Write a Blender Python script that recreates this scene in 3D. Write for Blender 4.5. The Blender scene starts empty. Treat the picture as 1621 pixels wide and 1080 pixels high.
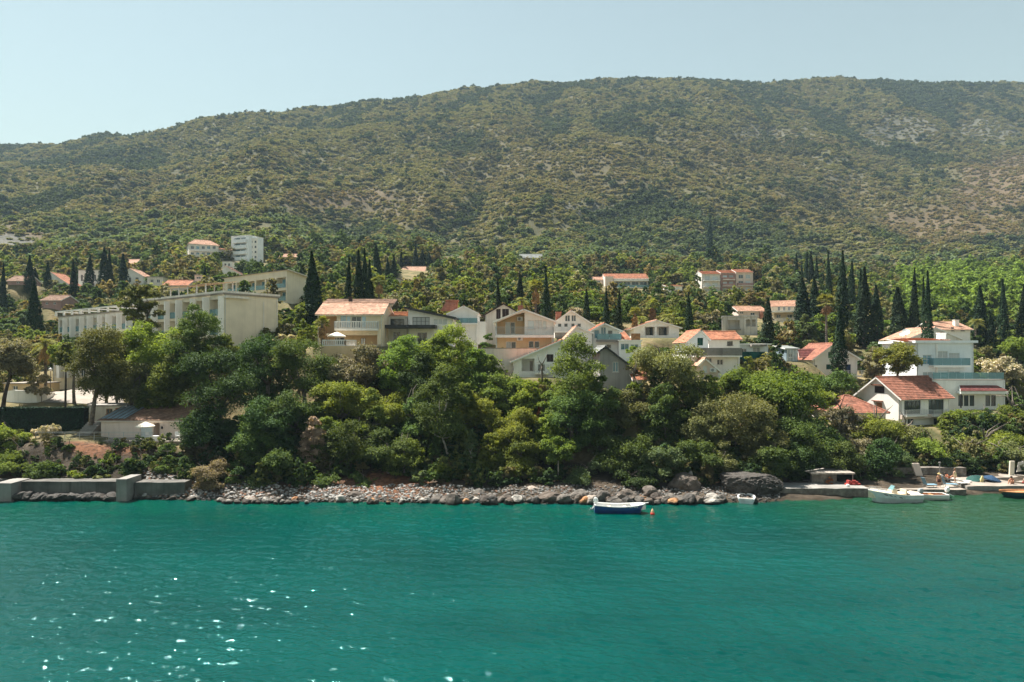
import bpy, math, random
import numpy as np
from mathutils import Vector, Matrix

random.seed(7)
RNG = np.random.default_rng(11)
sc = bpy.context.scene
COL = sc.collection
F, CX, HY, CH = 1081.0, 810.5, 560.0, 15.5      # focal length (photo px), principal column, horizon row, eye height (m)
Z = Vector((0, 0, 1))


def P(px, py, D):
    """world point at distance D seen at photo pixel (px, py)"""
    return Vector(((px - CX) / F * D, D, CH + (HY - py) / F * D))


def zat(py, D):
    return CH + (HY - py) / F * D


# ------------------------------------------------------------------ objects
def tag(o, label=None, cat=None, group=None, kind='thing'):
    if label: o['label'] = label
    if cat: o['category'] = cat
    if group: o['group'] = group
    if kind: o['kind'] = kind
    return o


def empty(name, loc, label, cat, group=None, rz=0.0):
    o = bpy.data.objects.new(name, None)
    o.empty_display_size = 0.5
    COL.objects.link(o)
    o.location = loc
    o.rotation_euler = (0, 0, rz)
    return tag(o, label, cat, group)


def link(name, me, parent=None, loc=None):
    o = bpy.data.objects.new(name, me)
    COL.objects.link(o)
    if parent is not None: o.parent = parent
    if loc is not None: o.location = loc
    return o


KIDS = {}


def copy_tree(o, parent=None):
    c = o.copy()
    COL.objects.link(c)
    if parent is not None: c.parent = parent
    for ch in list(o.children): copy_tree(ch, c)
    return c


class MB:
    """collects faces for one mesh object"""
    def __init__(s, off=(0, 0, 0)):
        s.v, s.f, s.mi, s.off = [], [], [], Vector(off)

    def face(s, pts, m=0):
        n = len(s.v)
        s.v.extend([Vector(p) - s.off for p in pts])
        s.f.append(tuple(range(n, n + len(pts))))
        s.mi.append(m)

    def box(s, o, u, v, w, m=0):
        """box from corner o spanned by vectors u, v, w"""
        o, u, v, w = Vector(o), Vector(u), Vector(v), Vector(w)
        c = [o, o + u, o + u + v, o + v, o + w, o + u + w, o + u + v + w, o + v + w]
        n = len(s.v)
        s.v.extend([p - s.off for p in c])
        fs = [(0, 3, 2, 1), (4, 5, 6, 7), (0, 1, 5, 4), (1, 2, 6, 5), (2, 3, 7, 6), (3, 0, 4, 7)]
        if u.cross(v).dot(w) < 0: fs = [f[::-1] for f in fs]
        for f in fs:
            s.f.append(tuple(n + i for i in f)); s.mi.append(m)

    def cbox(s, c, sx, sy, sz, rz=0.0, m=0):
        """box with its base centre at c"""
        ca, sa = math.cos(rz), math.sin(rz)
        u, v = Vector((ca, sa, 0)) * sx, Vector((-sa, ca, 0)) * sy
        s.box(Vector(c) - u / 2 - v / 2, u, v, Z * sz, m)

    def tube(s, pts, rad, n=6, m=0, cap=True):
        pts = [Vector(p) for p in pts]
        if not hasattr(rad, '__len__'): rad = [rad] * len(pts)
        base = len(s.v)
        for i, p in enumerate(pts):
            d = (pts[min(i + 1, len(pts) - 1)] - pts[max(i - 1, 0)])
            d = d.normalized() if d.length > 1e-9 else Z
            a = d.cross(Vector((0, 1, 0)) if abs(d.y) < .9 else Vector((1, 0, 0))).normalized()
            b = d.cross(a)
            for k in range(n):
                t = 2 * math.pi * k / n
                s.v.append(p + (a * math.cos(t) + b * math.sin(t)) * rad[i] - s.off)
        for i in range(len(pts) - 1):
            for k in range(n):
                k2 = (k + 1) % n
                s.f.append((base + i * n + k, base + i * n + k2, base + (i + 1) * n + k2, base + (i + 1) * n + k)); s.mi.append(m)
        if cap:
            s.f.append(tuple(base + k for k in range(n))[::-1]); s.mi.append(m)
            s.f.append(tuple(base + (len(pts) - 1) * n + k for k in range(n))); s.mi.append(m)

    def loft(s, rings, m=0, closed=True, caps=True):
        n = len(rings[0]); base = len(s.v)
        for r in rings: s.v.extend([Vector(p) - s.off for p in r])
        for i in range(len(rings) - 1):
            for k in range(n if closed else n - 1):
                k2 = (k + 1) % n
                s.f.append((base + i * n + k, base + i * n + k2, base + (i + 1) * n + k2, base + (i + 1) * n + k)); s.mi.append(m)
        if caps and closed:
            s.f.append(tuple(base + k for k in range(n))[::-1]); s.mi.append(m)
            s.f.append(tuple(base + (len(rings) - 1) * n + k for k in range(n))); s.mi.append(m)

    def lathe(s, c, prof, n=12, m=0):
        c = Vector(c)
        s.loft([[c + Vector((r * math.cos(2 * math.pi * k / n), r * math.sin(2 * math.pi * k / n), z)) for k in range(n)] for r, z in prof], m)

    def build(s, name, mats, parent=None, smooth=False, loc=None):
        me = bpy.data.meshes.new(name)
        me.from_pydata([tuple(p) for p in s.v], [], s.f)
        for m in (mats if isinstance(mats, (list, tuple)) else [mats]): me.materials.append(m)
        me.polygons.foreach_set('material_index', s.mi)
        if smooth: me.polygons.foreach_set('use_smooth', [True] * len(s.f))
        me.update()
        return link(name, me, parent, loc)


def np_mesh(name, verts, quads, mat, attrs=None, smooth=False):
    """mesh from numpy arrays: verts (N,3), quads (M,4)"""
    me = bpy.data.meshes.new(name)
    nv, nf = len(verts), len(quads)
    me.vertices.add(nv); me.loops.add(nf * 4); me.polygons.add(nf)
    me.vertices.foreach_set('co', np.ascontiguousarray(verts, np.float32).ravel())
    me.loops.foreach_set('vertex_index', np.ascontiguousarray(quads, np.int32).ravel())
    me.polygons.foreach_set('loop_start', np.arange(0, nf * 4, 4, dtype=np.int32))
    try: me.polygons.foreach_set('loop_total', np.full(nf, 4, np.int32))
    except Exception: pass
    if mat: me.materials.append(mat)
    for k, (typ, val) in (attrs or {}).items():
        a = me.attributes.new(k, typ, 'POINT')
        a.data.foreach_set('color' if typ == 'FLOAT_COLOR' else 'value', np.ascontiguousarray(val, np.float32).ravel())
    me.update(calc_edges=True)
    if smooth: me.polygons.foreach_set('use_smooth', np.ones(nf, bool))
    return me


# ------------------------------------------------------------------ noise
def _hash(ix, iy, seed):
    h = (ix.astype(np.int64) * 374761393 + iy.astype(np.int64) * 668265263 + seed * 1442695041) & 0x7fffffff
    h = ((h ^ (h >> 13)) * 1274126177) & 0x7fffffff
    return ((h ^ (h >> 16)) & 0xffff) / 65535.0


def vnoise(x, y, seed=0):
    x, y = np.asarray(x, float), np.asarray(y, float)
    ix, iy = np.floor(x), np.floor(y)
    fx, fy = x - ix, y - iy
    fx, fy = fx * fx * (3 - 2 * fx), fy * fy * (3 - 2 * fy)
    a, b = _hash(ix, iy, seed), _hash(ix + 1, iy, seed)
    c, d = _hash(ix, iy + 1, seed), _hash(ix + 1, iy + 1, seed)
    return (a * (1 - fx) + b * fx) * (1 - fy) + (c * (1 - fx) + d * fx) * fy


def fbm(x, y, s, seed=0, o=4):
    r, amp, tot = 0, 1.0, 0
    for i in range(o):
        r = r + amp * vnoise(x / s + 13.7 * i, y / s - 7.1 * i, seed + i); tot += amp
        amp *= .5; s /= 2.03
    return r / tot


def sstep(a, b, x):
    t = np.clip((np.asarray(x, float) - a) / (b - a), 0, 1)
    return t * t * (3 - 2 * t)


# ------------------------------------------------------------------ materials
def nmat(name):
    m = bpy.data.materials.new(name); m.use_nodes = True
    nt = m.node_tree; nt.nodes.clear()
    out = nt.nodes.new('ShaderNodeOutputMaterial')
    return m, nt, out


def N(nt, typ, **kw):
    n = nt.nodes.new(typ)
    for k, v in kw.items():
        if k.startswith('i_'):
            key = k[2:]
            n.inputs[int(key) if key.isdigit() else key.replace('_', ' ')].default_value = v
        else: setattr(n, k, v)
    return n


def mixc(nt, fac, a, b, mode='MIX'):
    n = nt.nodes.new('ShaderNodeMix'); n.data_type = 'RGBA'; n.blend_type = mode
    for i, x in ((0, fac), (6, a), (7, b)):
        if hasattr(x, 'links') or hasattr(x, 'is_linked'): nt.links.new(x, n.inputs[i])
        else: n.inputs[i].default_value = x if i == 0 else (*x[:3], 1)
    return n.outputs[2]


def maprange(nt, x, a, b, c=0.0, d=1.0):
    n = N(nt, 'ShaderNodeMapRange'); n.inputs[1].default_value = a; n.inputs[2].default_value = b
    n.inputs[3].default_value = c; n.inputs[4].default_value = d
    nt.links.new(x, n.inputs[0]); return n.outputs[0]


def surf(name, color, rough=.85, var=.12, scale=.6, streak=0.0, bump=.0, bscale=8, metallic=0.0, dirt=None, spec=.3, fine=0.0):
    """weathered surface: colour varied by two noises, optional downward streaks of dirt"""
    m, nt, out = nmat(name)
    p = N(nt, 'ShaderNodeBsdfPrincipled'); p.inputs['Roughness'].default_value = rough
    p.inputs['Metallic'].default_value = metallic
    p.inputs['Specular IOR Level'].default_value = spec
    tc = N(nt, 'ShaderNodeNewGeometry')
    n1 = N(nt, 'ShaderNodeTexNoise'); n1.inputs['Scale'].default_value = scale; n1.inputs['Detail'].default_value = 6
    nt.links.new(tc.outputs['Position'], n1.inputs['Vector'])
    dark = tuple(c * (1 - 1.6 * var) for c in color); light = tuple(min(1, c * (1 + 1.1 * var)) for c in color)
    c = mixc(nt, maprange(nt, n1.outputs[0], .32, .68), dark, light)
    if fine:
        n3 = N(nt, 'ShaderNodeTexNoise'); n3.inputs['Scale'].default_value = bscale; n3.inputs['Detail'].default_value = 3
        nt.links.new(tc.outputs['Position'], n3.inputs['Vector'])
        c = mixc(nt, maprange(nt, n3.outputs[0], .4, .7, 0, fine), c, tuple(x * .35 for x in color))
    if streak:
        mp = N(nt, 'ShaderNodeMapping'); mp.inputs['Scale'].default_value = (2.2, 2.2, .12)
        nt.links.new(tc.outputs['Position'], mp.inputs['Vector'])
        n2 = N(nt, 'ShaderNodeTexNoise'); n2.inputs['Scale'].default_value = 1.3; n2.inputs['Detail'].default_value = 5
        nt.links.new(mp.outputs[0], n2.inputs['Vector'])
        c = mixc(nt, maprange(nt, n2.outputs[0], .5, .75, 0, streak), c, dirt or tuple(x * .45 for x in color))
    nt.links.new(c, p.inputs['Base Color'])
    if bump:
        nb = N(nt, 'ShaderNodeTexNoise'); nb.inputs['Scale'].default_value = bscale; nb.inputs['Detail'].default_value = 5
        nt.links.new(tc.outputs['Position'], nb.inputs['Vector'])
        b = N(nt, 'ShaderNodeBump'); b.inputs['Strength'].default_value = bump; b.inputs['Distance'].default_value = .08
        nt.links.new(nb.outputs[0], b.inputs['Height']); nt.links.new(b.outputs[0], p.inputs['Normal'])
    nt.links.new(p.outputs[0], out.inputs[0])
    return m


def tiles(name, color, var=.3, dark=(.09, .05, .035)):
    """clay roof tiles: each tile (a small cell) its own shade, lichen patches"""
    m, nt, out = nmat(name)
    p = N(nt, 'ShaderNodeBsdfPrincipled'); p.inputs['Roughness'].default_value = .85
    p.inputs['Specular IOR Level'].default_value = .25
    g = N(nt, 'ShaderNodeNewGeometry')
    vo = N(nt, 'ShaderNodeTexVoronoi'); vo.inputs['Scale'].default_value = 3.2
    nt.links.new(g.outputs['Position'], vo.inputs['Vector'])
    bw = N(nt, 'ShaderNodeRGBToBW'); nt.links.new(vo.outputs['Color'], bw.inputs[0])
    c = mixc(nt, bw.outputs[0], tuple(x * (1 - 1.4 * var) for x in color), tuple(min(1, x * (1 + 1.2 * var)) for x in color))
    n1 = N(nt, 'ShaderNodeTexNoise'); n1.inputs['Scale'].default_value = .9; n1.inputs['Detail'].default_value = 6
    nt.links.new(g.outputs['Position'], n1.inputs['Vector'])
    c = mixc(nt, maprange(nt, n1.outputs[0], .48, .75, 0, .6), c, dark)
    nt.links.new(c, p.inputs['Base Color']); nt.links.new(p.outputs[0], out.inputs[0])
    return m


def glass(name, color=(.03, .04, .05), rough=.06):
    m, nt, out = nmat(name)
    p = N(nt, 'ShaderNodeBsdfPrincipled'); p.inputs['Roughness'].default_value = rough
    p.inputs['Specular IOR Level'].default_value = .7
    oi = N(nt, 'ShaderNodeObjectInfo')
    c = mixc(nt, oi.outputs['Random'], color, tuple(min(1, x * 2.2 + .01) for x in color))
    nt.links.new(c, p.inputs['Base Color']); nt.links.new(p.outputs[0], out.inputs[0])
    return m


def clear_glass(name, tint=(.55, .75, .78), a=.45):
    m, nt, out = nmat(name)
    t = N(nt, 'ShaderNodeBsdfTransparent'); t.inputs[0].default_value = (*tint, 1)
    p = N(nt, 'ShaderNodeBsdfPrincipled'); p.inputs['Roughness'].default_value = .1
    p.inputs['Base Color'].default_value = (tint[0] * .5, tint[1] * .6, tint[2] * .62, 1)
    mx = N(nt, 'ShaderNodeMixShader'); mx.inputs[0].default_value = a
    nt.links.new(t.outputs[0], mx.inputs[1]); nt.links.new(p.outputs[0], mx.inputs[2]); nt.links.new(mx.outputs[0], out.inputs[0])
    return m


def plain(name, color, rough=.5, metallic=0.0, var=.06):
    return surf(name, color, rough, var, 2.0, metallic=metallic)


M = {}
M['white'] = surf('white_render', (.88, .85, .80), var=.04, streak=.2, dirt=(.42, .39, .34))
M['white_blue'] = surf('bluish_shade_white_render', (.82, .85, .86), var=.04, streak=.2, dirt=(.40, .42, .42))  # white render with the bluish shade of sea-facing walls in its colour
M['offwhite'] = surf('offwhite_render', (.72, .67, .60), var=.07, streak=.45, dirt=(.33, .29, .24))
M['beige'] = surf('beige_render', (.72, .64, .50), var=.05, streak=.25, dirt=(.36, .31, .25))
M['cream'] = surf('cream_render', (.78, .66, .49), var=.05, streak=.3, dirt=(.45, .37, .28))
M['peach'] = surf('peach_render', (.68, .50, .30), var=.06, streak=.3, dirt=(.44, .32, .2))
M['pinkish'] = surf('pale_pink_render', (.74, .61, .53), var=.06, streak=.35, dirt=(.4, .31, .26))
M['grey'] = surf('grey_render', (.36, .34, .33), var=.08, streak=.4)
M['dirtywhite'] = surf('stained_white_render', (.58, .55, .50), var=.12, streak=.75, dirt=(.22, .20, .17))
M['brickred'] = surf('brick_red_wall', (.36, .17, .12), var=.18, scale=2, fine=.4, bscale=5)
M['rosewall'] = surf('dusty_rose_render', (.40, .25, .22), var=.08, streak=.35)
M['concrete'] = surf('weathered_concrete', (.25, .235, .215), var=.15, streak=.7, dirt=(.13, .12, .11), bump=.4)
M['concrete_dark'] = surf('dark_sea_concrete', (.12, .112, .10), var=.3, streak=.8, dirt=(.05, .05, .045), bump=.6, bscale=4)
M['pave'] = surf('sunbaked_paving', (.29, .25, .21), var=.14, scale=.8, fine=.25)
M['stone'] = surf('rubble_stone_wall', (.20, .175, .15), var=.3, scale=1.4, fine=.7, bscale=3.2, bump=.8)
M['tile_orange'] = tiles('orange_clay_tiles', (.42, .18, .105))
M['tile_pale'] = tiles('sun_bleached_tiles', (.50, .30, .21), dark=(.3, .17, .12))
M['tile_red'] = tiles('red_brown_tiles', (.28, .115, .075))
M['tile_brown'] = tiles('weathered_and_shaded_brown_tiles', (.27, .165, .115))
M['tile_maroon'] = tiles('maroon_tiles', (.16, .05, .045))
M['roof_dark'] = surf('charcoal_roof_sheet', (.045, .045, .048), .6, var=.2)
M['slate'] = surf('grey_roof_sheet', (.2, .21, .2), .7, var=.2)
M['blue_sheet'] = surf('blue_grey_sheet', (.24, .31, .35), .5, var=.15, scale=2)
M['glass'] = glass('dark_window_glass')
M['glass_blue'] = glass('blue_window_glass', (.06, .14, .18))
M['glass_pale'] = glass('curtained_window_glass', (.30, .33, .34))
M['balglass'] = clear_glass('balustrade_glass')
M['frame'] = plain('white_window_frame', (.75, .74, .71), .5)
M['frame_dark'] = plain('dark_window_frame', (.06, .055, .055), .5)
M['shutter_dark'] = surf('dark_brown_shutter', (.045, .03, .03), .6, var=.2)
M['shutter_green'] = surf('green_shutter', (.012, .075, .06), .6, var=.2)
M['shutter_blue'] = surf('pale_blue_shutter', (.50, .62, .68), .6, var=.1)
M['shutter_navy'] = surf('navy_shutter', (.02, .05, .13), .6, var=.2)
M['interior'] = surf('unlit_room', (.05, .045, .04), var=.2)
M['rail'] = plain('white_painted_rail', (.72, .71, .69), .45)
M['steel'] = plain('galvanised_rail', (.42, .44, .45), .4, .6)
M['wood'] = surf('varnished_wood', (.42, .20, .085), .6, var=.25, scale=3)
M['wood_grey'] = surf('weathered_board', (.33, .29, .25), .8, var=.25, scale=3)
M['chim'] = M['brickred']
M['plastic_white'] = plain('white_plastic', (.74, .74, .72), .35)
M['plastic_grey'] = plain('grey_plastic', (.25, .27, .28), .35)
M['black'] = plain('black_rubber', (.02, .02, .022), .6)
M['awning'] = surf('sand_awning_cloth', (.70, .50, .30), .8, var=.08)
M['parasol'] = surf('cream_parasol_cloth', (.78, .70, .58), .8, var=.06)
M['navy_cloth'] = surf('navy_cloth', (.016, .045, .095), .8, var=.1)
M['green_cloth'] = surf('dark_green_cloth', (.010, .06, .052), .8, var=.2)
M['greenscreen'] = surf('green_privacy_screen', (.006, .065, .055), .8, var=.3)
# ------------------------------------------------------------------ buildings
HOUSES = []          # (px0, py0, px1, py1, D) of what the photo shows of each building
PADS = []            # (x, y, radius, z) level ground under buildings


def lin(pts, u):
    for (a, va), (b, vb) in zip(pts, pts[1:]):
        if u <= b + 1e-6: return va + (vb - va) * (u - a) / max(b - a, 1e-6)
    return pts[-1][1]


def wall_faces(mb, O, U, Nn, v0, top, opens, m=0, mr=None, thick=.14):
    pt = lambda u, v, d=0: O + U * u + Z * v - Nn * d
    us = sorted({round(u, 4) for u, _ in top} | {round(x, 4) for o in opens for x in (o[0], o[2]) if top[0][0] < x < top[-1][0]})
    for a, b in zip(us, us[1:]):
        if b - a < .005: continue
        mid = (a + b) / 2
        ca = cb = v0
        ta, tb = lin(top, a + 1e-5), lin(top, b - 1e-5)
        for o in sorted([o for o in opens if o[0] < mid < o[2]], key=lambda o: o[1]):
            ha, hb = min(o[3], ta - .12), min(o[3], tb - .12)
            if ha <= o[1] or hb <= o[1]: continue
            mb.face([pt(a, ca), pt(b, cb), pt(b, o[1]), pt(a, o[1])], m)
            d, k, bk = o[4], o[5], o[6]
            mb.face([pt(a, o[1]), pt(b, o[1]), pt(b, o[1], d), pt(a, o[1], d)], k)
            mb.face([pt(a, ha, d), pt(b, hb, d), pt(b, hb), pt(a, ha)], k)
            if bk is not None: mb.face([pt(a, o[1], d), pt(b, o[1], d), pt(b, hb, d), pt(a, ha, d)], bk)
            ca, cb = ha, hb
        mb.face([pt(a, ca), pt(b, cb), pt(b, tb), pt(a, ta)], m)
    for o in opens:
        for u in (o[0], o[2]):
            h = min(o[3], lin(top, u) - .12)
            if h > o[1]: mb.face([pt(u, o[1]), pt(u, o[1], o[4]), pt(u, h, o[4]), pt(u, h)], o[5])


def roof_sheet(mb, e0, e1, r1, r0, row=.36, thick=.14, m=0, mu=1, seg=.9, lip=.05):
    """tiled slope: overlapping rows from the eave e0-e1 up to the ridge r0-r1"""
    e0, e1, r1, r0 = map(Vector, (e0, e1, r1, r0))
    n = (e1 - e0).cross(((r0 + r1) - (e0 + e1)) / 2).normalized()
    if n.z < 0: n = -n
    L = ((r0 + r1) / 2 - (e0 + e1) / 2).length
    nr = max(1, int(L / row)); nu = max(1, int((e1 - e0).length / seg))
    rnd = random.Random(int(abs(e0.x * 97 + e0.y * 31)))
    prev = None
    for i in range(nr):
        ta, tb = i / nr, (i + 1) / nr
        A = [(e0.lerp(r0, ta)).lerp(e1.lerp(r1, ta), k / nu) + n * (lip + rnd.uniform(-.012, .012)) for k in range(nu + 1)]
        B = [(e0.lerp(r0, tb)).lerp(e1.lerp(r1, tb), k / nu) + n * rnd.uniform(-.008, .008) for k in range(nu + 1)]
        lo = prev or [(e0.lerp(e1, k / nu)) - n * thick * .5 for k in range(nu + 1)]
        for k in range(nu):
            mb.face([A[k], A[k + 1], B[k + 1], B[k]], m)
            mb.face([lo[k], lo[k + 1], A[k + 1], A[k]], m)
        prev = B
    d = -n * thick
    mb.face([e0 + d, r0 + d, r1 + d, e1 + d], mu)
    mb.face([e0 + d, e1 + d, e1 - n * thick * .5, e0 - n * thick * .5], mu)
    mb.face([e0 + d, e0 + n * lip, r0 + n * lip * .3, r0 + d], mu)
    mb.face([e1 + d, r1 + d, r1 + n * lip * .3, e1 + n * lip], mu)


class House:
    def __init__(s, name, label, cat, c0, c1, base, eave, depth, mat, group=None, found=2.5, occ=True, pad=True, reveal=None):
        A, B = P(c0[0], HY, c0[1]), P(c1[0], HY, c1[1])
        A.z = B.z = 0
        Dm = (c0[1] + c1[1]) / 2
        s.D, s.zb = Dm, zat(base, Dm)
        s.w, s.d = (B - A).length, depth
        s.U = (B - A).normalized(); s.Nf = s.U.cross(Z).normalized()
        s.h = zat(eave, Dm) - s.zb
        s.A = A + Z * s.zb; s.B = B + Z * s.zb
        inn = -s.Nf
        s.walls = {
            'front': (s.A, s.U, s.Nf, s.w), 'right': (s.B, inn, s.U, depth),
            'left': (s.A + inn * depth, s.Nf, -s.U, depth), 'back': (s.B + inn * depth, -s.U, inn, s.w)}
        s.tops = {k: [(0, s.h), (v[3], s.h)] for k, v in s.walls.items()}
        s.opens = {k: [] for k in s.walls}
        s.mats = [mat, reveal or mat]
        s.root = empty(name, (s.A + s.B) / 2 + inn * depth / 2, label, cat, group)
        s.off = s.root.location
        s.found = found
        c = s.root.location
        if pad: PADS.append((c.x, c.y, math.hypot(s.w, depth) / 2, s.zb))
        if occ:
            HOUSES.append((min(c0[0], c1[0]) - 2, eave - 8, max(c0[0], c1[0]) + 2, base, min(c0[1], c1[1])))

    def mb(s): return MB(s.off)

    def uv(s, wall, px, py, inset=0.0):
        O, U, Nn, w = s.walls[wall]
        ray = Vector(((px - CX) / F, 1, (HY - py) / F)); cam = Vector((0, 0, CH))
        t = (O - Nn * inset - cam).dot(Nn) / ray.dot(Nn)
        p = cam + ray * t
        return (p - O).dot(U), p.z - s.zb

    def pt(s, wall, u, v, inset=0.0):
        O, U, Nn, w = s.walls[wall]
        return O + U * u + Z * v - Nn * inset

    def rect(s, wall, r, inset=0.0):
        u0, v1 = s.uv(wall, r[0], r[1], inset); u1, v0 = s.uv(wall, r[2], r[3], inset)
        # use the middle row/column so slanted walls keep upright rectangles
        return min(u0, u1), min(v0, v1), max(u0, u1), max(v0, v1)

    def win(s, wall, *r, frame='frame', pane='glass', inset=0.0, name='window', mull=1, sill=True, shut=None, uv=False, bars=0):
        """window or glazed door in photo pixels; inset > 0 puts it on the back wall of a recess"""
        u0, v0, u1, v1 = r if uv else s.rect(wall, r, inset)
        O, U, Nn, w = s.walls[wall]
        if inset == 0:
            s.opens[wall].append((u0, v0, u1, v1, .16, 1, 1)); di = .10
        else: di = inset - .05
        b = s.mb(); t = min(.07, (u1 - u0) * .12); fd = .05
        q = lambda u, v, d=di: O + U * u + Z * v - Nn * d
        bx = lambda a, c, e, g, d=di, th=fd: b.box(q(a, c, d + th), U * (e - a), Z * (g - c), Nn * th)
        bx(u0, v0, u0 + t, v1); bx(u1 - t, v0, u1, v1); bx(u0 + t, v1 - t, u1 - t, v1); bx(u0 + t, v0, u1 - t, v0 + t)
        for i in range(mull):
            m = u0 + (u1 - u0) * (i + 1) / (mull + 1); bx(m - t / 2, v0 + t, m + t / 2, v1 - t)
        for i in range(bars):
            m = v0 + (v1 - v0) * (i + 1) / (bars + 1); bx(u0 + t, m - t / 3, u1 - t, m + t / 3, di + .003)
        if sill and inset == 0 and v0 > .4: b.box(q(u0 - .08, v0 - .06, .03), U * (u1 - u0 + .16), Z * .058, Nn * .12)
        f = b.build(name, M[frame], s.root)
        p = s.mb(); p.face([q(u0 + .01, v0 + .01, di + .03), q(u1 - .01, v0 + .01, di + .03), q(u1 - .01, v1 - .01, di + .03), q(u0 + .01, v1 - .01, di + .03)])
        p.build('pane', M[pane], f)
        if shut:
            for k in (0, 1):
                sb = s.mb(); sw = (u1 - u0) * .5
                ua = u0 - sw - .02 if k == 0 else u1 + .02
                sb.box(q(ua, v0, -.005), U * sw, Z * (v1 - v0), Nn * .04)
                for j in range(int((v1 - v0) / .16)):
                    sb.box(q(ua + .06, v0 + .06 + j * .16, -.045), U * (sw - .12), Z * .1, Nn * .015)
                sb.build('shutter', M[shut], s.root)
        return f

    def shutter(s, wall, *r, mat='shutter_green', inset=0.0):
        """closed louvred shutters filling an opening"""
        u0, v0, u1, v1 = s.rect(wall, r, inset)
        O, U, Nn, w = s.walls[wall]
        if inset == 0: s.opens[wall].append((u0, v0, u1, v1, .16, 1, 1)); di = .08
        else: di = inset - .05
        b = s.mb(); um = (u0 + u1) / 2
        for a, c in ((u0 + .01, um - .012), (um + .012, u1 - .01)):
            b.box(O + U * a + Z * (v0 + .01) - Nn * (di + .04), U * (c - a), Z * (v1 - v0 - .02), Nn * .04)
            for j in range(max(1, int((v1 - v0) / .18))):
                b.box(O + U * (a + .05) + Z * (v0 + .07 + j * .18) - Nn * di, U * (c - a - .1), Z * .11, Nn * .02)
        return b.build('shutter', M[mat], s.root)

    def recess(s, wall, *r, depth=1.4, back=1, uv=False):
        u0, v0, u1, v1 = r if uv else s.rect(wall, r)
        s.opens[wall].append((u0, v0, u1, v1, depth, 1, back))

    def box(s, name, wall, r, out=.1, into=0.0, mat='white', parent=None, uv=False):
        """solid piece standing proud of a wall by `out`"""
        u0, v0, u1, v1 = r if uv else s.rect(wall, r)
        O, U, Nn, w = s.walls[wall]
        b = s.mb(); b.box(O + U * u0 + Z * v0 - Nn * into, U * (u1 - u0), Z * (v1 - v0), Nn * (out + into))
        return b.build(name, M[mat], parent or s.root)

    def balcony(s, wall, px0, px1, floor, rail, proj=1.2, kind='bars', slab=.2, mat='white', rmat='rail', uv=None, inward=False):
        if uv: u0, u1, v0, v1 = uv
        else:
            u0, v0, u1, v1 = s.rect(wall, (px0, rail, px1, floor))
        O, U, Nn, w = s.walls[wall]
        b = s.mb()
        if proj > .05: b.box(O + U * u0 + Z * (v0 - slab) + Nn * .004, U * (u1 - u0), Z * slab, Nn * proj)
        else: b.box(O + U * u0 + Z * (v0 - slab) - Nn * .1, U * (u1 - u0), Z * slab, Nn * .13)
        bal = b.build('balcony', M[mat], s.root)
        e = O + Nn * (proj - .06 if proj > .05 else .02)
        r = s.mb(); h = v1 - v0
        segs = [(e + U * u0, e + U * u1)]
        if proj > .3:
            segs += [(O + Nn * .03 + U * (u0 + .04), e + U * (u0 + .04)), (O + Nn * .03 + U * (u1 - .04), e + U * (u1 - .04))]
        for a, c in segs:
            railing(r, a + Z * v0, c + Z * v0, h, kind)
        r.build('railing', M[{'glass': 'balglass'}.get(kind, rmat)], bal)
        return bal

    def ac(s, wall, px, py, inset=0.0):
        u, v = s.uv(wall, px, py, inset); O, U, Nn, w = s.walls[wall]
        b = s.mb(); o = O + U * (u - .42) + Z * (v - .3) - Nn * inset
        b.box(o + Nn * .05, U * .84, Z * .6, Nn * .3)
        a = b.build('air_conditioner', M['plastic_white'], s.root)
        g = s.mb(); c = O + U * (u - .1) + Z * v + Nn * (.356 - inset)
        g.face([c + (U * math.cos(t) + Z * math.sin(t)) * .22 for t in [k * math.pi / 8 for k in range(16)]])
        g.build('fan_grille', M['plastic_grey'], a)

    # roofs -----------------------------------------------------------
    def _loc(s, u, v, into): return s.A + s.U * u + Z * v - s.Nf * into

    def gable_front(s, apex, mat, el=None, er=None, over=.35, fo=.35, trim='white', thick=.16):
        """ridge runs away from the sea; apex, el, er = rows (px) of ridge and both eaves on the front wall"""
        ua, va = s.uv('front', *apex)
        ve0 = s.uv('front', apex[0], el)[1] if el else s.h
        ve1 = s.uv('front', apex[0], er)[1] if er else s.h
        s.tops['front'] = [(0, ve0), (ua, va), (s.w, ve1)]
        s.tops['back'] = [(0, ve1), (s.w - ua, va), (s.w, ve0)]
        s.tops['left'] = [(0, ve0), (s.d, ve0)]; s.tops['right'] = [(0, ve1), (s.d, ve1)]
        b = s.mb()
        t = thick + .01
        s0, s1 = (va - ve0) / max(ua, .1), (va - ve1) / max(s.w - ua, .1)
        roof_sheet(b, s._loc(-over, ve0 - s0 * over + t, s.d + fo), s._loc(-over, ve0 - s0 * over + t, -fo), s._loc(ua, va + t, -fo), s._loc(ua, va + t, s.d + fo), thick=thick, m=0, mu=1)
        roof_sheet(b, s._loc(s.w + over, ve1 - s1 * over + t, -fo), s._loc(s.w + over, ve1 - s1 * over + t, s.d + fo), s._loc(ua, va + t, s.d + fo), s._loc(ua, va + t, -fo), thick=thick, m=0, mu=1)
        b.tube([s._loc(ua, va + t + .03, -fo), s._loc(ua, va + t + .03, s.d + fo)], .11, 6)
        s.roof = b.build('roof', [M[mat], M[trim]], s.root)
        s.ridge = (ua, va)
        return s.roof

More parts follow.
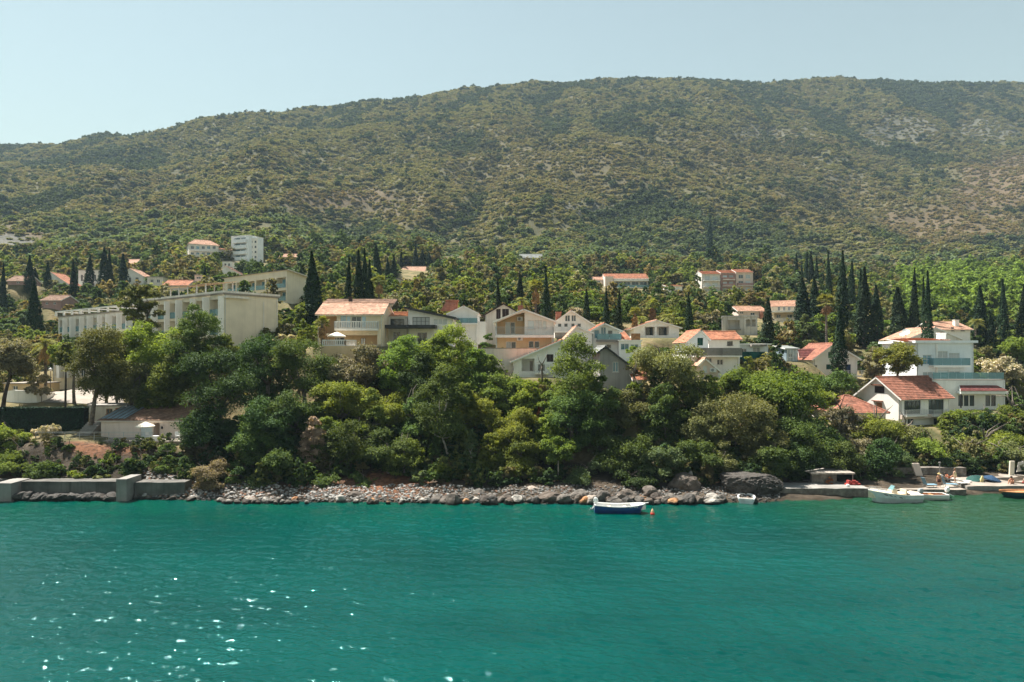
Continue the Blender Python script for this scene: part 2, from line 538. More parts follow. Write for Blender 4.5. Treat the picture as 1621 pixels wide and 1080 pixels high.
    def gable_side(s, ridge_py, mat, over=.4, so=.35, trim='white', frac=.5, thick=.16):
        """ridge parallel to the sea front"""
        rd = s.d * frac
        vr = zat(ridge_py, s.D + rd) - s.zb
        s.tops['left'] = [(0, s.h), (s.d - rd, vr), (s.d, s.h)]; s.tops['right'] = [(0, s.h), (rd, vr), (s.d, s.h)]
        b = s.mb(); t = thick + .01
        k = (vr - s.h) / rd; kb = (vr - s.h) / (s.d - rd)
        roof_sheet(b, s._loc(-so, s.h - k * over + t, -over), s._loc(s.w + so, s.h - k * over + t, -over), s._loc(s.w + so, vr + t, rd), s._loc(-so, vr + t, rd), thick=thick)
        roof_sheet(b, s._loc(s.w + so, s.h - kb * over + t, s.d + over), s._loc(-so, s.h - kb * over + t, s.d + over), s._loc(-so, vr + t, rd), s._loc(s.w + so, vr + t, rd), thick=thick)
        b.tube([s._loc(-so, vr + t + .03, rd), s._loc(s.w + so, vr + t + .03, rd)], .12, 6)
        s.roof = b.build('roof', [M[mat], M[trim]], s.root)
        return s.roof

    def hip(s, top_py, mat, over=.4, ridge=.4, trim='white'):
        vr = zat(top_py, s.D + s.d / 2) - s.zb; b = s.mb(); t = .18
        k = (vr - s.h) / (s.d / 2 + over)
        lo = s.h + t - .05
        c = [s._loc(-over, lo, -over), s._loc(s.w + over, lo, -over), s._loc(s.w + over, lo, s.d + over), s._loc(-over, lo, s.d + over)]
        r0, r1 = s._loc(s.w * (.5 - ridge / 2), vr + t, s.d / 2), s._loc(s.w * (.5 + ridge / 2), vr + t, s.d / 2)
        roof_sheet(b, c[0], c[1], r1, r0); roof_sheet(b, c[1], c[2], r1, r1); roof_sheet(b, c[2], c[3], r0, r1); roof_sheet(b, c[3], c[0], r0, r0)
        for p, q in ((r0, r1), (c[0], r0), (c[3], r0), (c[1], r1), (c[2], r1)): b.tube([p + Z * .07, q + Z * .05], .1, 5)
        s.roof = b.build('roof', [M[mat], M[trim]], s.root)
        return s.roof

    def shed(s, z_front, z_back, mat, over=.35, side=False, trim='white', thick=.15, so=.3, row=.36, lip=.05):
        """mono-pitch; z_* are heights over the base; side=True slopes along the front (left height, right height)"""
        b = s.mb(); t = thick + .01
        if side:
            s.tops['front'] = [(0, z_front), (s.w, z_back)]; s.tops['back'] = [(0, z_back), (s.w, z_front)]
            s.tops['left'] = [(0, z_front), (s.d, z_front)]; s.tops['right'] = [(0, z_back), (s.d, z_back)]
            k = (z_back - z_front) / s.w
            q = [s._loc(-so, z_front - k * so + t, s.d + over), s._loc(-so, z_front - k * so + t, -over), s._loc(s.w + so, z_back + k * so + t, -over), s._loc(s.w + so, z_back + k * so + t, s.d + over)]
            if k < 0: q = [q[2], q[3], q[0], q[1]]
            roof_sheet(b, *q, thick=thick, row=row, lip=lip)
        else:
            s.tops['front'] = [(0, z_front), (s.w, z_front)]; s.tops['back'] = [(0, z_back), (s.w, z_back)]
            s.tops['left'] = [(0, z_back), (s.d, z_front)]; s.tops['right'] = [(0, z_front), (s.d, z_back)]
            k = (z_back - z_front) / s.d
            roof_sheet(b, s._loc(-so, z_front - k * over + t, -over), s._loc(s.w + so, z_front - k * over + t, -over), s._loc(s.w + so, z_back + k * over + t, s.d + over), s._loc(-so, z_back + k * over + t, s.d + over), thick=thick, row=row, lip=lip)
        s.roof = b.build('roof', [M[mat], M[trim]], s.root)
        return s.roof

    def flat(s, mat='concrete', over=.3, thick=.25, parapet=0.0, pm='white'):
        b = s.mb()
        b.box(s._loc(-over, s.h + .002, -over), s.U * (s.w + 2 * over), -s.Nf * (s.d + 2 * over), Z * thick)
        s.roof = b.build('roof', M[mat], s.root)
        if parapet:
            p = s.mb(); z0 = s.h + thick + .004
            for u, d, lu, ld in ((-over, -over, s.w + 2 * over, .18), (-over, s.d + over - .18, s.w + 2 * over, .18), (-over, -over + .18, .18, s.d + 2 * over - .36), (s.w + over - .18, -over + .18, .18, s.d + 2 * over - .36)):
                p.box(s._loc(u, z0, d), s.U * lu, -s.Nf * ld, Z * parapet)
            p.build('parapet', M[pm], s.root)
        return s.roof

    def chimney(s, px, top, base, w=.6, into=2.0, mat='chim', cap=True):
        O, U, Nn, _ = s.walls['front']
        u, v1 = s.uv('front', px, top, into); _, v0 = s.uv('front', px, base, into)
        b = s.mb(); o = O + U * (u - w / 2) + Z * (v0 - .6) - Nn * (into + w / 2)
        b.box(o, U * w, Nn * w, Z * (v1 - v0 + .6 - (.12 if cap else 0)))
        if cap: b.box(o + Z * (v1 - v0 + .48) - U * .07 - Nn * .07, U * (w + .14), Nn * (w + .14), Z * .12)
        return b.build('chimney', M[mat], getattr(s, 'roof', s.root))

    def done(s):
        if s.D < 125 and s.h > 2.5 and 'front' in s.walls:
            h0 = min(t[1] for t in s.tops['front']) - .1
            for k, u in ((0, .12), (1, s.w - .2)):
                p = s._loc(u, -.5, -.06); b = s.mb(); b.tube([p, p + Z * (h0 + .5)], .045, 6); b.build('downpipe', M['rail'] if k else M['steel'], s.root)
        b = s.mb()
        for k, (O, U, Nn, w) in s.walls.items():
            wall_faces(b, O, U, Nn, -s.found, s.tops[k], s.opens[k], 0)
        s.wall = b.build('wall', s.mats, s.root)
        return s


def railing(r, a, c, h, kind):
    a, c = Vector(a), Vector(c); L = (c - a).length; d = (c - a).normalized(); n = d.cross(Z)
    bar = lambda p, q, t, w=.04: r.box(p - n * w / 2, q - p, n * w, Z * t)
    if kind == 'solid':
        r.box(a - n * .07, c - a, n * .14, Z * h); return
    if kind == 'glass':
        k = max(1, int(L / 1.2))
        for i in range(k):
            p = a + d * (L * i / k + .02)
            r.box(p - n * .01 + Z * .04, d * (L / k - .04), n * .02, Z * (h - .08))
        bar(a + Z * (h - .036), c + Z * (h - .036), .04); return
    if kind == 'mesh':
        k = max(1, int(L / 1.6))
        for i in range(k + 1): r.cbox(a + d * (L * i / k), .05, .05, h)
        for t in (.1, .35, .6, .85): bar(a + Z * h * t, c + Z * h * t, .02, .02)
        bar(a + Z * (h - .05), c + Z * (h - .05), .05, .05); return
    st, th = (.13, .025) if kind == 'bars' else (.24, .11)
    bar(a + Z * (h - (.05 if kind == 'bars' else .13)), c + Z * (h - (.05 if kind == 'bars' else .13)), .05 if kind == 'bars' else .13, .06 if kind == 'bars' else .16)
    bar(a + Z * .03, c + Z * .03, .05 if kind == 'bars' else .1, .05 if kind == 'bars' else .14)
    k = max(1, int(L / st))
    for i in range(k + 1):
        r.cbox(a + d * (L * i / k) + Z * .08, th, th, h - .16)
# ------------------------------------------------------------------ the village
H = House
# long stepped hotel, end wall towards the sea
h = H('hotel', 'long beige stepped hotel with a blank end wall and glass balconies', 'hotel', (355, 100), (440, 107), 560, 469, 26, M['beige'], found=4, pad=False)
def bays(h, n, W, skip=99):
    O, U, Nn, w = h.walls['left']
    for i in range(n):
        u1 = W - .35 - i * 4.15; u0 = u1 - 3.75
        for fl in range(3):
            if fl == 0 and i > skip: continue
            v0 = h.h - .45 - (3 - fl) * 2.85 + .2; v1 = v0 + 2.45
            h.recess('left', u0, v0, u1, v1, depth=1.5, uv=True)
            h.win('left', u0 + .5 + .4 * (i % 2), v0 + .02, u1 - .5, v0 + 2.2, inset=1.5, uv=True, pane=('glass_blue', 'glass_pale', 'glass')[(i * 2 + fl) % 3])
            h.balcony('left', 0, 0, 0, 0, proj=.0, kind='glass', uv=(u0, u1, v0, v0 + 1.0), mat='beige', slab=.02)
        fb = h.mb(); fb.box(O + U * (u1 + .04) + Z * (h.h - 6.3 + .25 * (i % 3)), U * .26, Z * (6.0 - .25 * (i % 3)), Nn * (.8 + .2 * (i % 2))); fb.build('partition_wall', M['white'], h.root)
bays(h, 6, 26)
h.flat('pave', over=.25, thick=.22, parapet=.3, pm='offwhite')
h.box('canopy', 'front', (355, 468, 392, 474), out=.5, mat='offwhite')
h.box('downpipe', 'front', (416, 478, 418, 535), out=.08, mat='offwhite')
h.done()
HOT = h
# the far, lower half with white roof frames
bk = HOT.A - HOT.Nf * 26.02
def pxof(v): return CX + v.x / v.y * F
bk2 = bk + HOT.U * 8.0
h = H('hotel', 'lower far half of the long hotel with white roof frames', 'hotel', (pxof(bk), bk.y), (pxof(bk2), bk2.y), 560, 469, 38, M['offwhite'], found=4, pad=False, occ=False)
dz = (HOT.zb + HOT.h - 1.3) - (h.zb + h.h); h.h += dz
h.tops = {k: [(0, h.h), (v[3], h.h)] for k, v in h.walls.items()}
bays(h, 9, 38, 3)
h.flat('pave', over=.2, thick=.2, parapet=.0)
O, U, Nn, w = h.walls['left']
fb = h.mb()
for i in range(10): fb.cbox(O + U * (.3 + i * 4.14) + Nn * .5 + Z * (h.h + .2), .3, .3, .75)
fb.box(O + U * .1 + Nn * .36 + Z * (h.h + .95), U * 37.8, Nn * .28, Z * .22)
for i in range(5): fb.box(O + U * (.3 + i * 8.28 - .14) - Nn * 4.5 + Z * (h.h + .95 + .0), U * .28, Nn * 4.86, Z * .2)
fb.build('roof_frame', M['white'], h.root)
h.done()
h = HOT
# roof terrace pergola with an awning
O, U, Nn, w = h.walls['left']
tb = empty('pergola', O + U * 18 + Z * (h.h + .3), 'sand-coloured awning pergola on the roof terrace of the long hotel', 'pergola')
b = MB(tb.location); b2 = MB(tb.location)
for i in range(5):
    for d in (.8, 5.2):
        b.cbox(O + U * (8 + i * 2.8) - Nn * d + Z * (h.h + .22), .16, .16, 1.75 + d * .12)
b.build('post', M['rail'], tb)
q = lambda u, d, z: O + U * u - Nn * d + Z * (h.h + z)
b2.loft([[q(7.6, .4, 1.95), q(7.6, 5.6, 2.65), q(7.6, 5.6, 2.72), q(7.6, .4, 2.02)], [q(19.8, .4, 1.95), q(19.8, 5.6, 2.65), q(19.8, 5.6, 2.72), q(19.8, .4, 2.02)]])
b2.build('awning', M['awning'], tb)

h = H('hotel', 'upper hotel wing with a sloped roof edge and glass balconies', 'hotel', (454, 150), (489, 154.5), 480, 435, 26, M['beige'], found=4)
for i in range(6):
    u1 = 26 - .4 - i * 4.1; u0 = u1 - 3.6
    for fl in (0, 1):
        v0 = .4 + fl * 2.9
        h.recess('left', u0, v0, u1, v0 + 2.3, depth=1.3, uv=True)
        h.win('left', u0 + .4, v0 + .02, u1 - .4, v0 + 2.1, inset=1.3, uv=True, pane='glass_blue')
        h.balcony('left', 0, 0, 0, 0, proj=0, kind='glass', uv=(u0, u1, v0, v0 + 1.0), mat='beige', slab=.02)
h.shed(h.h + .7, h.h - .5, 'slate', side=True, over=.8, so=.25, row=1.5, lip=.02, trim='offwhite')
h.done()
# lower columned wing of the hotel behind the pines
h = H('annexe', 'beige columned annexe standing behind the slim pine trunk', 'house', (84, 112), (150, 112), 614, 556, 10, M['beige'], found=3)
for x in (97, 110, 123): h.box('column', 'front', (x, 566, x + 4, 598), out=1.2, mat='white')
for x in (88, 101, 114, 128): h.win('front', x, 572, x + 7, 596, pane='glass')
h.flat('pave', over=1.3, thick=.3); h.done()

# yellow house with parasol terrace
h = H('house', 'yellow house with peach tiled roof, white balustrade and blue shutters', 'house', (503, 97), (606, 97), 548, 497, 8.5, M['cream'], found=3, reveal=M['peach'])
h.recess('front', 511, 501, 533, 528, depth=2.2)
h.win('front', 556, 501, 572, 519, inset=0, pane='glass', shut=None, sill=False)
h.shutter('front', 539, 500, 548, 518, mat='shutter_blue')
h.box('shutter', 'front', (573.4, 501, 579, 518.5), out=.06, mat='shutter_blue'); h.box('shutter', 'front', (549.5, 501, 554.5, 518.5), out=.06, mat='shutter_blue')
h.recess('front', 513, 531, 598, 546, depth=1.5)
h.win('front', 571, 535, 579, 546, inset=1.5, pane='glass_pale', frame='wood')
h.win('front', 530, 534, 546, 546, inset=1.5, pane='glass')
h.balcony('front', 532, 600, 521.5, 509, proj=.9, kind='balusters')
h.gable_side(481.5, 'tile_pale', over=.6, so=.25, frac=.42)
h.win('right', 2, 1.2, 3.2, 3.0, uv=True)
h.box('pier', 'front', (598, 522, 604, 546), out=.4, mat='cream')
b = h.mb(); z0 = h.h + 1.35
b.box(h._loc(-.2, z0, h.d * .42 + .05), h.U * (h.w + 1.0), -h.Nf * .3, Z * .35)
roof_sheet(b, h._loc(-.3, z0 + .36, 3.4), h._loc(h.w + 1.0, z0 + .36, 3.4), h._loc(h.w + 1.0, z0 + 1.25, 6.2), h._loc(-.3, z0 + 1.25, 6.2), m=1, mu=0)
b.build('upper_roof', [M['pinkish'], M['tile_brown']], h.root)  # browner tiles carry the shade that darkens this upper slope
h.chimney(555, 470, 478, w=.5, into=4.2, mat='shutter_dark')
h.done()
TERR = h
# modern house with black mono-pitch roof
h = H('house', 'modern white house with black sloping roof above a dark terrace slab', 'house', (646, 101), (717, 101), 548, 505, 8, M['white'], found=3)
h.shed(zat(490, 101) - h.zb, zat(505, 101) - h.zb, 'roof_dark', side=True, over=.8, so=.5, row=3, lip=.02, trim='roof_dark', thick=.3)
h.win('front', 653, 502, 680, 515.5, frame='frame_dark', pane='glass_pale', mull=3, sill=False, bars=1)
h.win('front', 686, 505, 708, 514, frame='frame', pane='glass_pale', mull=2, sill=False)
h.win('front', 660, 526, 676, 546, pane='glass')
h.box('terrace_slab', 'front', (612, 515.5, 692, 520.5), out=2.6, into=-.01, mat='roof_dark')
h.done()
h = H('house', 'low pale house with a peach roof attached beside the black-roofed house', 'house', (611, 101.5), (645, 101.5), 548, 502, 6, M['offwhite'], found=3)
h.shed(h.h, h.h + 1.0, 'tile_pale', over=.3); h.win('front', 622, 525, 634, 545, pane='glass'); h.win('front', 618, 505, 640, 515, pane='glass', frame='frame_dark', mull=2); h.done()
h = H('house', 'white gabled house with a thick red brick chimney stack', 'house', (709, 108), (756, 108), 545, 497, 8, M['white'], found=3)
h.gable_front((734, 486), 'tile_pale', el=498, er=497, over=.25)
h.balcony('front', 716, 756, 512, 504, proj=.9, kind='glass'); h.win('front', 722, 504, 732, 512, pane='glass_pale', sill=False); h.win('front', 740, 504, 750, 512, pane='glass_pale', sill=False)
h.win('front', 720, 522, 732, 532)
b = h.mb(); c = P(712, 492, 111); b.loft([[c + Vector((x, y, 0)) for x, y in ((-1.4, -.9), (1.2, -.9), (1.2, .9), (-1.4, .9))], [c + Vector((x, y, 1.5)) for x, y in ((-.5, -.7), (1.3, -.7), (1.3, .7), (-.5, .7))]])
b.cbox(c + Vector((.4, 0, 1.51)), 2.1, 1.6, .18); b.build('chimney', M['brickred'], h.roof)
h.box('side_annexe', 'right', (.5, 0, 6, 3.6), out=1.2, mat='white', uv=True)
h.done()
# grey gable behind the cream house
h = H('house', 'grey gabled house with two dark shutters peering over the cream house', 'house', (768, 116), (818, 116), 545, 498, 9, M['offwhite'], found=4)
h.gable_front((797, 482), 'tile_brown', el=499, er=494, over=.5, trim='shutter_dark')
h.shutter('front', 785.5, 489, 792.5, 505, mat='shutter_dark'); h.shutter('front', 795, 489, 805.5, 502, mat='shutter_dark')
h.chimney(824, 484, 492, w=.9, into=3)
h.done()
# cream house, the main one
h = H('house', 'large cream house with a gabled loggia, long balcony and wall-mounted coolers', 'house', (785, 98), (877, 98), 563, 510, 10, M['white'], found=4, reveal=M['peach'])
h.gable_front((829, 491.5), 'tile_brown', el=510, er=510, over=.45, fo=.8, trim='white')
h.recess('front', 786.5, 495, 830.5, 529.5, depth=1.9)
h.win('front', 808, 510, 815.5, 529, inset=1.9, pane='glass', sill=False, mull=0)
h.win('front', 800, 510, 807.5, 529, inset=1.9, pane='glass_pale', frame='frame', sill=False, mull=0)
h.ac('front', 823, 505, inset=1.9)
h.win('front', 835, 507, 846, 521, pane='glass_pale', mull=0); h.win('front', 859, 508, 865, 521, pane='glass_pale', mull=0)
h.shutter('front', 847, 507, 858, 521, mat='frame')
h.balcony('front', 784, 876, 531, 518, proj=1.0, kind='bars', rmat='steel', slab=.35)
cl = h.box('lower_facade', 'front', (787, 534, 873, 562.5), out=.03, mat='peach')
for r in ((801, 541, 809, 552), (809, 541, 817, 552), (837, 540, 845, 551), (846, 540, 854, 551)):
    u0, v0, u1, v1 = h.rect('front', r)
    h.win('front', *r, inset=.0, pane='glass' if r[0] != 801 else 'glass_pale', mull=0)
h.ac('front', 823, 536)
# cut the cladding where the windows are: rebuilt as four strips
bpy.data.objects.remove(cl); b = h.mb()
uA, vA, uB, vB = h.rect('front', (787, 534, 873, 562.5))
wall_faces(b, h.A + h.Nf * .03 + Z * 0, h.U, h.Nf, vA, [(uA, vB), (uB, vB)], [(*h.rect('front', r), .06, 0, None) for r in ((801, 541, 809, 552), (809, 541, 817, 552), (837, 540, 845, 551), (846, 540, 854, 551))])
b.build('lower_facade', M['peach'], h.root)
h.win('left', 4.5, 3.2, 6.0, 4.6, uv=True); h.win('left', 7.4, .8, 8.4, 2.2, uv=True)
h.done()
# terrace wall in front of it
def wall_thing(label, x0, x1, D, top, bot, mat, D1=None, thick=.3, name='garden_wall', cat='wall', cap=None):
    D1 = D1 or D
    A, B = P(x0, bot, D), P(x1, bot, D1); A.z = B.z = min(A.z, B.z)
    o = MB((A + B) / 2); d = B - A; n = d.cross(Z).normalized(); hh = zat(top, (D + D1) / 2) - A.z
    o.box(A - n * thick / 2 - Z * 1.5, d, n * thick, Z * (hh + 1.5))
    if cap: o.box(A - n * (thick / 2 + .05) + Z * (hh + .002), d, n * (thick + .1), Z * .09, 1)
    ob = o.build(name, [M[mat], M[cap or mat]], None, loc=(A + B) / 2)
    return tag(ob, label, cat)
wall_thing('pale terrace wall in front of the large cream house', 757, 850, 94, 552, 572, 'offwhite', cap='concrete')
# white house with red shed roof
h = H('house', 'white house with a long red tiled slope and a railed balcony', 'house', (812, 91), (912, 91), 597, 572, 8, M['white'], found=4)
h.gable_front((889, 540), 'tile_orange', el=573, er=561, over=.4, fo=.6)
h.shutter('front', 865.5, 561, 876, 573, mat='shutter_dark')
h.recess('front', 826, 568, 846, 588, depth=2.0, back=1)
h.win('front', 838, 571, 844, 588, inset=2.0, pane='glass', mull=0)
h.balcony('front', 846, 868, 590, 577, proj=1.1, kind='bars')
h.win('front', 851, 576, 863, 588, pane='glass', sill=False)
h.done()
# arched-window gable
h = H('house', 'white gabled house with arched attic windows above an arcaded balcony', 'house', (878, 113), (940, 113), 535, 514, 9, M['white'], found=4)
h.gable_front((904, 493), 'tile_pale', el=511, er=516, over=.5, fo=.6)
h.win('front', 894.5, 499, 902.5, 509, pane='glass', mull=1, sill=False); h.win('front', 904.5, 499, 912, 509, pane='glass', mull=1, sill=False)
for x in (883, 893, 904, 914): h.win('front', x, 512, x + 6, 518, pane='glass', sill=False, mull=0)
h.balcony('front', 876, 915, 525, 518, proj=1.2, kind='balusters')
h.box('porch', 'front', (878, 527, 912, 534), out=.6, mat='grey')
h.chimney(884, 494, 506, w=.9, into=2.5)
h.done()
h = H('house', 'small white gable standing before the arcaded house', 'house', (891, 100), (937, 100), 562, 538, 7, M['white'], found=4)
h.gable_front((913, 518), 'tile_pale', el=541, er=528, over=.3)
h.win('front', 901, 530, 905, 534, mull=0); h.win('front', 917, 529, 921, 534, mull=0); h.done()
h = H('house', 'white house with blue glazed triangular gable and terracotta roof', 'house', (937, 100.5), (982, 100.5), 562, 528, 8, M['white'], found=4)
h.gable_front((956, 513.5), 'tile_orange', el=524, er=525, over=.3, fo=.7)
h.win('front', 940.5, 522.5, 949, 536, pane='glass_blue', sill=False, mull=0); h.win('front', 951, 518, 959.5, 536, pane='glass_blue', sill=False, mull=1); h.win('front', 962, 523, 970, 535, pane='glass', sill=False, mull=0)
h.balcony('front', 944, 982, 538, 529, proj=1.2, kind='glass', slab=.3, mat='concrete')
h.win('front', 960, 545, 968, 552, mull=0); h.done()
h = H('house', 'veranda with blue panes under a varnished fence and small terracotta roof', 'house', (980, 99), (1015, 99), 562, 540, 6, M['white'], found=4)
h.win('front', 982.5, 544, 996, 554, pane='glass_blue', mull=1); h.win('front', 998, 545, 1011, 554, pane='glass_blue', mull=1)
h.flat('white', over=.15, thick=.15)
h.box('fence_panel', 'front', (999, 528, 1013.5, 538.3), out=.06, into=.01, mat='wood')
b = h.mb(); z0 = zat(533, 101) - h.zb
roof_sheet(b, h._loc(-1.2, z0, 2.2), h._loc(2.2, z0 - .5, 2.2), h._loc(1.6, z0 + .9, 5), h._loc(-1, z0 + 1.1, 5)); b.build('terrace_roof', [M['tile_orange'], M['white']], h.root)
h.done()
h = H('house', 'wide low white gable with two broad dark verandas', 'house', (1003, 116), (1075, 116), 535, 521, 9, M['white'], found=4)
h.gable_front((1039, 508.5), 'tile_pale', el=520.5, er=519.5, over=.5)
h.recess('front', 1021, 517.5, 1036.5, 531, depth=2.0); h.recess('front', 1040, 517, 1059, 531, depth=2.0)
h.win('front', 1023, 519, 1035, 531, inset=2.0, frame='frame_dark'); h.win('front', 1043, 519, 1056, 531, inset=2.0, frame='frame_dark'); h.done()
# green-shuttered dormer house with concrete balcony
h = H('house', 'white house with a green-shuttered gable over a long concrete parapet', 'house', (1088, 98), (1170, 98), 592, 561, 9, M['white'], found=4)
h.flat('pave', over=.02, thick=.2)
h.balcony('front', 1096, 1171, 563, 551, proj=1.0, kind='solid', rmat='concrete')
h.win('front', 1118, 567, 1127, 575); h.win('front', 1135, 569, 1145, 578); h.done()
hh = H('house', 'upper gabled storey with green shutters behind the concrete parapet', 'house', (1089, 100), (1121, 100), 561, 539, 8, M['white_blue'], found=.5, pad=False)
hh.gable_front((1109, 524), 'tile_orange', el=541, er=537, over=.35)
hh.shutter('front', 1104, 535, 1113, 547, mat='shutter_green'); hh.done()
hh = H('house', 'low white wing with an orange roof behind the concrete parapet', 'house', (1122, 104), (1171, 104), 560, 538, 6, M['white'], found=3, pad=False)
hh.gable_side(527, 'tile_orange', over=.4); hh.win('front', 1151, 540.5, 1160, 547, frame='frame_dark'); hh.done()
h = H('house', 'little pink gabled annexe with a wall cooler below the concrete parapet', 'house', (1108, 95), (1137, 95), 600, 582, 5, M['pinkish'], found=3)
h.gable_front((1116, 569), 'tile_pale', el=577, er=587, over=.4); h.win('front', 1113, 579, 1120, 590, frame='frame', pane='glass_pale', mull=0); h.ac('front', 1128, 586); h.done()
# grey house
h = H('house', 'grey house with a long dark sloping eave and white window', 'house', (950, 90), (1003, 90), 606, 584, 8, M['grey'], found=3)
h.gable_front((958, 550), 'slate', el=556, er=585, over=.5, fo=.6, trim='roof_dark')
h.win('front', 970, 573, 979, 589, pane='glass_blue', mull=1); h.done()
h = H('house', 'pale shed with an orange roof below the grey house', 'shed', (1004, 88), (1024, 88), 620, 602, 5, M['offwhite'], found=3)
h.shed(h.h, h.h + 1.5, 'tile_orange', over=.4); h.win('front', 1010, 606, 1017, 614, pane='glass'); h.done()
# terraces right of centre
h = H('house', 'flat white terrace pavilion with a slatted canopy above the green fence', 'house', (1171, 108), (1216, 108), 562, 546, 5, M['white_blue'], found=3)
h.flat('white', over=.4, thick=.2)
h.box('slatted_canopy', 'front', (1186, 545.5, 1210, 548.5), out=1.2, mat='wood_grey'); h.win('front', 1174, 552, 1182, 561, sill=False); h.win('front', 1192, 550, 1203, 561, pane='glass_pale', sill=False); h.done()
b = wall_thing('dark green privacy fence below the white terrace pavilion', 1164, 1212, 105.5, 557, 570, 'greenscreen', thick=.08, name='fence', cat='fence')
h = H('shed', 'blue-grey corrugated shed right of the dark round tree', 'shed', (1245, 112), (1263, 112), 572, 553, 5, M['blue_sheet'], found=2)
for i in range(7): h.box('corrugation', 'front', (1246 + i * 2.4, 554, 1247 + i * 2.4, 571), out=.06, mat='frame')
h.shed(h.h, h.h + .5, 'slate', over=.2, row=2, lip=.01); h.win('front', 1249, 560, 1255, 566); h.done()
h = H('house', 'stained white block with three blind arches on the slope', 'house', (1143, 142), (1199, 140), 531, 502, 8, M['dirtywhite'], found=3)
h.recess('front', 1152, 507, 1171, 521, depth=.9); h.recess('front', 1181, 506, 1188, 517, depth=.9)
h.recess('front', 1190, 506, 1196, 517, depth=.9)
h.box('ledge', 'front', (1152, 521, 1173, 523), out=.5, mat='concrete'); h.flat('dirtywhite', over=.15, thick=.3); h.done()
h = H('house', 'low house with a pale roof behind the stained white block', 'house', (1169, 168), (1212, 168), 505, 493, 8, M['pinkish'], found=3)
h.gable_side(486.5, 'tile_pale'); h.win('front', 1171, 493, 1177, 497, sill=False); h.win('front', 1188, 495, 1195, 499); h.box('porch', 'front', (1202, 494, 1212, 505), out=.8, mat='brickred'); h.done()
h = H('house', 'two-storey terrace house with white balconies and shallow pale roof', 'house', (1219, 166), (1260, 164), 514, 485, 9, M['cream'], found=3)
h.gable_side(478, 'tile_pale', over=.8)
h.recess('front', 1226, 496, 1258, 504, depth=1.5); h.win('front', 1229, 498, 1236, 503.5, inset=1.5); h.win('front', 1246, 498, 1254, 503.5, inset=1.5)
for x in (1231, 1239, 1247): h.win('front', x, 484.5, x + 4.5, 492, sill=False, mull=0)
h.balcony('front', 1219, 1260, 493, 487, proj=1.4, kind='bars'); h.balcony('front', 1221, 1260, 510, 504, proj=1.6, kind='bars', mat='white'); h.done()
# three-step apartment house
for i, (a, c, ev, rg, mm, lab) in enumerate(((1111, 1140, 434, 430.5, 'offwhite', 'pale left bay of the three-step apartment row'), (1141, 1164, 432.5, 429, 'rosewall', 'rose middle bay of the three-step apartment row'), (1165, 1192, 431.5, 427.5, 'pinkish', 'tallest dusky right bay of the three-step apartment row'))):
    h = H('apartment_building', lab, 'apartments', (a, 282 + i * .4), (c, 282 + i * .4), 464, ev, 11, M[mm], group='stepped apartment row on the hillside', found=4)
    h.gable_side(rg, 'tile_orange', over=.5, so=.1)
    for k in range(3):
        y = ev + 3.5 + k * 10
        w0 = a + (c - a) * .12
        for j in range(2):
            x0 = a + (c - a) * (.15 + .42 * j)
            h.win('front', x0, y, x0 + (c - a) * .28, y + 6, pane='glass_pale' if (i, j) != (2, 0) else 'glass', sill=False)
        if i < 2 or k == 1: h.balcony('front', a + 2, c - 1, y + 7, y + 3.6, proj=1.2, kind='solid' if i else 'bars', rmat='rosewall' if i else 'rail')
    h.done()
h = H('house', 'long white house with a row of glazed verandas high on the slope', 'house', (958, 284), (1026, 284), 462, 441, 12, M['offwhite'], found=4)
h.gable_side(434.5, 'tile_orange', over=.5, so=.2)
for i in range(6): h.win('front', 972 + i * 9, 439.7, 979 + i * 9, 442.3, sill=False, mull=2)
for i in range(4): h.win('front', 974 + i * 13, 446, 985 + i * 13, 451.5, sill=False, pane='glass', mull=1)
h.box('parapet', 'front', (971, 442.7, 1026, 445.5), out=1.4, mat='white'); h.balcony('front', 971, 1026, 455.5, 452, proj=1.6, kind='glass')
h.box('side_block', 'front', (957, 438.5, 970, 461), out=2.0, mat='pinkish'); h.done()
h = H('house', 'small white hut with one dark window beside the leafy tree', 'house', (1055, 262), (1080, 262), 463, 453.5, 6, M['white'], found=3)
h.shed(h.h, h.h + 1.0, 'tile_pale', over=.4); h.win('front', 1061, 455, 1065.5, 459.5); h.win('front', 1070, 455, 1075, 460, pane='glass_pale'); h.done()
# gable with green shutters behind the lone cypress
h = H('house', 'white gabled house with green shutters half hidden by a tall cypress', 'house', (1288, 116), (1357, 116), 599, 568, 9, M['white'], found=4)
h.gable_front((1319, 545), 'tile_red', el=568, er=568, over=.55, fo=.6)
h.shutter('front', 1311, 557.5, 1318, 567); h.shutter('front', 1336, 557.5, 1341, 567)
h.shutter('front', 1308, 577, 1318.5, 585); h.shutter('front', 1338, 577, 1347, 594, mat='shutter_navy')
h.win('front', 1290, 578, 1294, 585, mull=0)
h.balcony('front', 1338, 1364, 595, 586, proj=1.2, kind='bars')
b = h.mb()
roof_sheet(b, h._loc(-1.2, zat(566, 116) - h.zb, 3.0), h._loc(3.0, zat(566, 116) - h.zb, 2.4), h._loc(3.2, zat(551.5, 116) - h.zb, 4.2), h._loc(-1.0, zat(552, 116) - h.zb, 4.2)); b.build('dormer_roof', [M['tile_maroon'], M['white']], h.root)
h.done()
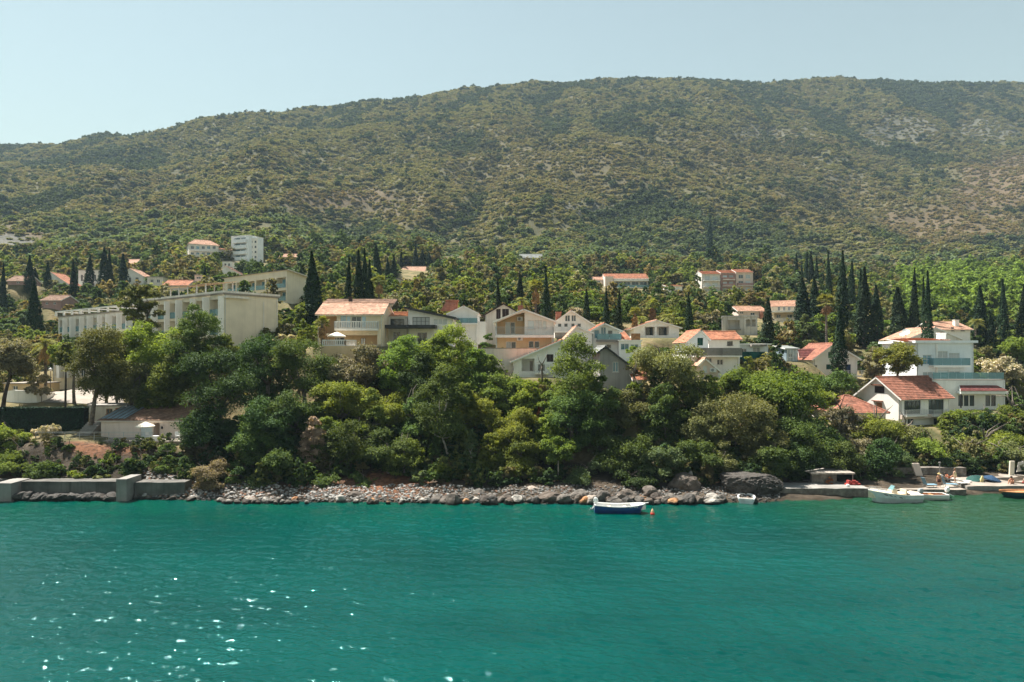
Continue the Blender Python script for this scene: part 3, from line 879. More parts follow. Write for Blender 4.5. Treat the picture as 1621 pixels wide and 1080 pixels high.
# white villa
h = H('villa', 'tall white villa with glazed balconies above a round terrace', 'villa', (1451, 108), (1541, 108), 607, 543, 10, M['white_blue'], found=4)
h.flat('white_blue', over=.45, thick=.38)
h.box('wall_pier', 'front', (1481, 545, 1483, 602), out=.25, mat='white')
for r, gl in (((1484.5, 556, 1500.5, 577), 'glass_pale'), ((1502, 559, 1519, 577), 'glass_pale'), ((1461, 562, 1475, 577), 'glass_blue')): h.win('front', *r, pane=gl, sill=False, mull=1, bars=1)
for r in ((1485, 586, 1502, 602), (1503, 588, 1520, 602), (1461, 589, 1477, 602)): h.win('front', *r, pane='glass_pale', sill=False, mull=1)
h.balcony('front', 1470, 1528, 578.5, 567, proj=1.3, kind='glass', slab=.28)
b = h.mb(); roof_sheet(b, h._loc(-1.6, h.h + .2, .6), h._loc(5.2, h.h + .45, -.3), h._loc(3.6, h.h + .95, 6), h._loc(-1.4, h.h + .7, 6)); b.build('side_roof', [M['tile_orange'], M['white']], h.root)
h.chimney(1490, 527, 538, w=.95, into=3.0, mat='white'); h.done()
h = H('villa', 'low white garage wing with maroon roof strip under the tall villa', 'villa', (1476, 104), (1591, 104), 648, 602, 4.2, M['white'], found=4)
h.flat('pave', over=.02, thick=.12)
b = h.mb(); roof_sheet(b, h._loc(3.4, zat(618, 104) - h.zb, -1.3), h._loc(10.6, zat(618, 104) - h.zb, -1.3), h._loc(9.7, zat(610, 104) - h.zb, -.05), h._loc(4.1, zat(610, 104) - h.zb, -.05), m=0, mu=1, row=.3); b.build('roof_strip', [M['tile_maroon'], M['white']], h.root)
h.box('fascia', 'front', (1513, 619.5, 1588, 623), out=1.2, mat='white')
for x in (1517, 1526, 1535, 1560, 1569): h.win('front', x, 626, x + 7.5, 643, pane='glass', frame='frame_dark', sill=False, mull=0)
h.box('post', 'front', (1513, 623.2, 1515, 645), out=1.1, into=-1.0, mat='frame_dark')
b = h.mb(); O, U, Nn, w = h.walls['front']
railing(b, O + Z * (h.h + .122) + U * .1 - Nn * .1, O + Z * (h.h + .122) + U * (w - .1) - Nn * .1, 1.05, 'glass'); b.build('railing', M['balglass'], h.root); h.done()
h = H('house', 'house with several shallow peach roofs and a white chimney behind the villa', 'house', (1487, 136), (1536, 136), 548, 522, 9, M['white'], found=4)
h.gable_side(511, 'tile_pale', over=.5); h.win('front', 1506, 518, 1510.5, 524, frame='frame_dark'); h.win('front', 1521, 519.5, 1527, 524, frame='frame_dark'); h.chimney(1513, 506.5, 514, w=.8, into=2.0, mat='white'); h.done()
h = H('house', 'house with a wide peach gable and maroon flank behind the villa', 'house', (1439, 124), (1520, 124), 556, 536, 9, M['offwhite'], found=4)
h.gable_front((1480, 519.5), 'tile_pale', el=537, er=537, over=.6, fo=.2); h.win('front', 1470, 528, 1476, 534); h.box('side_panel', 'front', (1484, 526, 1497, 535), out=.04, mat='brickred'); h.done()
# orange-roofed house near the right shore
h = H('house', 'white house with an orange-brown tiled roof and two railed balconies', 'house', (1425, 98), (1503, 101.5), 672, 629, 7.5, M['white'], found=4)
h.gable_side(598, 'tile_red', over=.55, so=.45, frac=.5)
h.win('front', 1431.5, 632.5, 1457.5, 655, pane='glass', frame='frame_dark', sill=False, mull=3); h.win('front', 1470, 633, 1494, 655, pane='glass', frame='frame_dark', sill=False, mull=3)
h.balcony('front', 1426, 1459, 656, 648.5, proj=.95, kind='bars'); h.balcony('front', 1469.5, 1497, 656, 648.5, proj=.95, kind='bars')
h.box('beam', 'front', (1423, 657.5, 1499, 660), out=.5, mat='pinkish')
h.win('front', 1437, 663, 1447, 672, sill=False); h.win('front', 1478, 662, 1492, 672, sill=False)
u, v = 1.0, 0
h.shutter('left', 1384, 611, 1400, 623, mat='shutter_dark'); h.shutter('left', 1385.5, 637, 1396.5, 647, mat='wood')
h.box('drip_hood', 'left', (1381, 608, 1402, 610.5), out=.35, mat='tile_red'); h.box('drip_hood', 'left', (1382, 633.5, 1398, 636), out=.35, mat='tile_red')
h.box('downpipe', 'front', (1422.5, 630, 1424, 668), out=.1, mat='steel'); h.done()
ORANGE = h
h = H('house', 'low house with a hipped red-brown roof among the bushes', 'house', (1328, 94), (1402, 94), 668, 655, 9, M['offwhite'], found=3)
h.hip(628.5, 'tile_red', ridge=.12); h.win('front', 1345, 657, 1356, 665); h.done()
# bungalow on the left terrace
h = H('bungalow', 'long low bungalow with patched corrugated roof on the left terrace', 'bungalow', (160, 86), (318, 86), 697, 666, 5.5, M['pinkish'], found=3)
h.shed(h.h, h.h + 1.35, 'tile_brown', over=.35, trim='frame')
h.win('front', 222, 671, 241, 695, pane='glass_pale', frame='frame', sill=False, mull=0, name='door'); h.recess('front', 243, 670, 253, 694, depth=1.2)
h.win('front', 284, 674, 296, 684, pane='glass'); h.win('front', 300, 672, 308, 694, pane='glass_pale', name='door', sill=False, mull=0)
h.box('wall_lamp', 'front', (256, 675, 258, 679), out=.2, mat='black')
b = h.mb()
for i in range(9):
    o = h._loc(.1 + i * .34, h.h + .27 + .03 * (i % 2), -.2); b.box(o, h.U * (.2 if i % 2 else .27), -h.Nf * 5.2 + Z * 1.23, Z * .03)
b.build('corrugated_patch', M['blue_sheet'], h.roof); h.done()
BUNG = h
h = H('shed', 'flat-roofed cream outbuilding uphill of the bungalow', 'shed', (141, 91), (200, 91), 668, 643, 4, M['offwhite'], found=2)
h.flat('concrete', over=.2, thick=.15); h.win('front', 168, 647, 178, 656, pane='glass', frame='wood'); h.shutter('front', 182, 646, 195, 655, mat='wood'); h.done()
h = H('house', 'low peach building behind the curved white wall', 'house', (6, 104), (60, 104), 622, 608, 5, M['peach'], found=2)
h.flat('pave', over=.15, thick=.15); h.win('front', 20, 611, 28, 617); h.done()
# ---- far houses, back left
h = H('villa', 'pale villa with a hipped peach roof and curved terrace on the hill', 'villa', (299, 300), (346, 306), 409, 388, 12, M['offwhite'], found=5)
h.hip(381.5, 'tile_pale', ridge=.5)
h.box('side_wing', 'right', (1, 0, 9, 4.4), out=5.5, mat='offwhite', uv=True)
b = h.mb(); roof_sheet(b, h._loc(h.w - .3, 4.5, .4), h._loc(h.w + 6, 4.5, .4), h._loc(h.w + 6, 5.8, 5), h._loc(h.w - .3, 5.8, 5)); b.build('wing_roof', [M['tile_pale'], M['white']], h.root)
for i in range(5):
    for y in (389.5, 399.5): h.win('front', 302 + i * 8.6, y, 307 + i * 8.6, y + 5, pane='glass_blue' if i % 2 else 'glass', sill=False)
h.balcony('front', 300, 344, 399, 396, proj=1.4, kind='solid', rmat='pinkish'); b = h.mb()
for i in range(13):
    a0 = math.pi + math.pi * i / 12 * .9
    if i < 12:
        a1 = math.pi + math.pi * (i + 1) / 12 * .9; c = h._loc(3, -3.0, 2)
        p = lambda a: c + Vector((math.cos(a) * 8.5, math.sin(a) * 5, 0))
        b.face([p(a0), p(a1), p(a1) + Z * 4, p(a0) + Z * 4]); b.face([c + Z * 4, p(a0) + Z * 4, p(a1) + Z * 4])
b.build('terrace', M['offwhite'], h.root); h.done()
h = H('apartment_building', 'narrow white tower house with blue-shaded balconies on the hill', 'apartments', (366, 310), (394, 306), 415, 374, 9, M['white_blue'], found=6)
h.flat('white', over=.1, thick=.3)
for k in range(4):
    y = 377 + k * 9.2
    h.recess('front', 371, y, 390, y + 6, depth=1.2, uv=False); h.win('front', 373, y + .5, 380, y + 6, inset=1.2, pane='glass_blue'); h.win('front', 382, y + .5, 388, y + 6, inset=1.2, pane='glass_blue')
    h.balcony('front', 370, 391, y + 6.4, y + 3.2, proj=.6, kind='solid', rmat='white_blue')
    h.win('right', 3, h.h - 3.2 - k * 2.65, 4.4, h.h - 1.9 - k * 2.65, uv=True)
h.done()
h = H('apartment_building', 'lower white block adjoining the narrow tower house', 'apartments', (394.5, 307), (408, 309), 415, 378, 9, M['white'], found=6)
h.flat('white', over=.1, thick=.3)
for k in range(4): h.win('front', 397, 381 + k * 8, 400, 385 + k * 8, mull=0); h.win('front', 403, 381 + k * 8, 406, 385 + k * 8, mull=0)
h.done()
def cot(label, a, c, D, base, eave, roof, kind='side', apex=None, mat='white', rm='tile_pale', wins=((.2, .4), (.6, .8)), depth=7, name='house', er=None, el=None, pane='glass'):
    h = H(name, label, 'house', (a, D), (c, D), base, eave, depth, M[mat], found=4)
    if kind == 'side': h.gable_side(roof, rm)
    elif kind == 'front': h.gable_front(apex, rm, el=el, er=er)
    elif kind == 'hip': h.hip(roof, rm)
    elif kind == 'shed': h.shed(h.h, zat(roof, D + depth) - h.zb, rm)
    else: h.flat('concrete', over=.2)
    for p, q in wins:
        m = eave + (base - eave) * .25; n = eave + (base - eave) * .62
        h.win('front', a + (c - a) * p, m, a + (c - a) * q, n, pane=pane, sill=False)
    h.done(); return h
cot('white house with a red slope beside the narrow left cypress', 78, 108, 232, 455, 449, None, 'front', (81, 432), mat='white', rm='tile_orange', el=434, er=450)
cot('white block seen between three cypresses on the left slope', 124, 160, 242, 456, 428, None, 'flat', mat='white', wins=((.1, .2), (.3, .4), (.65, .78)))
cot('white gabled house beside the cypress trio on the left slope', 201, 227, 244, 455, 434, None, 'front', (206, 426), mat='white', rm='tile_pale', el=430, er=438, wins=((.5, .7), (.1, .25)))
cot('grey-white cottage with dark windows near the long red roof', 233, 258, 222, 453, 439, 436.5, 'flat', mat='offwhite')
cot('long low outbuilding with an orange roof above the hotel', 258, 297, 205, 460, 452, 445, 'side', mat='pinkish', rm='tile_orange', wins=((.15, .3),))
cot('small rose-brick house with a red roof among left trees', 66, 96, 172, 486, 476, 469, 'side', mat='rosewall', rm='tile_brown', wins=((.2, .35), (.6, .75)))
cot('little house with a rusty roof at the far left of the slope', 12, 40, 215, 451, 445, 438, 'side', mat='rosewall', rm='tile_brown', wins=((.5, .7),))
cot('pale cottage roof showing above the left cypress trio', 198, 214, 300, 423, 418, 411.5, 'side', mat='offwhite', wins=((.3, .5),))
cot('white terrace house stepped below the narrow tower house', 352, 367, 285, 426, 414, None, 'flat', mat='white', wins=((.2, .4), (.6, .8)))
cot('white cottage with a steep dark red slope below the tower house', 352, 382, 255, 439, 436, None, 'front', (355, 421), mat='white', rm='tile_brown', el=424, er=436, wins=((.15, .35),))
cot('half-hidden pale cottage beside the small cypress by the hotel', 308, 322, 215, 445, 436, None, 'flat', mat='offwhite', wins=((.2, .7),))
cot('old stone cottage with a bit of pink roof in the dark wood', 441, 474, 330, 413, 407, 403, 'side', mat='grey', wins=((.3, .45), (.6, .7)))
cot('tiny white gabled house alone in the wood above the village', 703, 728, 385, 418, 411, None, 'front', (715, 404.5), mat='white', el=411, er=412)
cot('low stone house with a grey roof high in the wood', 823, 858, 390, 416, 408, 403, 'side', mat='grey', rm='slate')
cot('long white house with a peach roof above the tall palm wood', 637, 672, 300, 440, 430, 423, 'side', mat='white', rm='tile_pale', wins=((.1, .25), (.4, .55), (.7, .85)))
cot('pale cottage tucked behind cypresses above the yellow house', 612, 634, 215, 451, 442, None, 'flat', mat='offwhite')
cot('small rose house between the long white house and the trees', 940, 957, 290, 450, 443, 439.5, 'side', mat='pinkish', wins=((.3, .6),))
# ------------------------------------------------------------------ the lie of the land: rows of (distance, photo row) per photo column
TP = {
    -900: [(71, 'z-1'), (73, 'z0.2'), (75, 'z1.7'), (86, 690), (96, 645), (115, 600), (160, 545), (260, 470), (450, 390), (700, 325), (950, 285), (1150, 262), (1500, 'z290')],
    -250: [(71, 'z-1'), (73, 'z0.2'), (75, 'z1.7'), (86, 690), (96, 643), (115, 600), (160, 545), (260, 465), (450, 380), (700, 315), (950, 270), (1150, 248), (1500, 'z320')],
    0: [(71, 'z-1'), (73.2, 'z0.2'), (75, 'z1.7'), (80, 712), (84, 694), (88, 691), (92, 680), (96, 640), (104, 622), (115, 603), (135, 575), (160, 545), (200, 510), (260, 460), (340, 415), (450, 375), (700, 305), (950, 255), (1150, 227), (1500, 'z330')],
    200: [(71, 'z-1'), (73, 'z0.2'), (75, 'z1.6'), (80, 706), (83, 696), (90, 694), (96, 650), (104, 620), (115, 590), (130, 560), (160, 530), (200, 490), (260, 450), (340, 410), (450, 370), (700, 290), (950, 235), (1180, 208), (1500, 'z360')],
    330: [(70.5, 'z-1'), (72.3, 'z0.2'), (75.5, 762), (80, 735), (84, 697), (90, 690), (95, 640), (100, 590), (106, 565), (130, 535), (160, 500), (200, 470), (260, 442), (330, 412), (450, 370), (700, 275), (980, 212), (1190, 188), (1500, 'z385')],
    400: [(70, 'z-1'), (71.8, 'z0.2'), (75.5, 766), (80, 735), (86, 690), (92, 640), (98, 590), (104, 562), (130, 530), (150, 495), (200, 465), (260, 435), (320, 412), (450, 370), (700, 265), (1000, 200), (1200, 178), (1500, 'z400')],
    600: [(70, 'z-1'), (71.3, 'z0.2'), (75.5, 765), (78.5, 748), (84, 700), (90, 640), (96, 575), (105, 550), (125, 515), (150, 490), (200, 465), (260, 440), (320, 415), (450, 375), (700, 260), (1000, 180), (1250, 154), (1550, 'z440')],
    810: [(69.7, 'z-1'), (70.8, 'z0.2'), (75.5, 765), (79, 745), (84, 700), (90, 640), (96, 577), (100, 562), (118, 530), (140, 505), (180, 485), (240, 460), (320, 430), (450, 390), (700, 260), (1000, 170), (1300, 131), (1600, 'z490')],
    1000: [(69.7, 'z-1'), (70.8, 'z0.2'), (75.5, 765), (79, 746), (84, 705), (90, 625), (97, 575), (110, 538), (130, 515), (170, 495), (230, 470), (290, 455), (340, 430), (450, 392), (700, 260), (1000, 160), (1300, 119), (1600, 'z505')],
    1200: [(70.2, 'z-1'), (71.3, 'z0.2'), (75.5, 768), (79, 752), (84, 715), (90, 652), (97, 592), (105, 575), (130, 545), (150, 515), (190, 490), (280, 462), (340, 430), (450, 395), (700, 270), (1000, 180), (1300, 127), (1600, 'z500')],
    1300: [(71, 'z-1'), (72.5, 'z0.2'), (76, 'z0.8'), (80, 752), (86, 725), (92, 680), (98, 645), (108, 600), (120, 590), (130, 560), (150, 530), (190, 500), (260, 470), (330, 443), (450, 405), (700, 290), (1000, 190), (1300, 129), (1600, 'z500')],
    1400: [(72, 'z-1'), (74, 'z0.2'), (76, 'z0.7'), (81, 755), (86, 735), (92, 690), (98, 668), (106, 640), (115, 603), (130, 570), (150, 540), (190, 510), (250, 480), (320, 455), (450, 410), (700, 310), (1000, 205), (1300, 129), (1600, 'z500')],
    1621: [(74, 'z-1'), (76, 'z0.2'), (78, 'z0.6'), (84, 752), (90, 735), (95, 712), (102, 680), (110, 645), (125, 590), (150, 545), (190, 505), (250, 470), (320, 440), (450, 400), (700, 310), (1000, 215), (1300, 125), (1600, 'z500')],
    1950: [(74, 'z-1'), (76, 'z0.2'), (78, 'z0.6'), (84, 752), (90, 735), (95, 712), (102, 680), (110, 645), (125, 590), (150, 545), (190, 505), (250, 470), (320, 440), (450, 400), (700, 310), (1000, 215), (1300, 135), (1600, 'z490')],
    2600: [(74, 'z-1'), (76, 'z0.2'), (78, 'z0.6'), (84, 752), (95, 712), (110, 645), (150, 545), (250, 470), (450, 410), (700, 340), (1000, 265), (1300, 190), (1600, 'z420')],
}
_DG = np.concatenate([np.arange(60, 82, .5), np.arange(82, 130, 1), np.arange(130, 340, 4), np.arange(340, 1701, 15)])
_PX = np.array(sorted(TP), float)
_TZ = []
for _p in sorted(TP):
    d = np.array([r[0] for r in TP[_p]], float)
    zz = np.array([float(r[1][1:]) if isinstance(r[1], str) else zat(r[1], r[0]) for r in TP[_p]])
    v = np.interp(_DG, d, zz)
    v[_DG < d[0]] = -1 - (d[0] - _DG[_DG < d[0]]) * .4
    far = _DG > 120
    k = np.ones(7) / 7
    vs = np.convolve(np.pad(v, 3, mode='edge'), k, 'valid')
    w = sstep(118, 150, _DG) * (1 - sstep(1150, 1250, _DG) * .6)
    _TZ.append(v * (1 - w) + vs * w)
_TZ = np.array(_TZ)
PADARR = None


def raw_ground(x, y):
    px = np.clip(CX + x / np.maximum(y, 1) * F, _PX[0] + .01, _PX[-1] - .01)
    yy = np.clip(y, _DG[0], _DG[-1] - .01)
    i = np.clip(np.searchsorted(_PX, px) - 1, 0, len(_PX) - 2)
    j = np.clip(np.searchsorted(_DG, yy) - 1, 0, len(_DG) - 2)
    fx = (px - _PX[i]) / (_PX[i + 1] - _PX[i]); fx = fx * fx * (3 - 2 * fx) * .6 + fx * .4
    fy = (yy - _DG[j]) / (_DG[j + 1] - _DG[j])
    return (_TZ[i, j] * (1 - fx) + _TZ[i + 1, j] * fx) * (1 - fy) + (_TZ[i, j + 1] * (1 - fx) + _TZ[i + 1, j + 1] * fx) * fy


def ground(x, y):
    x = np.atleast_1d(np.asarray(x, float)); y = np.atleast_1d(np.asarray(y, float))
    z = raw_ground(x, y)
    m = sstep(330, 520, y) * (1 - .55 * sstep(1050, 1250, y))
    # gullies and spurs running down the mountain, smaller bumps lower down
    wx = x + 60 * (fbm(x, y, 260, 5, 3) - .5)
    rid = np.abs(fbm(wx, y * .42, 150, 21, 4) - .5) * 2
    z = z + m * ((fbm(x, y, 330, 3, 4) - .5) * 46 + (rid - .25) * 44 + (fbm(wx + 31, y, 55, 27, 3) - .5) * 16)
    z = z + sstep(74, 80, y) * (fbm(x, y, 9, 31, 3) - .5) * (.5 + 1.6 * sstep(110, 200, y))
    z = z + (1 - sstep(80, 84, y)) * (fbm(x, y, 2.2, 41, 3) - .5) * .5 * sstep(-.5, .3, z)
    if PADARR is not None:
        for cx, cy, r, pz in PADARR:
            d = np.hypot(x - cx, y - cy)
            near = d < r + 5
            if near.any():
                w = 1 - sstep(r + .3, r + 4.5, d[near])
                z[near] = z[near] * (1 - w) + (pz - .05) * w
    return z


def gully(x, y):
    wx = x + 60 * (fbm(x, y, 260, 5, 3) - .5)
    return np.abs(fbm(wx, y * .42, 150, 21, 4) - .5) * 2


def gz(x, y): return float(ground(x, y)[0])


PADS.append(((100 - CX) / F * 82.5, 82.6, 3.0, zat(695, 82.5)))
PADARR = list(PADS)

# land: one fan-shaped sheet from under the water to behind the ridge
rows = np.concatenate([np.arange(62, 82, .33), np.arange(82, 125, .8), np.arange(125, 340, 3.0), np.arange(340, 1000, 8), np.arange(1000, 1601, 12)])
cols = np.concatenate([np.linspace(-1.62, -.78, 40)[:-1], np.linspace(-.78, .78, 620), np.linspace(.78, 1.62, 40)[1:]])
gx = cols[None, :] * rows[:, None]; gy = np.repeat(rows[:, None], len(cols), 1)
gzv = ground(gx.ravel(), gy.ravel())
V = np.stack([gx.ravel(), gy.ravel(), gzv], 1)
nr, nc = gx.shape
ii = (np.arange(nr - 1)[:, None] * nc + np.arange(nc - 1)[None, :]).ravel()
Q = np.stack([ii, ii + 1, ii + nc + 1, ii + nc], 1)


def pxpy(x, y, z):
    return CX + x / y * F, HY - (z - CH) / y * F


def blob(px, py, cx, cy, rx, ry, seed=0, wob=.6):
    n = fbm(px, py, max(rx, ry) * .35, seed + 77, 4) - .5
    d = np.hypot((px - cx) / rx, (py - cy) / ry) + n * wob * 2
    return 1 - sstep(.7, 1.15, d)


def bare_mask(x, y, z):
    """red earth laid bare on the mountain (0..1); patches fixed to the ground by map position"""
    px, py = pxpy(x, y, z)
    m = np.maximum.reduce([  .5 * blob(px, py, 1500, 355, 125, 42, 1), .2 * blob(px, py, 1330, 330, 130, 45, 2), .5 * blob(px, py, 545, 315, 95, 17, 3), .3 * blob(px, py, 300, 330, 180, 20, 4),
                           .22 * blob(px, py, 880, 270, 160, 60, 5), .6 * blob(px, py, 1590, 290, 90, 50, 6), .2 * blob(px, py, 1150, 250, 150, 50, 7), .35 * blob(px, py, 640, 330, 90, 25, 8), .5 * blob(px, py, 20, 375, 70, 18, 9)])
    return m * sstep(300, 360, y)


def rock_mask(x, y, z):
    px, py = pxpy(x, y, z)
    m = np.maximum.reduce([  .5 * blob(px, py, 1430, 205, 70, 26, 11, .9), .4 * blob(px, py, 1215, 212, 60, 12, 12, .8), .5 * blob(px, py, 1570, 205, 50, 22, 13, .9), .9 * blob(px, py, 20, 388, 48, 16, 14), .3 * blob(px, py, 1330, 265, 60, 25, 15, 1.0), .5 * blob(px, py, 960, 330, 60, 12, 16, 1.0)])
    return m * sstep(300, 360, y)


_px, _py = pxpy(*V.T)
redm = np.maximum.reduce([blob(_px, _py, 620, 765, 85, 26, 21), .8 * blob(_px, _py, 150, 705, 70, 22, 22), .5 * blob(_px, _py, 470, 772, 60, 12, 23), .6 * blob(_px, _py, 860, 655, 25, 30, 24)]) * (V[:, 1] < 88)
soil = np.stack([redm, bare_mask(*V.T), rock_mask(*V.T), np.ones(len(V))], 1)
me = np_mesh('hillside', V, Q, None, {'soil': ('FLOAT_COLOR', soil)}, smooth=True)
m, nt, out = nmat('hillside_earth')
p = N(nt, 'ShaderNodeBsdfPrincipled'); p.inputs['Roughness'].default_value = .95; p.inputs['Specular IOR Level'].default_value = .1
at = N(nt, 'ShaderNodeAttribute'); at.attribute_name = 'soil'
sp = N(nt, 'ShaderNodeSeparateColor'); nt.links.new(at.outputs['Color'], sp.inputs[0])
g = N(nt, 'ShaderNodeNewGeometry'); sx = N(nt, 'ShaderNodeSeparateXYZ'); nt.links.new(g.outputs['Position'], sx.inputs[0])
n1 = N(nt, 'ShaderNodeTexNoise'); n1.inputs['Scale'].default_value = .25; n1.inputs['Detail'].default_value = 8; nt.links.new(g.outputs['Position'], n1.inputs['Vector'])
n2 = N(nt, 'ShaderNodeTexNoise'); n2.inputs['Scale'].default_value = 2.3; n2.inputs['Detail'].default_value = 6; nt.links.new(g.outputs['Position'], n2.inputs['Vector'])
grass = mixc(nt, maprange(nt, n1.outputs[0], .35, .65), (.075, .08, .032), (.23, .18, .095))
grass = mixc(nt, maprange(nt, n2.outputs[0], .4, .7, 0, .5), grass, (.10, .08, .045))
bank = mixc(nt, sp.outputs[0], mixc(nt, maprange(nt, n1.outputs[0], .4, .6), (.035, .028, .020), (.085, .066, .048)), mixc(nt, maprange(nt, n1.outputs[0], .4, .6), (.10, .05, .03), (.22, .10, .055)))
bank = mixc(nt, maprange(nt, n2.outputs[0], .45, .65, 0, .7), bank, (.03, .024, .018))
low = N(nt, 'ShaderNodeMapRange'); low.inputs[1].default_value = 3.2; low.inputs[2].default_value = 1.8; nt.links.new(sx.outputs[2], low.inputs[0])
yl = N(nt, 'ShaderNodeMapRange'); yl.inputs[1].default_value = 82; yl.inputs[2].default_value = 80; nt.links.new(sx.outputs[1], yl.inputs[0])
bk = N(nt, 'ShaderNodeMath', operation='MAXIMUM'); nt.links.new(low.outputs[0], bk.inputs[0]); nt.links.new(yl.outputs[0], bk.inputs[1])
c = mixc(nt, bk.outputs[0], grass, bank)
far = N(nt, 'ShaderNodeMapRange'); far.inputs[1].default_value = 280; far.inputs[2].default_value = 400; nt.links.new(sx.outputs[1], far.inputs[0])
mnt = mixc(nt, maprange(nt, n1.outputs[0], .35, .65), (.06, .06, .029), (.09, .082, .043))
c = mixc(nt, far.outputs[0], c, mnt)
c = mixc(nt, maprange(nt, sp.outputs[1], .05, .8), c, mixc(nt, n2.outputs[0], (.085, .062, .038), (.15, .10, .066)))
c = mixc(nt, maprange(nt, sp.outputs[2], .1, .7), c, mixc(nt, maprange(nt, n1.outputs[0], .3, .7), (.06, .06, .045), (.13, .125, .11)))
nt.links.new(c, p.inputs['Base Color'])
bp = N(nt, 'ShaderNodeBump'); bp.inputs['Strength'].default_value = .5; bp.inputs['Distance'].default_value = .25
nt.links.new(n2.outputs[0], bp.inputs['Height']); nt.links.new(bp.outputs[0], p.inputs['Normal'])
nt.links.new(p.outputs[0], out.inputs[0])
me.materials.append(m)
tag(link('hillside', me), kind='structure')

# ------------------------------------------------------------------ foliage
def leaf_mat(name, dark, light, trans=.35, objvar=.25, attr=None):
    m, nt, out = nmat(name)
    a = N(nt, 'ShaderNodeAttribute'); a.attribute_name = 'tone'
    if attr:                                   # scattered plants carry their own leaf colour
        ti = N(nt, 'ShaderNodeAttribute'); ti.attribute_name = 'tint'; ti.attribute_type = 'INSTANCER'
        c = mixc(nt, a.outputs['Fac'], (.62, .62, .62), (1.3, 1.3, 1.25))
        c = mixc(nt, 1.0, ti.outputs['Color'], c, 'MULTIPLY')
    else:
        oi = N(nt, 'ShaderNodeObjectInfo')
        c = mixc(nt, a.outputs['Fac'], dark, light)
        hs = N(nt, 'ShaderNodeHueSaturation')
        nt.links.new(c, hs.inputs['Color'])
        nt.links.new(maprange(nt, oi.outputs['Random'], 0, 1, .5 - .035 * objvar * 4, .5 + .02 * objvar * 4), hs.inputs['Hue'])
        nt.links.new(maprange(nt, oi.outputs['Random'], 0, 1, 1 - objvar, 1 + objvar), hs.inputs['Value'])
        c = hs.outputs[0]
    d = N(nt, 'ShaderNodeBsdfPrincipled'); d.inputs['Roughness'].default_value = .75; d.inputs['Specular IOR Level'].default_value = .12
    nt.links.new(c, d.inputs['Base Color'])
    t = N(nt, 'ShaderNodeBsdfTranslucent')
    c2 = mixc(nt, 1.0, c, (1.35, 1.3, .55), 'MULTIPLY'); nt.links.new(c2, t.inputs[0])
    mx = N(nt, 'ShaderNodeMixShader'); mx.inputs[0].default_value = trans
    nt.links.new(d.outputs[0], mx.inputs[1]); nt.links.new(t.outputs[0], mx.inputs[2]); nt.links.new(mx.outputs[0], out.inputs[0])
    return m


L = {
    'dark': leaf_mat('dark_evergreen_leaves', (.022, .045, .020), (.07, .11, .032), .25, .2),
    'darkgreen': leaf_mat('deep_green_leaves', (.036, .07, .024), (.125, .18, .048), .3, .2),
    'mid': leaf_mat('mid_green_leaves', (.06, .105, .026), (.20, .265, .06), .38, .2),
    'bright': leaf_mat('bright_green_leaves', (.055, .10, .022), (.175, .235, .05), .42, .15),
    'yellow': leaf_mat('yellow_green_leaves', (.085, .125, .026), (.26, .31, .065), .42, .15),
    'olive': leaf_mat('olive_leaves', (.075, .09, .036), (.22, .23, .095), .3, .2),
    'brown': leaf_mat('brownish_leaves', (.08, .088, .036), (.22, .215, .09), .3, .2),
    'grey': leaf_mat('grey_green_leaves', (0.095, 0.101, 0.068), (0.292, 0.257, 0.158), .25, .15),
    'tan': leaf_mat('dry_tan_leaves', (.15, .125, .075), (.36, .30, .19), .3, .1),
    'pink': leaf_mat('withered_pinkish_leaves', (0.207, 0.149, 0.115), (0.522, 0.380, 0.279), .2, .1),
    'blue': leaf_mat('bluish_green_leaves', (.05, .085, .04), (.16, .21, .09), .3, .15),
    'pine': leaf_mat('pine_needles', (0.053, 0.075, 0.033), (0.194, 0.210, 0.068), .25, .2),
    'cypress': leaf_mat('cypress_scales', (0.011, 0.030, 0.016), (0.040, 0.067, 0.027), .15, .2),
    'flower': leaf_mat('leaves_with_pale_blossom', (0.108, 0.120, 0.060), (0.674, 0.576, 0.432), .25, .1),
    'palm': leaf_mat('palm_leaflets', (0.090, 0.112, 0.033), (0.275, 0.285, 0.081), .35, .15),
    'deadpalm': leaf_mat('dead_palm_leaflets', (0.182, 0.117, 0.058), (0.477, 0.286, 0.140), .2, .1),
    'autumn': leaf_mat('rust_tinged_leaves', (.07, .095, .025), (.25, .245, .065), .4, .1),
    'red': leaf_mat('rusty_orange_leaves', (0.264, 0.084, 0.036), (0.583, 0.204, 0.076), .35, .1),
    'hedge': leaf_mat('dark_hedge_leaves', (0.008, 0.026, 0.018), (0.022, 0.050, 0.025), .1, .05),
    'scatter': leaf_mat('hillside_leaves', None, None, .3, attr=True),
}
BARK = surf('grey_bark', (.17, .14, .115), .9, var=.3, scale=3, bump=.5, bscale=9)
BARKP = surf('pale_bark', (.34, .30, .25), .9, var=.25, scale=3, bump=.4, bscale=9)
BARKD = surf('dark_bark', (.07, .055, .045), .9, var=.3, scale=3, bump=.5, bscale=9)


def leaves(cen, nor, size, rng, asp=.6, droop=.25):
    n = len(cen)
    nor = nor / np.maximum(np.linalg.norm(nor, axis=1, keepdims=True), 1e-6)
    r = rng.normal(size=(n, 3)); a = np.cross(nor, r); a /= np.maximum(np.linalg.norm(a, axis=1, keepdims=True), 1e-6)
    b = np.cross(nor, a)
    s = (size * rng.uniform(.6, 1.35, n))[:, None] * .5
    tip = nor * s * droop
    v = np.stack([cen - a * s - tip, cen - b * s * asp + tip * .6, cen + a * s - tip, cen + b * s * asp + tip * .6], 1)
    return v.reshape(-1, 3), np.arange(n * 4).reshape(n, 4)


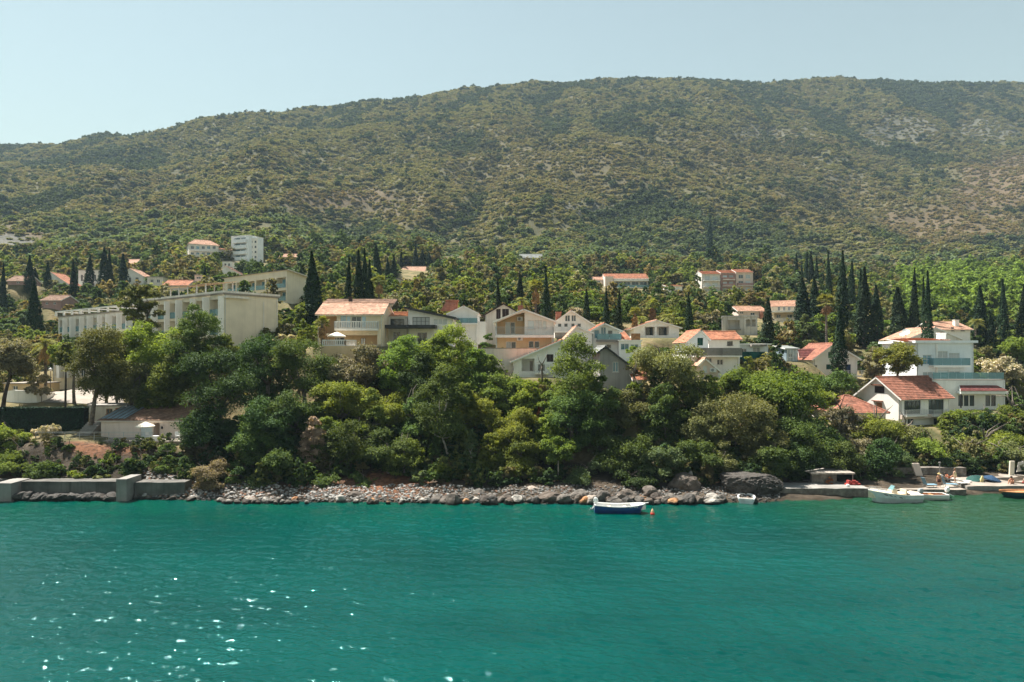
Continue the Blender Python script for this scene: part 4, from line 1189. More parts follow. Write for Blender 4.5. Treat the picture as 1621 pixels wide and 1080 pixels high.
def lobes_of(style, w, h, rng):
    """clump centres and radii in a crown w wide, h high, its base at z = 0"""
    R, out = w / 2, []
    if style == 'round':
        k = int(rng.integers(13, 19))
        for i in range(k):
            d = rng.normal(size=3); d /= np.linalg.norm(d); d[2] = d[2] * .9 + .12
            r = rng.uniform(.24, .38) * R
            out.append((d * np.array([R - r, R - r, h / 2 - r * h / w]) * rng.uniform(.75, 1.06) + [0, 0, h / 2], r))
        out.append((np.array([0, 0, h * .5]), .5 * min(R, h / 2)))
    elif style == 'tall':                      # several stacked tiers, ragged top
        k = int(rng.integers(15, 21))
        for i in range(k):
            t = (i + rng.uniform(0, 1)) / k
            prof = math.sin(math.pi * min(1, .18 + .78 * t)) ** .6
            a = i * 2.4 + rng.uniform(-.5, .5); r = R * rng.uniform(.28, .44) * (1.05 - .35 * t)
            rr = max(0, R * prof - r) * rng.uniform(.5, 1.05)
            out.append((np.array([math.cos(a) * rr, math.sin(a) * rr, h * (.06 + .86 * t)]), r))
    elif style == 'umbrella':                  # pine: flat plates of needles
        k = int(rng.integers(9, 13))
        for i in range(k):
            t = (i + rng.uniform(0, 1)) / k; a = i * 2.4
            rr = R * rng.uniform(.2, .75) * (1 - .45 * abs(t - .55)); r = R * rng.uniform(.26, .42)
            out.append((np.array([math.cos(a) * rr, math.sin(a) * rr, h * (.1 + .8 * t)]), r))
    elif style == 'spread':                    # wide shrub or bush, flat base
        k = int(rng.integers(10, 15))
        for i in range(k):
            a = rng.uniform(0, 6.28); rr = R * math.sqrt(rng.uniform(0, .6)); r = R * rng.uniform(.24, .36)
            out.append((np.array([math.cos(a) * rr, math.sin(a) * rr, h * rng.uniform(.15, .85) * (1 - .4 * rr / R)]), r))
    elif style == 'cone':
        k = 16
        for i in range(k):
            t = (i + rng.uniform(0, 1)) / k; a = i * 2.4; rr = R * (1 - t) * .72; r = R * (.30 - .16 * t)
            out.append((np.array([math.cos(a) * rr, math.sin(a) * rr, h * (.05 + .9 * t)]), r))
    return out


def crown(name, style, w, h, n, leaf, mat, seed, flat=.8, asp=.6, open_=.0):
    rng = np.random.default_rng(seed)
    lb = lobes_of(style, w, h, rng)
    wts = np.array([r * r for _, r in lb]); wts /= wts.sum()
    cen, nor, ton = [], [], []
    for (c, r), k in zip(lb, (wts * n).astype(int)):
        if k < 6: k = 6
        ncl = max(5, int(k / 16))
        d = rng.normal(size=(ncl, 3)); d /= np.linalg.norm(d, axis=1, keepdims=True)
        d[:, 2] = np.where(d[:, 2] < -.35, -d[:, 2] * .6, d[:, 2])
        cc = c + d * r * rng.uniform(.55, 1.08, (ncl, 1)) * np.array([1, 1, flat])
        id_ = rng.integers(0, ncl, k)
        p = cc[id_] + rng.normal(size=(k, 3)) * r * .17 * np.array([1, 1, .75])
        cen.append(p)
        nor.append(d[id_] * .7 + rng.normal(size=(k, 3)) * .55 + np.array([0, 0, .45]))
        ctone = rng.uniform(0, 1, ncl) * .6 + rng.uniform(0, .3)
        ton.append(np.clip(ctone[id_] + rng.normal(size=k) * .16 + .12, 0, 1))
    cen = np.concatenate(cen); nor = np.concatenate(nor); ton = np.concatenate(ton)
    v, q = leaves(cen, nor, leaf, rng, asp)
    return np_mesh(name, v, q, mat, {'tone': ('FLOAT', np.repeat(ton, 4))}), lb


def trunk_mb(lb, h0, base_r, rng, lean=(0, 0), limbs=6, off=(0, 0, 0), bole=None, split=.35, roots=.6):
    """tapered bole from -roots up to the crown (crown base at h0), limbs to the clumps"""
    b = MB(off)
    top = max(c[2] for c, r in lb); zb = bole if bole is not None else h0 + top * split
    kx, ky = rng.uniform(-.25, .25, 2) * min(1, h0 / 3)
    pts = [Vector((lean[0] * t + kx * math.sin(t * 3.1), lean[1] * t + ky * math.sin(t * 2.6), -roots + (zb + roots) * t)) for t in np.linspace(0, 1, 6)]
    b.tube(pts, [base_r * (1.35 if i == 0 else 1 - .09 * i) for i in range(6)], 7)
    o = pts[-1]
    srt = sorted(lb, key=lambda c: -c[1])[:limbs]
    for c, r in srt:
        e = Vector((c[0] + lean[0], c[1] + lean[1], c[2] + h0)); mid = o.lerp(e, .5) + Vector(rng.normal(size=3)) * .12 * (e - o).length
        b.tube([o - Z * .05, mid, e], [base_r * .5, base_r * .28, base_r * .06], 5)
    return b


TREES = []       # things to be labelled at the end: (object, words, px, py, size, group)


def tree(name, label, px, top, bot, wpx, D, pal, style='round', cat='tree', leaf=None, dens=1.0, bark=None, trunk=True, group=None, tx=None, r=None, limbs=6, flat=.8, asp=.6, seed=None, bole=None, depth=1.0):
    """a plant of its own: crown from photo row `bot` to `top`, wpx wide, at distance D; tx = column of the trunk's foot"""
    k = D / F
    if D < 95 and not name.startswith(('ash', 'alder')): wpx *= 1.14; bot += 10
    x, w, h = (px - CX) * k, wpx * k, (bot - top) * k
    fx = ((tx if tx is not None else px) - CX) * k
    g = gz(fx, D); zb = zat(bot, D)
    seed = seed if seed is not None else int(px * 7 + top * 13 + D)
    rng = np.random.default_rng(seed)
    root = empty(name, (fx, D, g), label, cat, group)
    leaf = leaf or max(.15, .0029 * D)
    n = int(dens * 2.6 * 3.0 * (w * h + .4 * w * w) / (leaf * leaf * .55))
    n = min(max(n, 250), 15000)
    me, lb = crown('crown', style, w, h, n, leaf, L[pal], seed, flat, asp)
    cr = link('crown', me, root, (x - fx, 0, zb - g)); cr.scale = (1, depth, 1)
    cr.rotation_euler.z = rng.uniform(-.4, .4)
    if trunk:
        b = trunk_mb(lb, max(zb - g, .15), r or max(.04, min(.032 * w, .05 * h) + .006 * h), rng, (x - fx, 0), limbs, bole=bole)
        b.build('trunk', bark or BARK, root, smooth=True)
    return root


def bush(label, px, top, bot, wpx, D, pal, group=None, style='spread', dens=1.0, leaf=None, name='shrub', cat='shrub', stems=True):
    return tree(name, label, px, top, bot, wpx, D, pal, style, cat, leaf or max(.13, .0028 * D), dens, trunk=stems, group=group, r=.05, limbs=5)
# ------------------------------------------------------------------ shore belt, one plant at a time
T = tree
# far left
T('olive_tree', 'grey-green bushy tree at the left edge over the peach building', 18, 528, 618, 96, 95, 'grey', 'round', tx=4, bark=BARKD, group=None)
T('pine_tree', 'leaning pine with a stout bare trunk in front of the drive', 155, 520, 632, 118, 88, 'pine', 'umbrella', tx=142, r=.34, bark=BARK, dens=1.1, leaf=.26, bole=6.5)
T('pine_tree', 'slim pole-like pine with a small tuft before the dark hedge', 105, 538, 592, 36, 89, 'pine', 'round', tx=102, r=.17, bark=BARKD, bole=9.5)
bush('whitish flowering oleander near the columned annexe', 66, 588, 628, 44, 98, 'flower')
T('pine_tree', 'left of two open pines with bare stems before the hotel front', 211, 448, 520, 50, 97, 'pine', 'umbrella', r=.16, leaf=.28, limbs=9, dens=.75)
T('pine_tree', 'right of two open pines with bare stems before the hotel front', 233, 447, 524, 50, 98, 'pine', 'umbrella', r=.16, leaf=.28, limbs=9, dens=.75)
T('broadleaf_tree', 'wide sunlit olive-yellow tree below the hotel balconies', 255, 497, 600, 105, 93, 'yellow', 'round')
T('pine_tree', 'ragged dark pine against the hotel corner', 312, 478, 605, 92, 91, 'darkgreen', 'tall', leaf=.26, dens=1.2)
T('broadleaf_tree', 'shaggy olive tree left of the bungalow roof', 208, 560, 652, 92, 91, 'olive', 'round')
T('broadleaf_tree', 'light green tree hanging over the bungalow roof', 272, 565, 655, 90, 91, 'mid', 'round', tx=262)
T('broadleaf_tree', 'tall mid-green tree between the leaning pine and the bungalow', 185, 520, 600, 60, 96, 'mid', 'tall')
T('oak_tree', 'very dark oak over the right end of the bungalow', 348, 535, 705, 125, 84.5, 'dark', 'round', r=.3, bark=BARKD)
T('oak_tree', 'black-green oak leaning over the shore right of the bungalow', 330, 640, 725, 90, 82, 'dark', 'round', bark=BARKD, tx=352)
T('laurel_tree', 'dark laurel tree below the blank hotel wall', 424, 520, 660, 112, 90, 'dark', 'round')
T('laurel_tree', 'big dark laurel tree left of the yellow house terrace', 482, 510, 650, 104, 88, 'darkgreen', 'round')
T('laurel_tree', 'shadowed laurel tree low in front of the dark oak', 420, 620, 745, 110, 80, 'dark', 'round')
T('laurel_tree', 'deep green tree above the withered bush', 470, 600, 700, 95, 83, 'darkgreen', 'round')
bush('low dark green bush over the pale rubble shore', 445, 690, 765, 105, 77, 'darkgreen')
T('shrub', 'dry tan bush standing on the rubble shore', 332, 710, 766, 66, 75, 'tan', 'spread', cat='shrub', leaf=.16, dens=1.1)
bush('withered pinkish bush among dark trees on the bank', 494, 655, 735, 48, 79, 'pink', style='tall')
T('broadleaf_tree', 'greyish brown tree below the yellow house', 578, 545, 630, 105, 91, 'grey', 'round')
T('broadleaf_tree', 'thin grey tree left of the withered bush', 530, 575, 665, 60, 88, 'grey', 'tall')
T('broadleaf_tree', 'yellow-green tree beneath the terrace parasol', 540, 595, 685, 90, 85, 'yellow', 'round')
T('broadleaf_tree', 'yellow-green tree beneath the yellow house corner', 604, 600, 690, 88, 85.5, 'yellow', 'round')
T('broadleaf_tree', 'deep green tree above the orange boulder', 560, 655, 745, 100, 80, 'darkgreen', 'round')
T('broadleaf_tree', 'mid-green tree over the red earth bank', 615, 670, 755, 85, 78.5, 'darkgreen', 'round')
T('broadleaf_tree', 'leafy tree in front of the black-roofed house', 640, 525, 625, 95, 91, 'mid', 'tall')
T('broadleaf_tree', 'tall light green tree right of the black-roofed house', 715, 513, 610, 100, 92, 'yellow', 'tall', tx=705)
T('holm_oak', 'dark oval tree wedged between two light green trees', 672, 552, 660, 78, 87, 'dark', 'tall')
T('ash_tree', 'many-stemmed grey ash tree in the middle of the bank', 700, 575, 700, 120, 80, 'darkgreen', 'tall', tx=712, r=.19, bark=BARKP, limbs=11, dens=.75, bole=3.2)
T('broadleaf_tree', 'shadowy tree filling the gap behind the ash stems', 655, 620, 725, 85, 84, 'darkgreen', 'round')
T('broadleaf_tree', 'light green tree below the white gabled house', 752, 548, 640, 75, 90, 'mid', 'tall')
T('broadleaf_tree', 'yellowish tree right of the grey ash', 752, 610, 705, 80, 84, 'yellow', 'round')
T('alder_tree', 'slender ivy-clad trunk with a narrow crown by the rubble', 746, 675, 742, 28, 77, 'blue', 'tall', r=.15, bark=BARKP)
T('alder_sapling', 'small bright sapling on the rubble below the ash', 698, 732, 762, 36, 76, 'bright', 'round', r=.06, bark=BARKP)
bush('bluish green bush left of the bright sapling', 664, 732, 766, 40, 76, 'blue')
T('broadleaf_tree', 'sunlit tree below the terrace wall of the cream house', 800, 582, 660, 80, 88, 'mid', 'round')
T('broadleaf_tree', 'pale green tree left of the railed balcony', 835, 600, 680, 70, 85, 'yellow', 'tall')
T('broadleaf_tree', 'fresh yellow-green tree halfway down the bank centre', 812, 640, 720, 88, 81, 'yellow', 'round')
T('alder_sapling', 'yellow-leaved young tree near the big pale boulder', 775, 682, 745, 44, 78, 'yellow', 'tall', r=.07)
T('broadleaf_tree', 'drooping mid-green tree above the big pale boulder', 825, 690, 772, 80, 78, 'mid', 'round', r=.1)
T('poplar_tree', 'tall dark leafy tree in front of the white red-roofed house', 912, 530, 655, 100, 84, 'mid', 'tall', r=.24)
T('poplar_tree', 'lower half-shaded tree under the tall leafy one', 905, 605, 730, 115, 81.5, 'darkgreen', 'round')
T('broadleaf_tree', 'dark tree right below the tall leafy one', 948, 590, 700, 75, 83, 'darkgreen', 'tall')
bush('rust-orange bush glowing in a gap of the bank trees', 858, 636, 664, 26, 84, 'red', name='sumac_bush')
T('alder_sapling', 'bright forked young tree with a pale trunk by the shore', 884, 688, 742, 62, 76.5, 'bright', 'round', tx=886, r=.09, bark=BARKP, limbs=8)
T('broadleaf_tree', 'light tree behind the forked young tree', 868, 655, 725, 56, 80, 'yellow', 'tall')
T('olive_tree', 'olive-yellow tree below the grey house', 985, 606, 690, 78, 85, 'olive', 'round')
T('broadleaf_tree', 'dense green tree over the moored blue boat', 985, 668, 758, 95, 78.5, 'darkgreen', 'round')
bush('bluish bush overhanging the boulders behind the blue boat', 930, 712, 770, 80, 76.8, 'blue')
T('holm_oak', 'big brownish holm oak in front of the dark verandas', 1058, 534, 640, 118, 88, 'brown', 'round', r=.3)
T('holm_oak', 'green ivy-wrapped tree under the big brownish oak', 1052, 605, 705, 82, 83.5, 'darkgreen', 'tall')
T('broadleaf_tree', 'thin backlit tree between two brownish crowns', 1090, 600, 690, 50, 86, 'bright', 'tall', bark=BARKD, dens=.6)
bush('grey-green bush above the dark boulders left of the outcrop', 1045, 692, 752, 72, 77, 'blue')
bush('broad grey-green bush next to the rock outcrop', 1102, 688, 756, 96, 77.5, 'darkgreen')
T('holm_oak', 'large round brown-olive oak above the rock outcrop', 1165, 606, 722, 118, 82, 'brown', 'round', r=.26)
T('holm_oak', 'tilting brownish tree over the rock outcrop', 1208, 655, 742, 75, 79.5, 'brown', 'tall')
T('olive_tree', 'olive tree between the brown oaks', 1116, 640, 720, 80, 82, 'olive', 'round')
T('walnut_tree', 'bright green broad walnut tree below the green fence', 1235, 568, 670, 140, 88, 'bright', 'round', r=.3, leaf=.36)
T('walnut_tree', 'dark lower walnut tree over the stone quay', 1268, 635, 752, 115, 83, 'darkgreen', 'round', r=.2)
T('walnut_tree', 'fresh green tree left of the broad walnut', 1180, 572, 640, 80, 91, 'bright', 'round')
for a in [
    ('broadleaf_tree', 'leafy tree in front of the far half of the hotel', 118, 524, 600, 70, 97.5, 'mid', 'round'),
    ('broadleaf_tree', 'olive tree before the hotel between pine and open pines', 168, 520, 600, 60, 98.5, 'olive', 'round'),
    ('pine_tree', 'shaggy pine right under the hotel balconies', 300, 512, 610, 74, 92.5, 'pine', 'tall'),
    ('broadleaf_tree', 'sunny tree at the foot of the blank hotel wall corner', 345, 520, 600, 62, 92, 'mid', 'round'),
    ('broadleaf_tree', 'yellowish tree under the right open pine', 222, 512, 590, 60, 95.5, 'yellow', 'round'),
    ('broadleaf_tree', 'green tree above the bungalow roof ridge', 250, 600, 655, 66, 91.5, 'mid', 'round'),
    ('broadleaf_tree', 'dense tree low on the bank below the dark laurel', 400, 655, 755, 80, 78.6, 'darkgreen', 'round'),
    ('broadleaf_tree', 'fresh green tree low on the bank below the yellow-green trees', 520, 650, 750, 66, 80.5, 'mid', 'tall'),
    ('broadleaf_tree', 'mid-green tree low on the bank left of the grey ash', 640, 690, 760, 62, 78, 'mid', 'round'),
    ('broadleaf_tree', 'leafy tree low on the bank right of the slender ivy-clad trunk', 785, 700, 765, 52, 78.4, 'mid', 'round'),
    ('broadleaf_tree', 'dark tree leaning over the rock outcrop top', 1225, 690, 765, 70, 77.5, 'darkgreen', 'round'),
    ('broadleaf_tree', 'upright green tree below the terrace wall end', 776, 560, 640, 66, 90.2, 'mid', 'tall'),
    ('broadleaf_tree', 'upright green tree right of the dark oval tree', 694, 528, 620, 58, 90.6, 'mid', 'tall'),
    ('broadleaf_tree', 'upright tree hiding the foot of the railed balcony house', 858, 592, 670, 50, 88, 'mid', 'tall'),
    ('broadleaf_tree', 'slim green tree below the grey house window', 1003, 598, 690, 48, 86.5, 'mid', 'tall'),
    ('broadleaf_tree', 'upright green tree right of the big brownish oak', 1122, 588, 680, 58, 87, 'mid', 'tall'),
    ('broadleaf_tree', 'tall slender green tree in the centre of the bank', 735, 600, 720, 56, 82.5, 'mid', 'tall'),
    ('broadleaf_tree', 'tall green tree over the red earth bank edge', 590, 610, 730, 62, 82, 'mid', 'tall'),
    ('broadleaf_tree', 'upright fresh green tree left of the tall leafy one', 868, 612, 720, 54, 83.5, 'mid', 'tall'),
    ('holm_oak', 'black-shadowed oak behind the left part of the quay', 1258, 692, 760, 84, 80, 'dark', 'round'),
    ('holm_oak', 'dark tree spreading over the quay shelter roof', 1318, 692, 752, 86, 80.8, 'darkgreen', 'round'),
    ('holm_oak', 'dark tree between the shelter and the leaning board', 1390, 692, 757, 76, 81.2, 'dark', 'round'),
    ('broadleaf_tree', 'olive-tinted tree low on the bank above the flat pale slab', 1130, 690, 762, 70, 78.2, 'olive', 'round'),
]:
    T(*a)
# right
for a in [
    ('olive_tree', 'grey olive tree above the quay shelter', 1333, 643, 705, 72, 92, 'grey', 'round'),
    ('broadleaf_tree', 'dark leafy tree behind the quay shelter', 1315, 675, 757, 78, 84, 'darkgreen', 'round'),
    ('olive_tree', 'silvery bush-like olive right of the quay shelter', 1356, 690, 758, 70, 83, 'grey', 'round'),
    ('broadleaf_tree', 'yellowish tree before the hipped roof house', 1385, 656, 722, 84, 90, 'yellow', 'round'),
    ('broadleaf_tree', 'olive-green tree below the orange-roofed house', 1430, 668, 735, 85, 90, 'olive', 'round'),
    ('broadleaf_tree', 'shady grey tree behind the white speedboat', 1405, 704, 764, 78, 84, 'blue', 'round'),
    ('broadleaf_tree', 'yellow tree above the sun loungers', 1476, 688, 757, 78, 86, 'yellow', 'round'),
    ('acacia_tree', 'feathery bright green tree in front of the garage wing', 1528, 640, 690, 66, 97, 'bright', 'spread'),
    ('acacia_tree', 'feathery green tree right of the orange-roofed house', 1570, 636, 690, 60, 98, 'bright', 'spread'),
    ('broadleaf_tree', 'olive-gold tree above the parasols', 1558, 672, 735, 92, 92, 'yellow', 'round'),
    ('broadleaf_tree', 'brown-olive tree leaning over the parasols', 1535, 695, 752, 78, 88, 'brown', 'round'),
    ('broadleaf_tree', 'lush green tree at the right edge below the garage', 1602, 640, 705, 80, 99, 'bright', 'round'),
    ('broadleaf_tree', 'olive tree with bare stems at the right edge', 1592, 696, 750, 82, 87, 'olive', 'round'),
    ('broadleaf_tree', 'small green tree under the orange-roofed house windows', 1500, 655, 700, 50, 96, 'mid', 'tall'),
    ('chestnut_tree', 'rust-tinged round tree left of the tall villa', 1420, 541, 602, 82, 106, 'autumn', 'round'),
    ('broadleaf_tree', 'grey tree between the shuttered gable and the rust-tinged tree', 1384, 548, 602, 46, 112, 'grey', 'tall'),
    ('oleander', 'pale round oleander right of the villa terrace', 1583, 566, 612, 78, 112, 'flower', 'round'),
    ('broadleaf_tree', 'dark tree at the right edge above the oleander', 1610, 528, 585, 56, 120, 'mid', 'round'),
    ('broadleaf_tree', 'brownish tree between oleander and villa', 1558, 545, 592, 46, 122, 'brown', 'round'),
    ('oleander', 'flowering hedge-like oleander below the shuttered gable', 1315, 588, 632, 92, 104, 'darkgreen', 'round'),
    ('broadleaf_tree', 'yellowish tree left of the hipped roof', 1306, 612, 655, 56, 99, 'yellow', 'round'),
    ('thuja', 'dark round conifer before the corrugated shed', 1228, 538, 590, 30, 104, 'dark', 'tall'),
    ('cedar_tree', 'wide grey-blue cedar on the slope below the terrace house', 1274, 498, 556, 62, 135, 'blue', 'cone'),
    ('broadleaf_tree', 'grey bush tree right of the fan palm and cedar', 1340, 520, 560, 40, 140, 'grey', 'round'),
    ('broadleaf_tree', 'yellowish tree beside the grey house', 1005, 545, 600, 44, 95, 'mid', 'round'),
]:
    T(*a)
# left bank and garden
for a in [
    ('pale green bush at the left edge of the bank', 14, 655, 720, 56, 80, 'yellow'), ('sunlit low bush left of the terrace railing', 36, 706, 752, 70, 77, 'mid'), ('dark bush above the first concrete block', 70, 726, 764, 70, 76, 'darkgreen'),
    ('variegated pale shrub in front of the dark hedge', 74, 664, 690, 40, 84, 'flower'), ('grassy bush above the middle of the sea wall', 128, 738, 764, 44, 75.8, 'yellow'), ('fern-like bright shrub on the dry bank', 178, 712, 748, 40, 78, 'bright'),
    ('dark spreading shrub under the bungalow railing', 222, 700, 760, 60, 78, 'dark'), ('dark shrub right of the bright fern-like shrub', 265, 690, 758, 66, 78, 'darkgreen'), ('potted round shrub by the bungalow door', 268, 678, 700, 22, 83, 'dark'),
    ('small bush at the foot of the sea wall pier', 160, 742, 764, 36, 75.6, 'olive'), ('shadowy bush behind the dry tan bush', 372, 722, 768, 60, 76.5, 'dark'), ('thin shrub above the seaside concrete pier', 205, 728, 758, 40, 76.5, 'olive'),
    ('dark shrub behind the terrace railing steps', 110, 712, 745, 50, 79, 'darkgreen'),
    ('dark bush at the foot of the red earth bank', 575, 742, 768, 44, 76.2, 'darkgreen'), ('low green bush over the boulders below the ash', 790, 752, 775, 40, 75.5, 'darkgreen'), ('dark overhanging bush above the dark boulders', 1000, 738, 772, 70, 76, 'dark'),
    ('dark shrub left of the forked young tree', 845, 735, 768, 50, 77, 'darkgreen'), ('dark bush right of the forked young tree', 915, 742, 776, 40, 76, 'dark'), ('low bush on the bank left of the withered bush', 520, 735, 770, 60, 76.5, 'darkgreen'),
    ('dark bush on top of the rock outcrop', 1165, 715, 752, 80, 80, 'dark'), ('shaded bush left of the quay wall', 1245, 730, 768, 60, 80, 'dark'), ('shaded shrub right of the quay shelter roof', 1362, 730, 770, 46, 80, 'dark'),
    ('leafy bush below the yellow house balustrade', 520, 548, 590, 50, 94, 'mid'), ('round bush right of the blank hotel wall', 447, 515, 560, 44, 98, 'flower'), ('green shrub beside the yellow house arch', 470, 470, 520, 52, 118, 'mid'),
    ('palm-like bush left of the cream house', 770, 520, 556, 26, 96, 'darkgreen'), ('dark little bush on the cream house terrace', 797, 541, 562, 14, 95, 'brown'), ('bush over the white terrace pavilion', 1180, 528, 546, 30, 122, 'olive'),
]:
    bush(*a)

# ------------------------------------------------------------------ cypresses
CYP = []
def cypress_mesh(i):
    rng = np.random.default_rng(900 + i)
    n = 3400
    t = rng.uniform(0, 1, n) ** .85
    a = rng.uniform(0, 2 * math.pi, n)
    wide = (.62 + .38 * np.minimum(1, t / .16)) * np.where(t < .28, 1, (1 - ((t - .28) / .72) ** (1.15 + .12 * (i % 3))))
    lump = 1 + .45 * (vnoise(a * 1.9 + 9 * i, t * (6 + i), 70 + i) - .5) + .42 * (vnoise(a * 4 + 5 * i, t * 26, 90 + i) - .5)
    r = .5 * np.maximum(wide, .015) * lump * rng.uniform(.72, 1.06, n)
    bend = .03 * np.sin(t * 3 + i)
    cen = np.stack([np.cos(a) * r + bend, np.sin(a) * r, t * 1.0 + .01], 1)
    cen[:, 2] *= 6.0                                  # proportions 1 : 6
    nor = np.stack([np.cos(a), np.sin(a), rng.uniform(-.1, .9, n)], 1) + rng.normal(size=(n, 3)) * .35
    v, q = leaves(cen, nor, .17, rng, .55)
    v[:, 2] = np.clip(v[:, 2], 0, 6.1)
    tone = np.clip(vnoise(a * 3, t * 22, i) * .8 + rng.normal(size=n) * .15, 0, 1)
    me = np_mesh('crown', v, q, L['cypress'], {'tone': ('FLOAT', np.repeat(tone, 4))})
    b = MB(); b.tube([(0, 0, -1.2), (0, 0, .3), (0, 0, 3)], [.09, .075, .03], 6)
    tr = b.build('trunk', BARKD); tm = tr.data; bpy.data.objects.remove(tr)
    return me, tm
CM = [cypress_mesh(i) for i in range(5)]
CYPS = [  # column, top row, foot row, width px, distance, label
    (3, 418, 480, 12, 200, 'cypress cut by the left edge of the slope'), (47, 405, 474, 13, 215, 'tall cypress left of the white house with the red slope'), (57, 447, 512, 17, 150, 'broad dark cypress in front of the little rose-brick house'),
    (56, 425, 470, 15, 225, 'squat cypress close behind the tall one at the left'), (76, 414, 452, 9, 228, 'slim cypress touching the white house with the red slope'), (118, 411, 476, 13, 205, 'isolated cypress between the white house and white block'),
    (141, 403, 458, 12, 232, 'cypress in front of the white block'), (164, 392, 460, 13, 230, 'tallest of the cypress trio on the left slope'), (175, 394, 458, 9, 233, 'narrow middle cypress of the left trio'), (194, 402, 440, 13, 238, 'right cypress of the left trio by the gabled house'),
    (324, 420, 447, 8, 210, 'small dark cypress by the half-hidden cottage'), (497, 399, 520, 24, 118, 'big dark cypress between hotel wing and yellow house'), (488, 430, 520, 20, 121, 'lower twin cypress left of the big dark one'),
    (550, 408, 472, 11, 135, 'single cypress behind the yellow house roof'), (569, 397, 474, 13, 134, 'left cypress of the clump behind the yellow house'), (577, 394, 474, 14, 137, 'middle cypress of the clump behind the yellow house'), (586, 412, 474, 12, 133, 'right cypress of the clump behind the yellow house'),
    (597, 386, 440, 12, 205, 'cypress standing just behind the left fan palm'), (614, 408, 440, 10, 225, 'short cypress right of the left fan palm'), (623, 404, 436, 9, 240, 'slim far cypress near the long white house'), (657, 382, 422, 10, 310, 'far cypress above the long white house'),
    (668, 395, 425, 9, 315, 'far cypress right of the long white house'), (679, 400, 430, 9, 318, 'last far cypress in the row by the long white house'), (635, 398, 425, 9, 305, 'far cypress left of the long white house'),
    (791, 446, 484, 12, 124, 'cypress rising behind the grey gabled house'), (866, 422, 500, 12, 125, 'tall cypress beside the central fan palm'), (823, 430, 465, 11, 150, 'broad cypress half hidden left of the central palm'),
    (929, 458, 506, 8, 128, 'thin cypress behind the arched-window gable'), (959, 454, 516, 10, 124, 'thin cypress behind the blue glazed gable'), (978, 460, 518, 9, 122, 'thin cypress right of the blue glazed gable'),
    (1091, 463, 526, 12, 121, 'lone dark cypress right of the dark verandas'), (1124, 341, 392, 9, 470, 'lone tall cypress high on the mountain slope'), (1214, 472, 540, 15, 122, 'cypress in front of the two-storey terrace house'),
    (1262, 402, 446, 8, 245, 'first thin cypress above the terrace house'), (1269, 417, 446, 7, 248, 'short cypress among the thin ones above the terrace house'), (1275, 397, 440, 9, 240, 'second thin cypress above the terrace house'), (1271, 440, 494, 22, 152, 'broad cypress right beside the terrace house'),
    (1285, 399, 440, 9, 238, 'third thin cypress above the terrace house'), (1293, 407, 444, 9, 236, 'fourth thin cypress above the terrace house'), (1292, 438, 498, 17, 150, 'blunt-topped cypress left of the tall fan palm'), (1312, 397, 470, 11, 190, 'slender tall cypress behind the tall fan palm'),
    (1332, 398, 512, 16, 148, 'very tall cypress right of the fan palm'), (1346, 414, 476, 10, 185, 'slim cypress behind the very tall one'), (1327, 487, 592, 21, 112, 'cypress standing before the white gable with green shutters'), (1361, 428, 542, 11, 141, 'narrow cypress hugging the widest one'),
    (1368, 424, 549, 23, 139, 'widest tall cypress of the right-hand group'), (1389, 452, 543, 18, 140, 'cypress right of the widest one'), (1424, 455, 532, 20, 141, 'stout cypress before the bright green slope'), (1447, 425, 526, 13, 140, 'tall thin cypress behind the villa'),
    (1463, 440, 524, 8, 142, 'thin shaded cypress behind the pointed one at the villa'), (1469, 430, 536, 17, 118, 'pointed cypress rising over the villa roof'), (1548, 454, 534, 19, 141, 'cypress right of the villa rear roofs'), (1569, 499, 536, 12, 139, 'short cypress between two tall ones at the right'),
    (1589, 443, 526, 14, 142, 'tall cypress near the right edge'), (1618, 452, 536, 15, 141, 'cypress cut by the right edge'), (422, 404, 430, 9, 335, 'little far cypress right of the white tower house'), (845, 436, 470, 9, 160, 'narrow cypress between the grey gable and central palm'),
]
for i, (px, top, foot, w, D, lab) in enumerate(CYPS):
    x = (px - CX) / F * D; g = gz(x, D); zt = zat(top, D); zf = zat(foot, D)
    z0 = min(g, zf) if zf - g < 6 else g
    root = empty('cypress', (x, D, z0), lab, 'cypress', 'cypresses on the slope')
    cme, tme = CM[i % 5]
    hgt = zt - z0 - .4; wd = w / F * D * 1.22
    c = link('crown', cme, root, (0, 0, .4)); c.scale = (wd, wd, hgt / 6.0); c.rotation_euler = (.025 * math.sin(i * 2.3), .03 * math.sin(i * 3.7 + 1), i * 1.7); c.scale.x *= .88 + .28 * ((i * 7) % 5) / 4; c.scale.y = c.scale.x
    t = link('trunk', tme, root, (0, 0, .2)); t.scale = (wd * 1.6, wd * 1.6, hgt / 8)

